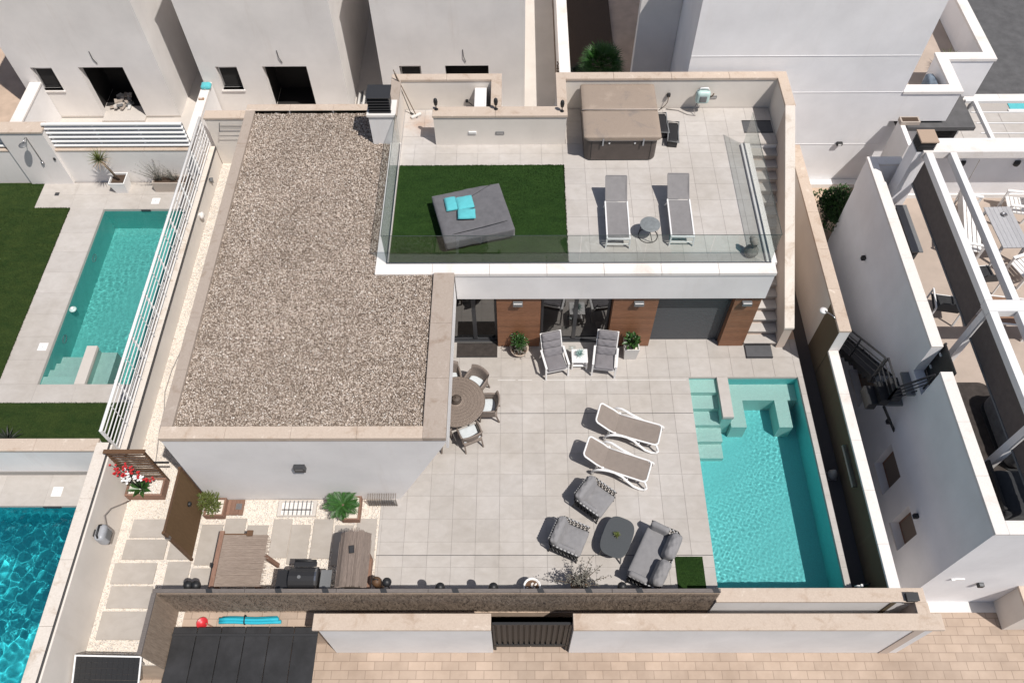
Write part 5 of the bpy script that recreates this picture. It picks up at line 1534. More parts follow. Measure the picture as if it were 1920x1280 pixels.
# hot tub
ht = thing('hot_tub', 'square hot tub with a faded brown folding cover on the roof terrace', 'hot tub', (2.88, 17.74, TZ))
def rrect(hx, hy, r, n=6):
    P_ = []
    for (sx, sy, a0) in ((1, -1, -PI / 2), (1, 1, 0), (-1, 1, PI / 2), (-1, -1, PI)):
        for k in range(n + 1):
            a = a0 + k * PI / 2 / n
            P_.append((sx * (hx - r) + r * math.cos(a), sy * (hy - r) + r * math.sin(a)))
    return P_
obj('cabinet', MB().prism(rrect(1.00, 1.04, .2), .04, .76), M['tubside'], ht, False, False)
obj('base', MB().prism(rrect(.97, 1.01, .2), .0, .04), M['black'], ht, False, False)
obj('rim', MB().prism(rrect(1.05, 1.09, .2), .76, .80), M['tubrim'], ht, 'auto', False, .015)
for s_ in (-1, 1):
    y0, y1 = (-1.10, -.008) if s_ < 0 else (.008, 1.10)
    obj('cover_half', MB().rbox(-1.06, 1.06, y0, y1, .80, .935, .06, 8, .018, .004, rnd=random.Random(4 + s_)), M['tubcover'], ht, True, False)
obj('cover_skirt', MB().prism(rrect(1.065, 1.105, .16), .80, .85), M['tubcover'], ht, False, False)
obj('hinge_piping', MB().tube([(-1.06, 0, .93), (1.06, 0, .93)], .014, 6), plain('faded piping', (.48, .41, .36), .7), ht, True, False)
for s_ in (-.82, .82):
    obj('panel_seam', MB().box(s_ - .006, s_ + .006, -1.047, -1.039, .06, .75), M['black'], ht, False, False)
for x in (-.52, .58):
    obj('strap', MB().box(x - .02, x + .02, -1.115, -1.108, .62, .86), M['tubrim'], ht, False, False)
    obj('buckle', MB().box(x - .045, x + .045, -1.06, -1.038, .60, .70), M['black'], ht, False, False, .008)
for x in (-.34, .36):
    obj('light', MB().lathe([(.03, 0), (.02, .03)], 10, M=Matrix.Translation((x, -1.038, .66)) @ Matrix.Rotation(PI / 2, 4, 'X')), M['wmetal'], ht, False, False)
for (x, y, rz, lb) in ((4.18, 18.0, .0, 'black plastic hot tub step tight against the tub'), (4.46, 17.62, -.12, 'black plastic hot tub step with a grey rim, standing further out from the tub')):
    s_ = thing('tub_step', lb, 'step', (x, y, TZ), rz)
    obj('tread', MB().rbox(-.14, .14, -.40, .40, .16, .22, .03, 3), M['blackplastic'], s_, True, False)
    obj('rim', MB().tube([(-.16, -.42, .225), (.16, -.42, .225), (.14, 0, .215), (.16, .42, .225), (-.16, .42, .225), (-.14, 0, .215)], .024, 6, True), M['grey_metal'], s_, True, False)
    for yy in (-.40, .34): obj('foot', MB().box(-.13, .13, yy, yy + .06, 0, .17), M['blackplastic'], s_, False, False)
# wall hose reel
hr = thing('hose_reel', 'mint and grey wall-mounted hose reel on the rear parapet right of the hot tub', 'hose reel', (5.36, 18.88, 4.02))
obj('case', MB().rbox(-.20, .20, -.34, -.10, -.20, .22, .09, 4), M['mint'], hr, True, False)
obj('bracket', MB().box(-.08, .08, -.12, .0, -.1, .14), M['grey_metal'], hr, False, False)
obj('plate', MB().rbox(-.10, .10, -.36, -.335, -.10, .10, .01, 2), M['grey_metal'], hr, True, False)
obj('handle', MB().tube([(-.15, -.22, .21), (-.10, -.22, .30), (.10, -.22, .30), (.15, -.22, .21)], .022, 6), M['wplastic'], hr, True, False)
obj('nozzle', MB().tube([(.20, -.2, -.05), (.28, -.2, .0), (.30, -.22, .1)], .022, 6), M['stem'], hr, True, False)
obj('hose', MB().tube([(-.1, -.2, -.2), (-.18, -.22, -.45), (-.12, -.35, -.585), (-.35, -.3, -.587), (-.6, -.12, -.587), (-.95, -.06, -.58)], .014, 6), M['hose'], hr, True, False)
pl = thing('power_plug', 'black socket plug with a tan lead on the rear parapet beside the hot tub', 'plug', (4.42, 18.89, 3.92))
obj('plug', MB().rbox(-.05, .05, -.08, 0, -.06, .06, .02, 2), M['black'], pl, True, False)
obj('lead', MB().tube([(0, -.07, -.03), (-.01, -.10, -.2), (-.06, -.08, -.35), (-.22, -.12, -.48)], .012, 6), M['stem'], pl, True, False)

# ------------------------------------------------------------------ patio deck chairs
def deck_armchair(label, loc, rz):
    t = thing('deck_armchair', label, 'armchair', loc, rz, 'cushioned deck armchairs in front of the sliding door')
    for s_ in (-1, 1):
        x = s_ * .32
        obj('front_leg', MB().bar((x, -.40, 0), (x, -.36, .60), .045, .05), M['wmetal'], t, False, False)
        obj('rear_leg', MB().bar((x, .34, 0), (x, .10, .56), .04, .04), M['wmetal'], t, False, False)
        obj('armrest', MB().box(x - .03, x + .03, -.42, .22, .595, .62), M['wmetal'], t, False, False, .006)
        obj('back_stile', MB().bar((s_ * .285, .08, .33), (s_ * .285, .47, 1.0), .03, .04), M['wmetal'], t, False, False)
        obj('seat_rail', MB().bar((s_ * .285, -.38, .37), (s_ * .285, .12, .32), .03, .05), M['wmetal'], t, False, False)
    obj('top_rail', MB().bar((-.30, .475, 1.01), (.30, .475, 1.01), .035, .05), M['wmetal'], t, False, False)
    obj('front_rail', MB().bar((-.29, -.38, .36), (.29, -.38, .36), .03, .05), M['wmetal'], t, False, False)
    obj('seat_cushion', MB().rbox(-.27, .27, -.29, .28, -.045, .045, .04, 5, .02, .008, M=Matrix.Translation((0, -.14, .43)) @ Matrix.Rotation(R(-7), 4, 'X')), M['fab_grey'], t, True, False)
    A = math.atan2(.67, .39)
    for k, (a, b) in enumerate(((.02, .28), (.285, .50), (.505, .76))):
        bm = Matrix.Translation((0, .10, .40)) @ Matrix.Rotation(A, 4, 'X')
        obj('back_cushion', MB().rbox(-.265, .265, a, b, -.01, .085 + .012 * (k == 2), .04, 5, .02, .008, M=bm), M['fab_grey'], t, True, False)
    return t
ca = deck_armchair('white-framed reclining armchair with grey cushions nearest the bushy bowl planter', (1.03, 12.05, 0), R(13))
dup(ca, (2.47, 12.08, 0), R(-8), 'white-framed reclining armchair with grey cushions beside the square planter')
t = thing('side_table', 'small square white table between the two reclining armchairs', 'table', (1.755, 12.14, 0))
obj('tabletop', MB().box(-.225, .225, -.225, .225, .375, .40), M['wmetal'], t, False, False, .008)
for sx in (-1, 1):
    for sy in (-1, 1): obj('leg', MB().box(sx * .20 - .02, sx * .20 + .02, sy * .20 - .02, sy * .20 + .02, 0, .375), M['wmetal'], t, False, False)
obj('shelf', MB().box(-.19, .19, -.19, .19, .12, .135), M['wmetal'], t, False, False)
t = thing('glass_tray', 'small pale glass tray behind the left corner of the square white table', 'tray', (1.56, 12.45, .33))
obj('plate', MB().box(-.10, .10, -.06, .06, 0, .02), M['glass'], t, False, False); obj('stand', MB().box(-.03, .03, -.03, .03, -.33, 0), M['wmetal'], t, False, False)

# ------------------------------------------------------------------ wicker dining set
TC = (-1.62, 10.50)
t = thing('dining_table', 'round brown wicker dining table partly under the roof edge', 'table', (TC[0], TC[1], 0))
n = 26
tp = MB(); prof = [(.02, .742)]
for i in range(1, n + 1):
    r_ = .76 * i / n
    prof += [(r_ - .010, .747 if i % 2 else .744), (r_, .739)]
prof += [(.765, .70)]
tp.lathe(prof, 60); obj('tabletop', tp, M['wicker'], t, True, False)
obj('pedestal', MB().lathe([(.30, 0), (.22, .3), (.16, .5), (.30, .70)], 20), M['wicker_d'], t, True, False)
# radial weave strands laid over the top
wv = MB()
for k in range(120):
    a = k * 2 * PI / 120
    wv.add([(.14 * math.cos(a), .14 * math.sin(a), .7485), (.75 * math.cos(a - .006), .75 * math.sin(a - .006), .7485), (.75 * math.cos(a + .006), .75 * math.sin(a + .006), .7485)], [(0, 1, 2)])
for k in range(1, 22): wv.tube([((.12 + .03 * k) * math.cos(q * PI / 24), (.12 + .03 * k) * math.sin(q * PI / 24), .747) for q in range(48)], .0035 if k % 3 else .006, 3, True)
stuff(obj('weave', wv, M['wicker_d'], t, False, False))
b = thing('wicker_basket', 'dark lidded wicker pot in the middle of the round dining table', 'basket', (TC[0] + .0, TC[1], .75))
obj('body', MB().lathe([(.09, 0), (.135, .03), (.145, .08), (.12, .12)], 20), M['wicker_d'], b, True, False)
obj('lid', MB().lathe([(.125, .12), (.10, .15), (.05, .175), (.022, .18), (.028, .20), (.012, .215)], 18), M['wicker_d'], b, True, False)
def wicker_chair(label, ang, dist):
    x = TC[0] + dist * math.cos(ang); y = TC[1] + dist * math.sin(ang)
    t = thing('wicker_chair', label, 'chair', (x, y, 0), ang - PI / 2, 'wicker chairs round the dining table')
    # local front is -Y (towards the table)
    bk = MB(); vs = []; fs = []
    n = 10
    for i in range(n + 1):
        u_ = -1 + 2 * i / n
        for j in range(5):
            v_ = j / 4
            w_ = .27 + .02 * v_
            xx = u_ * w_; yy = .20 + .10 * v_ - .10 * abs(u_) ** 2.2 * (1 - .4 * v_); zz = .42 + v_ * (.44 - .05 * u_ * u_)
            vs += [(xx, yy, zz), (xx * .94, yy - .035, zz)]
    for i in range(n):
        for j in range(4):
            a = (i * 5 + j) * 2; b_ = ((i + 1) * 5 + j) * 2
            fs += [(a, b_, b_ + 2, a + 2), (a + 1, a + 3, b_ + 3, b_ + 1)]
        a = (i * 5 + 4) * 2; b_ = ((i + 1) * 5 + 4) * 2
        fs.append((a, b_, b_ + 1, a + 1))
    bk.add(vs, fs)
    obj('backrest', bk, M['wicker_c'], t, True, False)
    obj('seat', MB().box(-.26, .26, -.26, .22, .30, .40), M['wicker_c'], t, False, False, .02)
    obj('seat_pad', MB().rbox(-.235, .235, -.25, .17, .40, .45, .024, 4, .008), M['seat_white'], t, True, False)
    for s_ in (-1, 1):
        obj('armrest', MB().tube([(s_ * .27, .17, .66), (s_ * .285, .0, .645), (s_ * .28, -.2, .62), (s_ * .26, -.27, .55)], .026, 7), M['wicker_c'], t, True, False)
        obj('side_panel', MB().prism([(.17, .40), (.17, .65), (-.2, .61), (-.25, .40)], s_ * .27 - .01, s_ * .27 + .01, 'x'), M['wicker_c'], t, False, False)
        obj('leg', MB().bar((s_ * .24, .20, .30), (s_ * .25, .27, 0), .035), M['wicker_c'], t, False, False)
        obj('leg', MB().bar((s_ * .24, -.23, .30), (s_ * .24, -.25, 0), .035), M['wicker_c'], t, False, False)
    return t
wc = wicker_chair('brown wicker armchair on the terrace-door side of the round table, white pad nearly hidden', R(57), .90)
for a, d, lb in ((0, .86, 'brown wicker armchair facing the round table from the loungers side'), (-66, .92, 'brown wicker armchair at the near side of the round table, back towards the camera'), (104, .92, 'brown wicker armchair behind the table, only a corner showing past the roof edge'), (-120, .95, 'brown wicker armchair almost hidden under the roof edge at the near side of the table')):
    dup(wc, (TC[0] + d * math.cos(R(a)), TC[1] + d * math.sin(R(a)), 0), R(a) - PI / 2, lb)

# ------------------------------------------------------------------ white resin sun loungers
def resin_lounger(label, loc, rz, group):
    t = thing('sun_lounger', label, 'sun lounger', loc, rz, group)
    H = .34
    def outline(y0, y1, w0, w1, z0, z1, r=.10, n=5):
        P_ = []
        cor = [(-w0, y0, 1, 1), (w0, y0, -1, 1), (w1, y1, -1, -1), (-w1, y1, 1, -1)]
        # straight sides with rounded corners at one end handled by bezier points
        return cor
    # seat frame: open loop, round at the foot
    fr = [(-.30, .28, H + .03)]
    fr += [(-.31, -.2, H + .01), (-.31, -.70, H)]
    for k in range(1, 7): fr.append((-.31 + .10 - .10 * math.cos(k * PI / 12) - 0, -.78 - .10 * math.sin(k * PI / 12), H))
    fr += [(-fr[i][0], fr[i][1], fr[i][2]) for i in range(len(fr) - 1, -1, -1)]
    obj('seat_frame', MB().tube(fr, .024, 8), M['wplastic'], t, True, False)
    bz = lambda y: H + .03 + (y - .28) * .66
    bf = [(-.30, .28, bz(.28)), (-.315, .45, bz(.45)), (-.30, .70, bz(.70))]
    for k in range(1, 7): bf.append((-.30 + .09 - .09 * math.cos(k * PI / 12), .74 + .09 * math.sin(k * PI / 12), bz(.74 + .09 * math.sin(k * PI / 12))))
    bf += [(-bf[i][0], bf[i][1], bf[i][2]) for i in range(len(bf) - 1, -1, -1)]
    obj('back_frame', MB().tube(bf, .024, 8), M['wplastic'], t, True, False)
    ss = MB()
    n = 12
    ww = lambda y: .295 if y > -.74 else .295 - .10 * ((-.74 - y) / .14) ** 2
    for i in range(n):
        y0 = -.87 + 1.15 * i / n; y1 = -.87 + 1.15 * (i + 1) / n
        zz = lambda y: H + .004 + .03 * max(0, (y + .2)) * .6 - .016 * math.sin(PI * (y + .87) / 1.15)
        for (xa, xb) in ((-1, 0), (0, 1)):
            ss.quad((xa * ww(y0), y0, zz(y0)), (xb * ww(y0), y0, zz(y0)), (xb * ww(y1), y1, zz(y1)), (xa * ww(y1), y1, zz(y1)))
    obj('seat_sling', ss, M['sling_taupe'], t, True, False)
    bs = MB()
    wb = lambda y: .295 if y < .70 else .295 - .10 * ((y - .70) / .13) ** 2
    for i in range(8):
        y0 = .28 + .55 * i / 8; y1 = .28 + .55 * (i + 1) / 8
        bs.quad((-wb(y0), y0, bz(y0)), (wb(y0), y0, bz(y0)), (wb(y1), y1, bz(y1)), (-wb(y1), y1, bz(y1)))
    obj('back_sling', bs, M['sling_taupe'], t, True, False)
    for s_ in (-1, 1):
        x = s_ * .355
        # flowing side: foot leg - under the seat - arm loop - rear leg
        P_ = [(s_ * .36, -.93, .16), (s_ * .385, -.90, .06), (s_ * .40, -.78, .035), (s_ * .40, -.60, .08), (s_ * .375, -.42, .20), (s_ * .345, -.24, .33), (s_ * .345, -.06, .41), (s_ * .37, .10, .46), (s_ * .405, .25, .48), (s_ * .425, .38, .44), (s_ * .42, .48, .30), (s_ * .40, .52, .14), (s_ * .39, .50, .02)]
        obj('side_leg', MB().tube(P_, .034, 9), M['wplastic'], t, True, False)
        obj('front_leg', MB().tube([(s_ * .29, -.83, H), (x, -.92, .20), (x, -.92, .03)], .026, 8), M['wplastic'], t, True, False)
        obj('hinge', MB().lathe([(.035, -.03), (.035, .03)], 10, M=Matrix.Translation((s_ * .31, .28, H + .04)) @ Matrix.Rotation(PI / 2, 4, 'Y')), M['wplastic'], t, False, False)
    obj('stretcher', MB().tube([(-.33, .42, .36), (.33, .42, .36)], .018, 6), M['wplastic'], t, True, False)
    obj('stretcher', MB().tube([(-.33, -.40, .22), (.33, -.40, .22)], .018, 6), M['wplastic'], t, True, False)
    return t
rl = resin_lounger('white resin lounger with a taupe sling, the one further from the front fence', (2.93, 9.93, 0), R(73), 'white resin loungers by the pool')
dup(rl, (2.56, 8.92, 0), R(70.5), 'white resin lounger with a taupe sling, nearer the grey lounge armchairs')
dup(rl, (-16.75, 16.35, 0.006), R(200), 'white resin lounger on the lawn, cut off by the left edge of the picture', 'white resin lounger on the neighbour lawn')

# ------------------------------------------------------------------ rope lounge set
def ropes(mb, mb2, P0, P1, z0, z1, n, lean):
    """vertical rope loops between a low and a high rail along P0-P1"""
    P0 = Vector(P0); P1 = Vector(P1)
    for i in range(n):
        a = P0.lerp(P1, (i + .15) / n); b = P0.lerp(P1, (i + .85) / n); m_ = P0.lerp(P1, (i + .5) / n)
        L = Vector(lean)
        mb.tube([a + Vector((0, 0, z0)), b + L * .5 + Vector((0, 0, (z0 + z1) / 2)), a + L + Vector((0, 0, z1))], .013, 5)
        mb.tube([b + Vector((0, 0, z0)), a + L * .5 + Vector((0, 0, (z0 + z1) / 2)), b + L + Vector((0, 0, z1))], .013, 5)
        mb2.tube([a + L + Vector((0, 0, z1 - .012)), m_ + L + Vector((0, 0, z1 + .012)), b + L + Vector((0, 0, z1 - .012))], .02, 6)
def rope_seat(name, label, cat, loc, rz, W, nb, group, arm_pads):
    t = thing(name, label, cat, loc, rz, group)
    D = .40; hw = W / 2
    lo, hi = .24, .58
    fr = MB()
    pts = [(-hw, -D, hi - .06), (-hw, D - .12, hi), (-hw + .12, D, hi + .05), (hw - .12, D, hi + .05), (hw, D - .12, hi), (hw, -D, hi - .06)]
    fr.tube(pts, .018, 6); fr.tube([(p[0] * .97, p[1], lo) for p in pts], .018, 6)
    obj('frame', fr, M['black'], t, True, False)
    r1, r2 = MB(), MB()
    na = 7
    ropes(r1, r2, (-hw * .985, -D + .02, 0), (-hw * .985, D - .10, 0), lo, hi - .01, na, (0, 0, 0))
    ropes(r1, r2, (hw * .985, D - .10, 0), (hw * .985, -D + .02, 0), lo, hi - .01, na, (0, 0, 0))
    ropes(r1, r2, (-hw + .10, D * .985, 0), (hw - .10, D * .985, 0), lo, hi + .04, nb, (0, .02, 0))
    stuff(obj('rope_weave', r1, M['rope'], t, True, False)); stuff(obj('rope_binding', r2, M['rope_l'], t, True, False))
    for sx in (-1, 1):
        for sy in (-1, 1): obj('leg', MB().bar((sx * (hw - .06), sy * (D - .08), lo), (sx * (hw - .02), sy * (D - .03), 0), .03), M['black'], t, False, False)
    obj('seat_base', MB().box(-hw + .03, hw - .03, -D + .02, D - .05, lo - .02, lo + .03), M['black'], t, False, False)
    if arm_pads:   # sofa
        obj('seat_cushion', MB().rbox(-hw + .10, hw - .10, -D - .04, .18, .27, .42, .05, 6, .02, .010), M['fab_light'], t, True, False)
        for s_ in (-1, 1):
            Mx = Matrix.Translation((s_ * (hw / 2 - .02), .27, .54)) @ Matrix.Rotation(R(-14), 4, 'X') @ Matrix.Rotation(s_ * .05, 4, 'Y')
            obj('back_cushion', MB().rbox(-hw / 2 + .05, hw / 2 - .05, -.15, .15, -.19, .23, .12, 7, .02, .014, M=Mx, rnd=random.Random(s_ + 9)), M['fab_light'], t, True, False)
            Mx = Matrix.Translation((s_ * (hw - .09), -.12, .49)) @ Matrix.Rotation(s_ * .12, 4, 'Y')
            obj('arm_cushion', MB().rbox(-.08, .08, -.27, .20, -.15, .16, .07, 5, .01, .004, M=Mx), M['fab_light'], t, True, False)
    else:
        obj('seat_cushion', MB().rbox(-hw + .06, hw - .06, -D - .02, .22, .27, .43, .06, 6, .025, .011), M['fab_light'], t, True, False)
        Mx = Matrix.Translation((0, .24, .53)) @ Matrix.Rotation(R(-20), 4, 'X')
        obj('back_cushion', MB().rbox(-hw + .04, hw - .03, -.10, .12, -.16, .20, .09, 6, .02, .012, M=Mx), M['fab_light'], t, True, False)
        obj('side_cushion', MB().rbox(-hw + .02, -hw + .16, -.30, .22, .36, .58, .06, 5, .01, .004), M['fab_light'], t, True, False)
    return t
ra = rope_seat('lounge_armchair', 'grey cushioned black rope armchair, the further one, next to the resin loungers', 'armchair', (1.93, 7.90, 0), R(52), .80, 9, 'rope lounge armchairs', False)
dup(ra, (1.25, 6.86, 0), R(66), 'grey cushioned black rope armchair nearer the front fence, facing the oval table')
rope_seat('lounge_sofa', 'grey two-seat black rope sofa with two back cushions at the edge of the turf mat', 'sofa', (3.30, 6.38, 0), R(-118), 1.55, 17, None, True)
t = thing('coffee_table', 'dark grey rounded oblong coffee table between the armchairs and the sofa', 'table', (2.44, 6.88, 0), R(-23))
sup = []
for k in range(44):
    a = 2 * PI * k / 44; ex = 2 / 3.2
    sup.append((.36 * math.copysign(abs(math.cos(a)) ** ex, math.cos(a)), .52 * math.copysign(abs(math.sin(a)) ** ex, math.sin(a))))
obj('tabletop', MB().prism(sup, .385, .41), plain('charcoal speckled top', (.058, .064, .069), .55, var=.35, scale=90), t, False, False, .008)
for sx in (-1, 1):
    for sy in (-1, 1): obj('leg', MB().bar((sx * .22, sy * .34, .385), (sx * .28, sy * .46, 0), .03), M['grey_metal'], t, False, False)
g = thing('turf_mat', 'small rectangle of dark green artificial turf behind the sofa', 'mat', (4.2, 6.05, 0))
tm = MB(); tm.box(3.87, 4.55, 5.50, 6.52, .002, .018); obj('turf', tm, M['turf'], g)
tf2 = MB(); rs = random.Random(6)
for i in range(2600):
    x = rs.uniform(3.87, 4.55); y = rs.uniform(5.5, 6.52); a = rs.uniform(0, 6.3)
    tf2.add([(x, y, .017), (x + .008 * math.cos(a), y + .008 * math.sin(a), .017), (x + rs.uniform(-.012, .012), y + rs.uniform(-.012, .012), .04)], [(0, 1, 2)])
stuff(obj('blades', tf2, M['turf'], g))

# ------------------------------------------------------------------ side garden furniture
t = thing('reed_screen', 'free-standing brown reed mat panel on posts across the side garden', 'screen', (-8.05, 7.25, 0))
obj('reed_mat', MB().box(-8.065, -8.035, 6.46, 8.02, .06, 1.86), M['reed_gate'], t)
rd = MB()
for i in range(72):
    y = 6.465 + i * .0216
    rd.box(-8.034, -8.026, y, y + .014, .07, 1.85)
stuff(obj('reeds', rd, M['reed_gate'], t))
for y in (6.45, 8.04): obj('post', MB().box(-8.085, -8.015, y - .03, y + .03, 0, 1.92), M['wood_d'], t)
obj('top_rail', MB().box(-8.075, -8.022, 6.48, 8.01, 1.861, 1.90), M['wood_d'], t)
kn = MB(); kn.lathe([(.06, 0), (.07, .03), (.04, .07)], 10, M=Matrix.Translation((-8.026, 7.5, 1.0)) @ Matrix.Rotation(PI / 2, 4, 'Y')); obj('knob', kn, M['black'], t, True)
lt = MB(); lt.box(-8.10, -8.0, 6.40, 6.47, 1.55, 1.66); obj('latch', lt, M['steel'], t)
# reed-topped table
t = thing('reed_table', 'low square table topped with a weathered reed mat, its wooden leg splayed out', 'table', (-6.53, 6.2, 0))
rd = obj('reed_top', MB().box(-7.08, -6.02, 5.58, 6.80, .76, .79), M['thatch'], t)
rs = random.Random(12); st_ = MB()
for i in range(130):
    y = 5.56 + i * (1.24 / 130); L = -5.96 + rs.uniform(-.07, .06)
    st_.bar((-7.07, y, .797), (L, y + rs.uniform(-.012, .012), .797 + rs.uniform(-.005, .008)), .008, .01)
stuff(obj('reeds', st_, M['thatch'], t))
obj('edge_board', MB().box(-7.19, -7.085, 5.5, 6.90, .74, .80), M['wood_m'], t); obj('edge_board', MB().box(-7.08, -6.45, 6.80, 6.83, .77, .80), M['wood_d'], t)
obj('clasp', MB().box(-6.52, -6.38, 6.76, 6.90, .80, .84), M['wood_d'], t); obj('clasp', MB().box(-7.24, -7.18, 6.0, 6.10, .74, .80), M['black'], t)
for (x, y, dx, dy) in ((-7.1, 6.8, 0, 0), (-7.1, 5.6, 0, 0), (-6.1, 6.35, .22, -.05), (-6.1, 5.6, 0, 0)):
    obj('leg', MB().bar((x, y, .75), (x + dx, y + dy, 0), .06, .10), M['wood_m'], t)
# reed-topped counter
t = thing('reed_counter', 'tall narrow counter with a shaggy grey reed roof and rounded ends', 'counter', (-3.85, 6.15, 0))
prof = [(-.36, 1.10), (-.25, 1.20), (0, 1.24), (.25, 1.20), (.36, 1.10), (.33, 1.08), (-.33, 1.08)]
b = MB(); b.prism([(p[0] - 3.82, p[1]) for p in prof], 5.45, 6.72, 'y'); obj('reed_roof', b, M['thatch2'], t)
st_ = MB()
for i in range(120):
    x = rs.uniform(-.36, .36); z = 1.245 - .15 * (x / .36) ** 2
    st_.bar((x - 3.82, 5.42, z), (x - 3.82 + rs.uniform(-.02, .02), 6.78 - .22 * (x / .36) ** 2 + rs.uniform(-.05, .05), z - .005), .010, .012)
stuff(obj('reeds', st_, M['thatch2'], t))
obj('body', MB().box(-4.05, -3.56, 5.55, 6.45, 0, 1.07), M['wood_m'], t); obj('shelf', MB().box(-3.56, -3.44, 5.5, 6.2, .80, .84), M['wood_m'], t); obj('foot', MB().box(-4.25, -4.05, 6.2, 6.3, 0, .05), M['wood_d'], t)
c = thing('phone_box', 'small black square speaker lying on the grey reed roof', 'speaker', (-3.86, 6.28, 1.245), .15)
obj('body', MB().box(-.06, .06, -.09, .09, 0, .04), M['blackplastic'], c, False, False, .008); obj('grille', MB().box(-.045, .045, -.075, .075, .04, .044), M['iron'], c, False, False)
# barbecue
t = thing('barbecue', 'black gas barbecue with a domed lid and side shelves behind the front fence', 'barbecue', (-4.97, 5.72, 0))
obj('cart', MB().box(-.30, .30, -.24, .22, .10, .70), M['black'], t, False, False)
lid = MB()
pr = []
for k in range(9):
    a = PI * k / 8
    pr.append((.27 * math.cos(a) * 1.0, .84 + .22 * math.sin(a)))
lid.prism([(p[0], p[1]) for p in pr], -.33, .30, 'x'); obj('lid', lid, M['blackplastic'], t, False, False)
obj('firebox', MB().box(-.33, .30, -.27, .27, .70, .835), M['black'], t, False, False)
obj('lid_band', MB().prism([(p[0] * 1.03, .84 + (p[1] - .84) * 1.04) for p in pr], .27, .31, 'x'), M['steel'], t, False, False)
obj('handle', MB().tube([(-.25, -.27, .98), (-.25, -.33, .98), (.22, -.33, .98), (.22, -.27, .98)], .014, 6), M['steel'], t, True, False)
obj('rear_rack', MB().box(-.28, .26, .27, .40, .86, .90), M['blackplastic'], t, False, False, .02); obj('rear_rack', MB().tube([(-.26, .41, .9), (.24, .41, .9)], .03, 6), M['black'], t, True, False)
obj('side_shelf', MB().box(-.66, -.34, -.22, .22, .80, .83), M['blackplastic'], t, False, False, .01)
obj('side_shelf', MB().box(.36, .62, -.22, .22, .80, .83), M['grey_metal'], t, False, False, .01)
gk = MB(); gk.lathe([(.045, 1.055), (.04, 1.07)], 12, -.08, -.02); obj('gauge', gk, M['grey_metal'], t, False, False)
for x in (-.26, .26): obj('wheel', MB().lathe([(.08, -.02), (.08, .02)], 14, M=Matrix.Translation((x, -.2, .08)) @ Matrix.Rotation(PI / 2, 4, 'Y')), M['black'], t, False, False)
for x in (-.28, .24): obj('foot', MB().box(x, x + .04, .16, .2, 0, .1), M['black'], t, False, False)
# wooden cover, light well, window cage
t = thing('shaft_cover', 'brown wooden hatch with a small glass inset in the white chips by the gable', 'hatch', (-7.28, 7.8, 0))
for i in range(5): obj('board', MB().box(-7.56 + i * .112, -7.452 + i * .112, 7.60, 8.0, .0, .05), M['wood_m'], t)
obj('glass_inset', MB().box(-7.20, -7.05, 7.74, 7.90, .051, .056), M['steel'], t)
t = thing('light_well', 'sunken light well with bars over it in the white chips by the gable', 'light well', (-5.63, 7.78, 0))
f = MB(); f.box(-6.12, -6.04, 7.56, 7.99, -.02, .05); f.box(-5.22, -5.14, 7.56, 7.99, -.02, .05); f.box(-6.04, -5.22, 7.95, 7.99, -.02, .05); f.box(-6.04, -5.22, 7.56, 7.60, -.02, .05); obj('frame', f, M['concrete'], t)
obj('shaft', MB().box(-6.04, -5.22, 7.60, 7.95, -.019, .012), M['grey_wall'], t)
for i in range(7): obj('bar', MB().bar((-5.94 + i * .11, 7.58, .055), (-5.94 + i * .11, 7.97, .07), .016), M['grey_metal'], t)
obj('cross_bar', MB().bar((-6.0, 7.72, .08), (-5.25, 7.72, .08), .02), M['iron'], t)
t = thing('window_cage', 'basket-like metal bar cage over a low window at the corner of the gable wall', 'window guard', (-3.43, 7.96, 0))
for i in range(13): obj('bar', MB().tube([(-3.78 + i * .058, 8.02, .42), (-3.78 + i * .058, 7.86, .38), (-3.78 + i * .058, 7.84, .02)], .007, 5), M['stem'], t)
for k in range(6): obj('rod', MB().tube([(-3.80, 7.85, .04 + k * .066), (-3.06, 7.85, .04 + k * .066)], .008, 5), M['iron'], t)
# hose reel on the left wall and its hose
t = thing('hose_reel', 'grey hose reel mounted on the left boundary wall beside the teal pool', 'hose reel', (-10.05, 6.72, 1.05))
obj('case', MB().rbox(.06, .30, -.20, .20, -.24, .22, .09, 4), plain('pale grey plastic', (.36, .37, .39), .4), t, True, False)
obj('plate', MB().rbox(.29, .32, -.11, .11, -.13, .13, .01, 2), M['grey_metal'], t, True, False)
obj('bracket', MB().box(0, .08, -.08, .08, -.12, .12), M['iron'], t, False, False)
obj('handle', MB().tube([(.18, .16, .20), (.18, .12, .29), (.18, -.12, .29), (.18, -.16, .20)], .025, 6), M['black'], t, True, False)
obj('foot', MB().box(.1, .26, -.14, .14, -.27, -.23), M['black'], t, False, False)
obj('hose', MB().tube([(.18, .20, 0), (.10, .45, .05), (.05, .75, -.25), (.06, 1.05, -.7), (.08, 1.28, -1.02)], .014, 6), M['hose'], t, True, False)
t = thing('garden_hose', 'thin grey hose lying along the white chip strip beside the villa roof', 'hose', (-9.6, 12, 0))
P_ = [(-9.45, 16.1), (-9.62, 15.7), (-9.66, 15.0), (-9.62, 14.2), (-9.72, 13.4), (-9.70, 12.6), (-9.82, 11.9), (-9.84, 11.2), (-9.72, 10.6), (-9.70, 10.0), (-9.62, 9.4), (-9.55, 8.9)]
obj('hose', MB().tube([(x, y, .035 + .01 * (i % 2)) for i, (x, y) in enumerate(P_)], .012, 6), M['hose'], t, True); obj('nozzle', MB().tube([(-9.45, 16.1, .03), (-9.40, 16.2, .035)], .02, 6), M['black'], t, True)
t = thing('spotlight', 'small black garden spotlight in the white chips under the roof edge', 'spotlight', (-8.85, 11.3, 0))
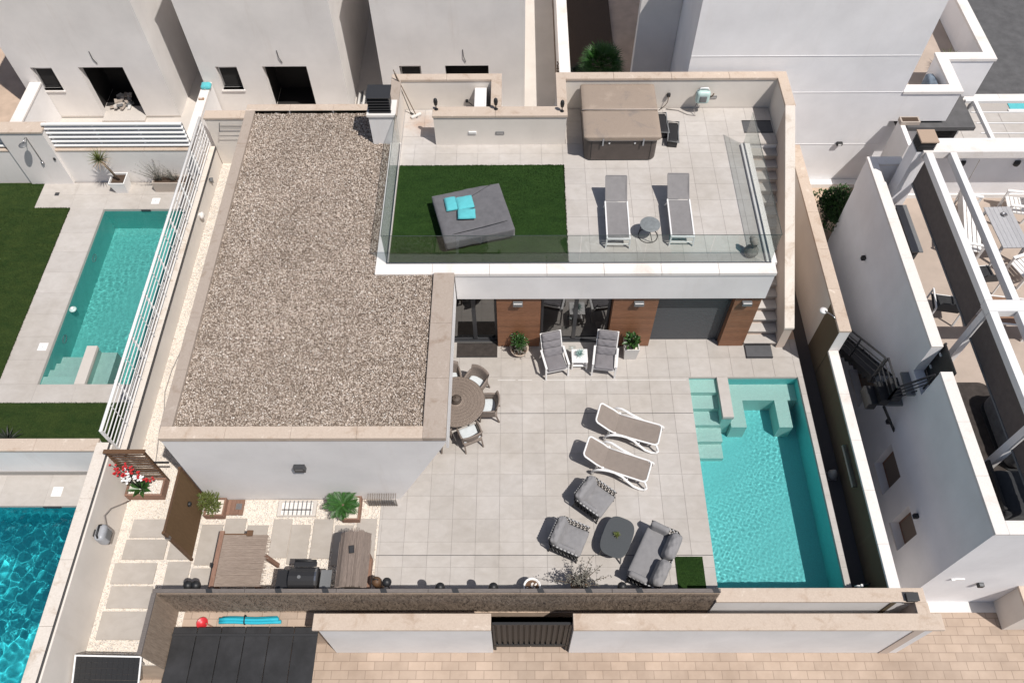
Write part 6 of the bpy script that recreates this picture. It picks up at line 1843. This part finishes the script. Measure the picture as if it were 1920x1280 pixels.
obj('head', MB().cyl(0, 0, .08, .2, .06, .05, 12, Matrix.Rotation(.5, 4, 'X')), M['black'], t, False, False); obj('spike', MB().cyl(0, 0, 0, .1, .015, n=6), M['black'], t, False, False); obj('lead', MB().tube([(0, 0, .02), (-.12, -.15, .02), (-.05, -.28, .02)], .012, 5), M['black'], t, True, False)
for (x, y, z, lb) in ((-10.03, 17.35, .52, 'white shell-shaped lamp on the low left wall beside the white chip strip'),):
    t = thing('wall_lamp', lb, 'wall lamp', (x, y, z)); obj('shell', MB().lathe([(.02, 0), (.11, .03), (.12, .08), (.06, .13)], 14, M=Matrix.Rotation(PI / 2, 4, 'Y')), M['cop_white'], t, True, False); obj('base', MB().box(-.02, .02, -.06, .06, -.06, .06), M['wmetal'], t, False, False)
t = thing('wall_light', 'small dark triangular light high on the low left wall near the drying rack', 'wall lamp', (-10.03, 18.9, .55)); obj('shade', MB().prism([(-.08, 0), (.08, 0), (0, -.16)], 0, .08, 'x'), M['grey_metal'], t, False, False); obj('base', MB().box(-.02, .0, -.04, .04, -.06, .02), M['iron'], t, False, False)
# black ball lamps along the front fence
bl = thing('ball_lamp', 'black ball lamp on a stake at the fence, just right of the reed counter', 'garden lamp', (-2.95, 5.47, 0), 0, 'black ball lamps on stakes along the front fence')
obj('globe', MB().lathe([(.02, 1.30), (.085, 1.33), (.11, 1.41), (.085, 1.49), (.02, 1.52)], 14), M['black'], bl, True, False); obj('stake', MB().cyl(0, 0, 0, 1.32, .015, n=8), M['black'], bl, False, False)
for x, y, lb in ((-7.45, 5.42, 'black ball lamp at the fence, left of a close pair by the slabs'), (-7.27, 5.42, 'black ball lamp at the fence, right of a close pair by the slabs'), (-1.75, 5.38, 'black ball lamp at the fence in front of the empty patio'), (-.55, 5.38, 'black ball lamp at the fence left of the white bowl of shells'), (2.35, 5.39, 'black ball lamp at the fence between the pale shrub and the sofa')):
    dup(bl, (x, y, -.07), .2, lb)
t = thing('lantern', 'squat brown lantern beside the first ball lamp at the front fence', 'lantern', (-3.2, 5.52, 0)); obj('body', MB().lathe([(.08, 0), (.10, .05), (.10, .9), (.08, 1.2), (.12, 1.25), (.10, 1.36), (.03, 1.40)], 12), M['wood_d'], t, True, False); obj('ring', MB().tube([(.05 * math.cos(k * PI / 5), .0, 1.42 + .05 * math.sin(k * PI / 5)) for k in range(10)], .01, 5, True), M['black'], t, True, False)
t = thing('shell_bowl', 'round white bowl of shells and pebbles standing at the front fence', 'bowl', (.34, 5.68, 0)); obj('bowl', MB().lathe([(.12, 0), (.19, .1), (.21, .40), (.185, .40), (.165, .33), (.02, .32)], 22), M['wmetal'], t, True, False)
obj('filling', MB().cyl(0, 0, .321, .345, .165, n=18), M['wood_d'], t, False, False)
rs = random.Random(3)
for i in range(16):
    a = rs.uniform(0, 6.3); r_ = rs.uniform(0, .13); Mx = Matrix.Translation((r_ * math.cos(a), r_ * math.sin(a), .355 + rs.uniform(0, .02))) @ Matrix.Rotation(rs.uniform(0, 6), 4, 'Z') @ Matrix.Rotation(rs.uniform(-1, 1), 4, 'X')
    obj('shell', MB().rbox(-.035, .035, -.022, .022, -.015, .015, .014, 1, M=Mx), M[rs.choice(['cop_white', 'wood_m', 'pot_tan', 'cop_white'])], t, True, False)
# odds at the pool side
t = thing('stone_ornament', 'pale pointed stone ornament standing in the dark path beside the pool', 'ornament', (8.27, 8.75, -.22)); obj('body', MB().lathe([(.10, 0), (.14, .06), (.13, .16), (.07, .28), (.02, .38)], 9), M['stone_gr'], t, True, False); obj('base', MB().box(-.12, .12, -.12, .12, 0, .02), M['stone_gr'], t, False, False)
t = thing('garden_tap', 'white standpipe tap at the near end of the dark path by the pool', 'tap', (8.18, 5.72, -.22)); obj('post', MB().box(-.03, .03, -.03, .03, 0, .55), M['wmetal'], t, False, False); obj('spout', MB().tube([(0, 0, .5), (-.1, -.0, .52), (-.14, 0, .44)], .018, 6), M['wmetal'], t, True, False); obj('handle', MB().tube([(.05, 0, .55), (.18, .02, .6)], .02, 6), M['black'], t, True, False)

# ------------------------------------------------------------------ furniture on the right-hand roof terrace
_before = set(bpy.data.objects)
RZ2 = FZ
t = thing('trough_bench', 'long dark grey bench box along the inner side of the white parapet', 'bench', (10.56, 14.6, RZ2)); obj('box', MB().box(10.42, 10.60, 13.75, 15.40, RZ2, 3.02), M['fab_dark'], t); obj('lid', MB().box(10.40, 10.70, 13.72, 15.43, 3.021, 3.06), M['grey_metal'], t)
def slat_bench(name, label, loc, rz, L):
    t = thing(name, label, 'bench' if L > 1 else 'chair', loc, rz)
    for i in range(5): obj('slat', MB().box(-L / 2, L / 2, -.26 + i * .115, -.17 + i * .115, .40, .43), M['wmetal'], t, False, False)
    for i in range(4): obj('back_slat', MB().box(-L / 2, L / 2, .30 + i * .02, .325 + i * .02, .50 + i * .11, .58 + i * .11), M['wmetal'], t, False, False)
    for s_ in (-1, 1):
        x = s_ * (L / 2 - .03)
        obj('leg', MB().box(x - .03, x + .03, -.28, -.22, 0, .64), M['wmetal'], t, False, False); obj('leg', MB().bar((x, .27, 0), (x, .37, .95), .05), M['wmetal'], t, False, False)
        obj('armrest', MB().box(x - .04, x + .04, -.30, .32, .64, .67), M['wmetal'], t, False, False)
    for k in range(int(L / .6) + 1): obj('bearer', MB().bar((-L / 2 + .05 + k * .55, -.27, .38), (-L / 2 + .05 + k * .55, .3, .38), .03), M['wmetal'], t, False, False)
    return t
slat_bench('slat_bench', 'white slatted bench under the right-hand pergola, behind the dark screens', (12.2, 14.62, RZ2), R(75), 1.9)
slat_bench('slat_chair', 'white slatted chair at the right edge, behind the grey plank table', (13.73, 15.36, RZ2), R(-100), .62)
slat_bench('slat_chair', 'white slatted chair at the right edge, nearer than the grey plank table', (13.2, 13.1, RZ2), R(-70), .62)
t = thing('plank_table', 'grey plank outdoor table on the right-hand roof terrace', 'table', (12.94, 14.28, RZ2), R(2))
for i in range(6): obj('plank', MB().box(-.36 + i * .12, -.246 + i * .12, -.72, .72, .70, .73), M['plank_grey'], t, False, False)
for sx in (-1, 1):
    for sy in (-1, 1): obj('leg', MB().bar((sx * .30, sy * .62, .70), (sx * .33, sy * .68, 0), .06), M['plank_grey'], t, False, False)
obj('apron', MB().box(-.32, .32, -.66, -.63, .62, .70), M['plank_grey'], t, False, False)
c = thing('ashtray', 'small grey dish on the far end of the grey plank table', 'dish', (13.0, 14.7, RZ2 + .73)); obj('dish', MB().lathe([(.05, 0), (.085, .03), (.07, .03), (.05, .012)], 14), M['steel'], c, True, False); obj('foot', MB().cyl(0, 0, 0, .004, .045, n=12), M['black'], c, False, False)
def sling_chair(label, loc, rz):
    t = thing('sling_armchair', label, 'chair', loc, rz, 'dark sling armchairs on the right-hand terrace')
    obj('seat_sling', MB().box(-.30, .30, -.28, .25, .40, .41), M['fab_dark'], t, False, False); obj('back_sling', MB().prism([(.24, .42), (.26, .42), (.44, .95), (.42, .95)], -.30, .30, 'x'), M['fab_dark'], t, False, False)
    for s_ in (-1, 1):
        obj('frame_side', MB().bar((s_ * .32, -.30, 0), (s_ * .32, -.28, .62), .035).bar((s_ * .32, -.3, .62), (s_ * .32, .33, .62), .035).bar((s_ * .32, .33, .62), (s_ * .32, .36, 0), .035), M['wmetal'], t, False, False)
    obj('cross_bar', MB().bar((-.32, -.29, .39), (.32, -.29, .39), .03), M['wmetal'], t, False, False)
    return t
sc1 = sling_chair('white-framed dark sling armchair behind the white parapet, by the first pergola post', (10.72, 11.95, RZ2), R(170))
dup(sc1, (12.0, 12.9, RZ2), R(185), 'white-framed dark sling armchair between the pergola beams, mostly hidden')
t = thing('brown_table', 'brown-topped table with white edges half hidden under the pergola cross beam', 'table', (12.15, 11.5, RZ2), R(-8)); 
for i in range(5): obj('plank', MB().box(-.55, .55, -.40 + i * .16, -.245 + i * .16, .70, .73), M['brown_top'], t, False, False)
obj('edge', MB().box(-.58, .58, .405, .44, .69, .735).box(-.58, .58, -.44, -.405, .69, .735), M['wmetal'], t, False, False)
for sx in (-1, 1):
    for sy in (-1, 1): obj('leg', MB().box(sx * .5 - .03, sx * .5 + .03, sy * .36 - .03, sy * .36 + .03, 0, .69), M['wmetal'], t, False, False)
t = thing('covered_sofa', 'round-cornered garden sofa under a rumpled grey cover behind the parapet', 'sofa', (11.35, 8.3, RZ2)); obj('cover', MB().rbox(10.9, 12.3, 7.45, 9.3, RZ2 + .0, RZ2 + .72, .28, 9, .04, .02), fabric('rumpled grey cover', (.13, .13, .132), var=.2), t, True); obj('hem', MB().prism([(a + 11.6, b + 8.375) for a, b in rrect(.69, .91, .25)], RZ2 + .002, RZ2 + .06), M['fab_dark'], t)
t = thing('outdoor_rug', 'dark rug with a rounded corner on the beige terrace floor behind the parapet', 'rug', (10.6, 8.6, RZ2)); obj('rug', MB().prism([(a + 10.75, b + 8.6) for a, b in rrect(.62, 1.25, .3)], RZ2 + .002, RZ2 + .012), fabric('dark brown rug', (.05, .042, .038), var=.2), t); obj('border', MB().prism([(a + 10.75, b + 8.6) for a, b in rrect(.59, 1.22, .28)], RZ2 + .0121, RZ2 + .016), M['mat_dk'], t)
t = thing('covered_grill', 'black fabric-covered box in the near corner of the right-hand terrace', 'cover', (10.75, 6.7, RZ2)); obj('cover', MB().rbox(10.15, 11.9, 6.12, 7.15, RZ2, RZ2 + .85, .10, 7, .015, .008), M['fab_dark'], t, True); obj('strap', MB().box(10.10, 10.16, 6.2, 7.35, RZ2 + .2, RZ2 + .9), M['black'], t)
settle(_before)
# ------------------------------------------------------------------ plants
def crown(mb, c, rad, n, L, W, rs, shell=.55, up_=.2, squash=1.0):
    """leaf-sized faces through the volume of an uneven crown"""
    blobs = [(Vector((rs.uniform(-.45, .45), rs.uniform(-.45, .45), rs.uniform(-.35, .45))) * rad, rs.uniform(.45, .75) * rad) for _ in range(7)]
    C = Vector(c)
    for i in range(n):
        bc, br = rs.choice(blobs)
        d = Vector((rs.gauss(0, 1), rs.gauss(0, 1), rs.gauss(0, 1))).normalized()
        p = C + bc + d * br * (shell + (1 - shell) * rs.random())
        p.z = C.z + (p.z - C.z) * squash
        out = (d + Vector((rs.uniform(-.6, .6), rs.uniform(-.6, .6), rs.uniform(-.3, .6) + up_))).normalized()
        mb.leaf(p, out, Vector((rs.uniform(-.4, .4), rs.uniform(-.4, .4), 1)), L * rs.uniform(.7, 1.3), W * rs.uniform(.7, 1.3))
    return mb

rs = random.Random(21)
t = thing('bowl_planter', 'bushy green shrub in a beige bowl against the wood-clad pier', 'potted plant', (.06, 12.52, 0))
obj('bowl', MB().lathe([(.12, 0), (.22, .08), (.27, .22), (.25, .22), (.21, .16), (.02, .16)], 20), M['cop_warm'], t, True, False)
obj('soil', MB().cyl(0, 0, .15, .19, .22, n=16), M['soil'], t, False, False)
obj('foliage', crown(MB(), (.02, .06, .52), .27, 520, .075, .035, rs), M['leaf1'], t, False, False)
obj('dry_foliage', crown(MB(), (-.02, -.08, .30), .26, 170, .06, .03, rs), M['leaf_gr'], t, False, False)
obj('stem', MB().tube([(0, 0, .15), (.02, .03, .5)], .018, 6).tube([(0, 0, .15), (-.1, -.05, .42)], .012, 5), M['stem'], t, True, False)
for k in range(3): obj('flower', MB().lathe([(.0, .0), (.03, .02), (.02, .04)], 6, rs.uniform(-.2, .2), rs.uniform(-.1, .3)), M['wpetal'], t, False, False).location.z = .62
t = thing('square_planter', 'glossy green plant in a tall square pale planter beside the deck armchair', 'potted plant', (3.22, 12.43, 0))
b = MB(); b.prism([(-.17, -.17), (.17, -.17), (.17, .17), (-.17, .17)], 0, .02)
for a0, a1 in (((-.17, -.17), (.17, -.17)), ((.17, -.17), (.17, .17)), ((.17, .17), (-.17, .17)), ((-.17, .17), (-.17, -.17))):
    k = 1.25; i_ = .9
    b.add([(a0[0], a0[1], 0), (a1[0], a1[1], 0), (a1[0] * k, a1[1] * k, .55), (a0[0] * k, a0[1] * k, .55), (a0[0] * i_, a0[1] * i_, .02), (a1[0] * i_, a1[1] * i_, .02), (a1[0] * k * .88, a1[1] * k * .88, .55), (a0[0] * k * .88, a0[1] * k * .88, .55)], [(0, 1, 2, 3), (5, 4, 7, 6), (3, 2, 6, 7)])
obj('pot', b, M['pot_grey'], t, False, False)
obj('pebbles', MB().box(-.18, .18, -.18, .18, .47, .49), M['white_bed'], t, False, False)
lf = MB()
for i in range(150):
    a = rs.uniform(0, 6.3); e = rs.uniform(.1, 1.4); r0 = rs.uniform(.0, .16); z0 = rs.uniform(.52, .85)
    lf.leaf((r0 * math.cos(a), r0 * math.sin(a), z0), (math.cos(a) * math.cos(e), math.sin(a) * math.cos(e), math.sin(e)), (0, 0, 1), rs.uniform(.12, .2), rs.uniform(.06, .10), .1)
obj('foliage', lf, M['leaf1'], t, False, False)
obj('stem', MB().tube([(0, 0, .45), (.02, 0, .85)], .02, 6).tube([(0.05, 0.05, .45), (.08, .08, .8)], .014, 5), M['stem'], t, True, False)
def rosette(name, label, cat, loc, n, L, W, mat, e0, e1, pot=None, bend=.5, seed=1):
    rr_ = random.Random(seed)
    t = thing(name, label, cat, loc)
    b = MB()
    for i in range(n):
        f = i / n
        b.blade((0, 0, pot[1] if pot else .02), i * 2.399, e0 + (e1 - e0) * f + rr_.uniform(-.08, .08), L * rr_.uniform(.8, 1.15) * (1 - .25 * f), W, bend)
    obj('leaves', b, mat, t, False, False)
    if pot: obj('pot', MB().lathe([(pot[0] * .8, 0), (pot[0], pot[1]), (pot[0] * .85, pot[1]), (pot[0] * .8, pot[1] * .8), (.005, pot[1] * .8)], 16), pot[2], t, True, False)
    else: obj('root', MB().cyl(0, 0, -.02, .04, .04, n=8), M['stem'], t, False, False)
    return t
rosette('succulent', 'spiky blue-green succulent standing on the square white table', 'potted plant', (1.76, 12.16, .40), 46, .19, .022, M['leaf_bl'], .1, 1.3, (.06, .07, M['wmetal']), .5, 4)
rosette('succulent', 'small dark green succulent in the middle of the coffee table', 'potted plant', (2.43, 6.92, .41), 26, .11, .03, M['leaf2'], .1, 1.2, (.06, .05, M['soil']), .5, 5)
t = thing('grey_shrub', 'pale grey-leaved shrub in a pot behind the front fence', 'shrub', (1.45, 5.72, 0))
obj('pot', MB().lathe([(.15, 0), (.2, .38), (.17, .38), (.15, .3), (.01, .3)], 16), M['terracotta'], t, True, False)
st_ = MB(); lf = MB()
for i in range(34):
    a = rs.uniform(0, 6.3); e = rs.uniform(.55, 1.45); L = rs.uniform(.5, .95)
    d = Vector((math.cos(a) * math.cos(e), math.sin(a) * math.cos(e) * .6 + .05, math.sin(e)))
    p0 = Vector((0, 0, .32)); p1 = p0 + d * L
    st_.tube([p0, p0.lerp(p1, .5) + Vector((rs.uniform(-.04, .04),) * 3), p1], [.011, .008, .004], 5)
    for k in range(22):
        f = rs.uniform(.4, 1.05); q = p0.lerp(p1, f) + Vector((rs.uniform(-.05, .05), rs.uniform(-.05, .05), rs.uniform(-.04, .04)))
        lf.leaf(q, (rs.uniform(-1, 1), rs.uniform(-1, 1), rs.uniform(-.2, .9)), (0, 0, 1), rs.uniform(.035, .06), rs.uniform(.022, .035))
obj('branches', st_, M['stem'], t, True, False); obj('foliage', lf, M['leaf_gr'], t, False, False)
# sago palm by the gable
t = thing('sago_palm', 'sago palm with dark green fronds in a brown box at the gable', 'palm', (-4.40, 7.74, 0))
for (a, b_, c, d) in ((-.02, .42, -.34, -.30), (-.02, .42, .26, .30), (-.02, .02, -.30, .26), (.38, .42, -.30, .26)): obj('board', MB().box(a, b_, c, d, 0, .22), M['wood_m'], t, False, False)
obj('soil', MB().box(.02, .38, -.30, .26, .0, .17), M['white_bed'], t, False, False)
obj('trunk', MB().lathe([(.10, .1), (.11, .25), (.07, .34)], 12), M['stem'], t, True, False)
for i in range(19):
    az = i * 2.399; e = .25 + .5 * (i / 19); L = rs.uniform(.42, .55) * (1 - .2 * i / 19)
    fr = MB(); p = Vector((0, 0, .30)); el = e + .25
    spine = [p.copy()]
    for k in range(9):
        d = Vector((math.cos(az) * math.cos(el), math.sin(az) * math.cos(el), math.sin(el))); p = p + d * L / 9; el -= .085; spine.append(p.copy())
        sd = Vector((-math.sin(az), math.cos(az), 0)); w_ = .15 * math.sin(PI * min(1, (k + 1.6) / 10.5)) + .02
        for s_ in (-1, 1):
            for q in (0, .5): fr.leaf(p - d * (L / 9) * q, sd * s_ * .85 + d * .75 + Vector((0, 0, .15)), (0, 0, 1), w_, .022)
    fr.tube(spine, .008, 4)
    obj('frond', fr, M['leaf3'], t, False, False)
# shrub in a wooden box behind the reed panel
t = thing('box_shrub', 'feathery yellow-green shrub in a brown wooden box between reed panel and hatch', 'shrub', (-7.70, 7.78, 0))
for (a, b_, c, d) in ((-.22, .28, -.28, -.24), (-.22, .28, .16, .20), (-.22, -.18, -.24, .16), (.24, .28, -.24, .16)): obj('board', MB().box(a, b_, c, d, 0, .24), M['wood_m'], t, False, False)
obj('chips', MB().box(-.18, .24, -.24, .16, 0, .19), M['white_bed'], t, False, False)
obj('foliage', crown(MB(), (-.05, .02, .48), .34, 620, .10, .024, rs, .4, .5), M['leaf2'], t, False, False)
obj('stem', MB().tube([(0, 0, .15), (-.02, 0, .45)], .02, 6), M['stem'], t, True, False)
# orchid planter with trellis
t = thing('orchid_planter', 'brown timber planter of white chips with a dark slatted trellis behind', 'planter', (-9.57, 8.25, 0))
X0, X1, Y0, Y1 = -10.03, -9.08, 8.02, 8.52
for (a, b_, c, d) in ((X0, X1, Y0, Y0 + .05), (X0, X1, Y1 - .05, Y1), (X0, X0 + .05, Y0 + .05, Y1 - .05), (X1 - .05, X1, Y0 + .05, Y1 - .05)): obj('board', MB().box(a, b_, c, d, 0, .29), M['wood_m'], t, bevel=.006)
obj('bed', MB().box(X0 + .05, X1 - .05, Y0 + .05, Y1 - .05, .0, .225), M['white_bed'], t)
P = scatter([(X0 + .06, X1 - .06, Y0 + .06, Y1 - .06)], 1500, .225, .025, 8); stones('chips', 1500, P, .025, .05, M['white_gravel'], t, .65, 9)
for x in (-10.04, -9.12): obj('post', MB().box(x - .02, x + .03, 8.53, 8.58, 0, 1.74), M['wood_d'], t)
for i in range(10): obj('slat', MB().box(-10.05, -9.08, 8.515, 8.527, .36 + i * .136, .42 + i * .136), M['wood_d'], t)
obj('cap', MB().box(-10.08, -9.06, 8.49, 8.60, 1.741, 1.77), M['wood_d'], t); obj('stake', MB().bar((-9.10, 8.56, 1.1), (-8.72, 8.56, 1.1), .04), M['black'], t)
oc = thing('orchids', 'red and white orchid sprays with broad dark leaves in the timber planter', 'flowers', (-9.66, 8.22, .23))
rs = random.Random(31)
lv = MB()
for k in range(17):
    a = k * .9 + rs.uniform(-.3, .3); e = rs.uniform(.25, .95)
    lv.leaf((0, 0, .0), (math.cos(a) * math.cos(e), math.sin(a) * math.cos(e), math.sin(e)), (0, 0, 1), rs.uniform(.30, .40), rs.uniform(.10, .14), .1)
obj('leaves', lv, M['leaf1'], oc, False, False)
for k, (x, y, z, col) in enumerate(((-.30, .12, 1.18, 'red'), (-.36, .08, .85, 'red'), (-.12, .14, .95, 'red'), (.02, .12, 1.28, 'red'), (.16, .12, 1.10, 'red'), (.24, .10, .80, 'red'), (.48, .06, .55, 'red'), (-.20, .05, .70, 'wpetal'), (-.05, .10, 1.05, 'wpetal'), (.10, .05, .75, 'wpetal'), (.30, .06, .72, 'wpetal'), (-.28, .02, .60, 'wpetal'))):
    st_ = MB(); st_.tube([(0, 0, 0), (x * .35, y * .5, z * .55), (x, y, z)], .006, 4); obj('stem', st_, M['leaf_dk'], oc, True, False)
    fl = MB()
    for q in range(10):
        f = rs.uniform(.45, 1.0); c_ = Vector((x * f, y * f, z * (f * .45 + .55))) + Vector((rs.uniform(-.055, .055), rs.uniform(-.05, .05), rs.uniform(-.05, .05)))
        a0 = rs.uniform(0, 6)
        for m_ in range(5):
            an = a0 + m_ * 2 * PI / 5; fl.leaf(c_, (math.cos(an), math.sin(an), .35), (0, 0, 1), .040, .034)
    stuff(obj('spray', fl, M[col], oc, False, False))
# yucca and dry grasses in the neighbour garden
t = thing('yucca', 'tall yucca with stiff leaves in a tapered white planter by the slat fence', 'potted plant', (-13.10, 19.02, 0))
b = MB()
cs = [(-.19, -.19), (.19, -.19), (.19, .19), (-.19, .19)]
for i in range(4):
    a0, a1 = cs[i], cs[(i + 1) % 4]; k = 1.38; i_ = 1.22
    b.add([(a0[0], a0[1], 0), (a1[0], a1[1], 0), (a1[0] * k, a1[1] * k, .50), (a0[0] * k, a0[1] * k, .50), (a1[0] * i_, a1[1] * i_, .50), (a0[0] * i_, a0[1] * i_, .50), (a1[0] * i_, a1[1] * i_, .40), (a0[0] * i_, a0[1] * i_, .40)], [(0, 1, 2, 3), (3, 2, 4, 5), (5, 4, 6, 7)])
obj('pot', b, M['wmetal'], t, False, False); obj('soil', MB().box(-.24, .24, -.24, .24, .38, .42), M['soil'], t, False, False)
obj('trunk', MB().tube([(.0, .0, .4), (-.10, -.02, .9), (-.22, -.06, 1.38)], [.045, .035, .03], 7), M['stem'], t, True, False)
yb, yd = MB(), MB()
for i in range(95):
    az = i * 2.399; f = i / 95
    (yb if i > 40 else yd).blade((-.22, -.06, 1.36), az, -.7 + 2.1 * f + rs.uniform(-.1, .1), rs.uniform(.34, .44), .026, .25, 3)
obj('leaves', yb, M['leaf2'], t, False, False); obj('dry_leaves', yd, M['leaf_tan'], t, False, False)
t = thing('trough_planter', 'long taupe trough with two wispy dry shrubs beside the yucca', 'planter', (-11.42, 19.06, 0))
b = MB(); b.box(-.58, .58, -.19, -.15, 0, .40); b.box(-.58, .58, .15, .19, 0, .40); b.box(-.58, -.54, -.15, .15, 0, .40); b.box(.54, .58, -.15, .15, 0, .40); obj('trough', b, M['pot_tan'], t, False, False); obj('soil', MB().box(-.54, .54, -.15, .15, 0, .33), M['soil'], t, False, False)
for (x, h_, n_) in ((-.35, .95, 46), (.12, .7, 34)):
    tw = MB()
    for i in range(n_):
        a = rs.uniform(0, 6.3); e = rs.uniform(.7, 1.5); L = h_ * rs.uniform(.5, 1); d = Vector((math.cos(a) * math.cos(e) - .15, math.sin(a) * math.cos(e) * .5, math.sin(e)))
        p0 = Vector((x, 0, .33)); tw.tube([p0, p0 + d * L * .5 + Vector((rs.uniform(-.03, .03), 0, 0)), p0 + d * L], [.006, .004, .002], 4)
        for k in range(7): tw.leaf(p0 + d * L * rs.uniform(.3, 1), (rs.uniform(-1, 1), rs.uniform(-1, 1), rs.uniform(0, 1)), (0, 0, 1), .05, .012)
    obj('dry_shrub', tw, M['leaf_gr'], t, False, False)
rosette('agave', 'dark spiky agave at the left edge of the lower lawn strip', 'agave', (-13.75, 9.72, 0), 34, .46, .06, M['leaf_dk'], .1, 1.3, None, .35, 7)
rosette('agave', 'pale dry tuft at the left picture edge beside the dark agave', 'agave', (-14.6, 9.95, 0), 22, .30, .03, M['leaf_tan'], .2, 1.3, None, .4, 8)
rosette('weed_tuft', 'thin dry weeds along the beige coping at the lower lawn', 'weeds', (-12.35, 9.2, 0.0), 20, .35, .008, M['leaf_tan'], .6, 1.4, None, .4, 9)
# shrub by the right-hand facade
t = thing('hedge_shrub', 'dense dark green rounded shrub in the corner between the facade and the right-hand house', 'shrub', (9.85, 17.35, -.1))
obj('foliage', crown(MB(), (0, 0, .95), .72, 3600, .085, .05, random.Random(41), .75, .2), M['leaf1'], t, False, False)
obj('foliage', crown(MB(), (.0, .1, .9), .55, 1100, .085, .05, random.Random(42), .2, .2), M['leaf_dk'], t, False, False)
obj('trunk', MB().tube([(0, 0, 0), (0, 0, .6), (.05, 0, 1.2)], [.07, .05, .02], 8), M['stem'], t, True, False)
# palm in the planting bed
def fan_palm(label, loc, h_, n_, L, seed, mat):
    r_ = random.Random(seed); t = thing('palm', label, 'palm', loc)
    obj('trunk', MB().tube([(0, 0, 0), (0, 0, h_)], [.12, .09], 9), M['stem'], t, True, False)
    for i in range(n_):
        az = i * 2.399; e = -.3 + 1.6 * (i / n_); fr = MB()
        d = Vector((math.cos(az) * math.cos(e), math.sin(az) * math.cos(e), math.sin(e))); c_ = Vector((0, 0, h_)) + d * L * .45
        fr.tube([(0, 0, h_), tuple(c_)], .012, 4)
        sd = Vector((-math.sin(az), math.cos(az), 0))
        for k in range(15):
            an = (k - 7) / 7 * 1.45; dd = (d * math.cos(an) + sd * math.sin(an)).normalized()
            fr.leaf(c_, dd, sd.cross(d), L * .62 * r_.uniform(.85, 1.1), .042, .10)
        obj('frond', fr, mat, t, False, False)
    return t
fan_palm('green fan palm rising behind the hot tub wall at the top of the picture', (2.95, 23.3, 0), 1.55, 34, .85, 51, M['leaf3'])
fan_palm('small dry-tipped fan palm in the shaded bed left of the tall one', (2.2, 23.6, 0), .7, 16, .6, 52, M['leaf_dk'])
rosette('potted_yucca', 'spiky potted plant on the far upper terrace at the top edge', 'potted plant', (13.75, 21.6, 2.62), 30, .5, .04, M['leaf2'], .2, 1.3, (.2, .35, M['pot_tan']), .5, 61)
t = thing('tap_plant', 'low green plant in the shade at the near end of the dark path', 'plant', (8.36, 5.62, -.22)); obj('foliage', crown(MB(), (0, 0, .3), .16, 120, .10, .035, random.Random(44), .3, .5), M['leaf3'], t, False, False); obj('pot', MB().lathe([(.09, 0), (.12, .18), (.1, .18), (.08, .12), (.01, .12)], 12), M['black'], t, True, False)
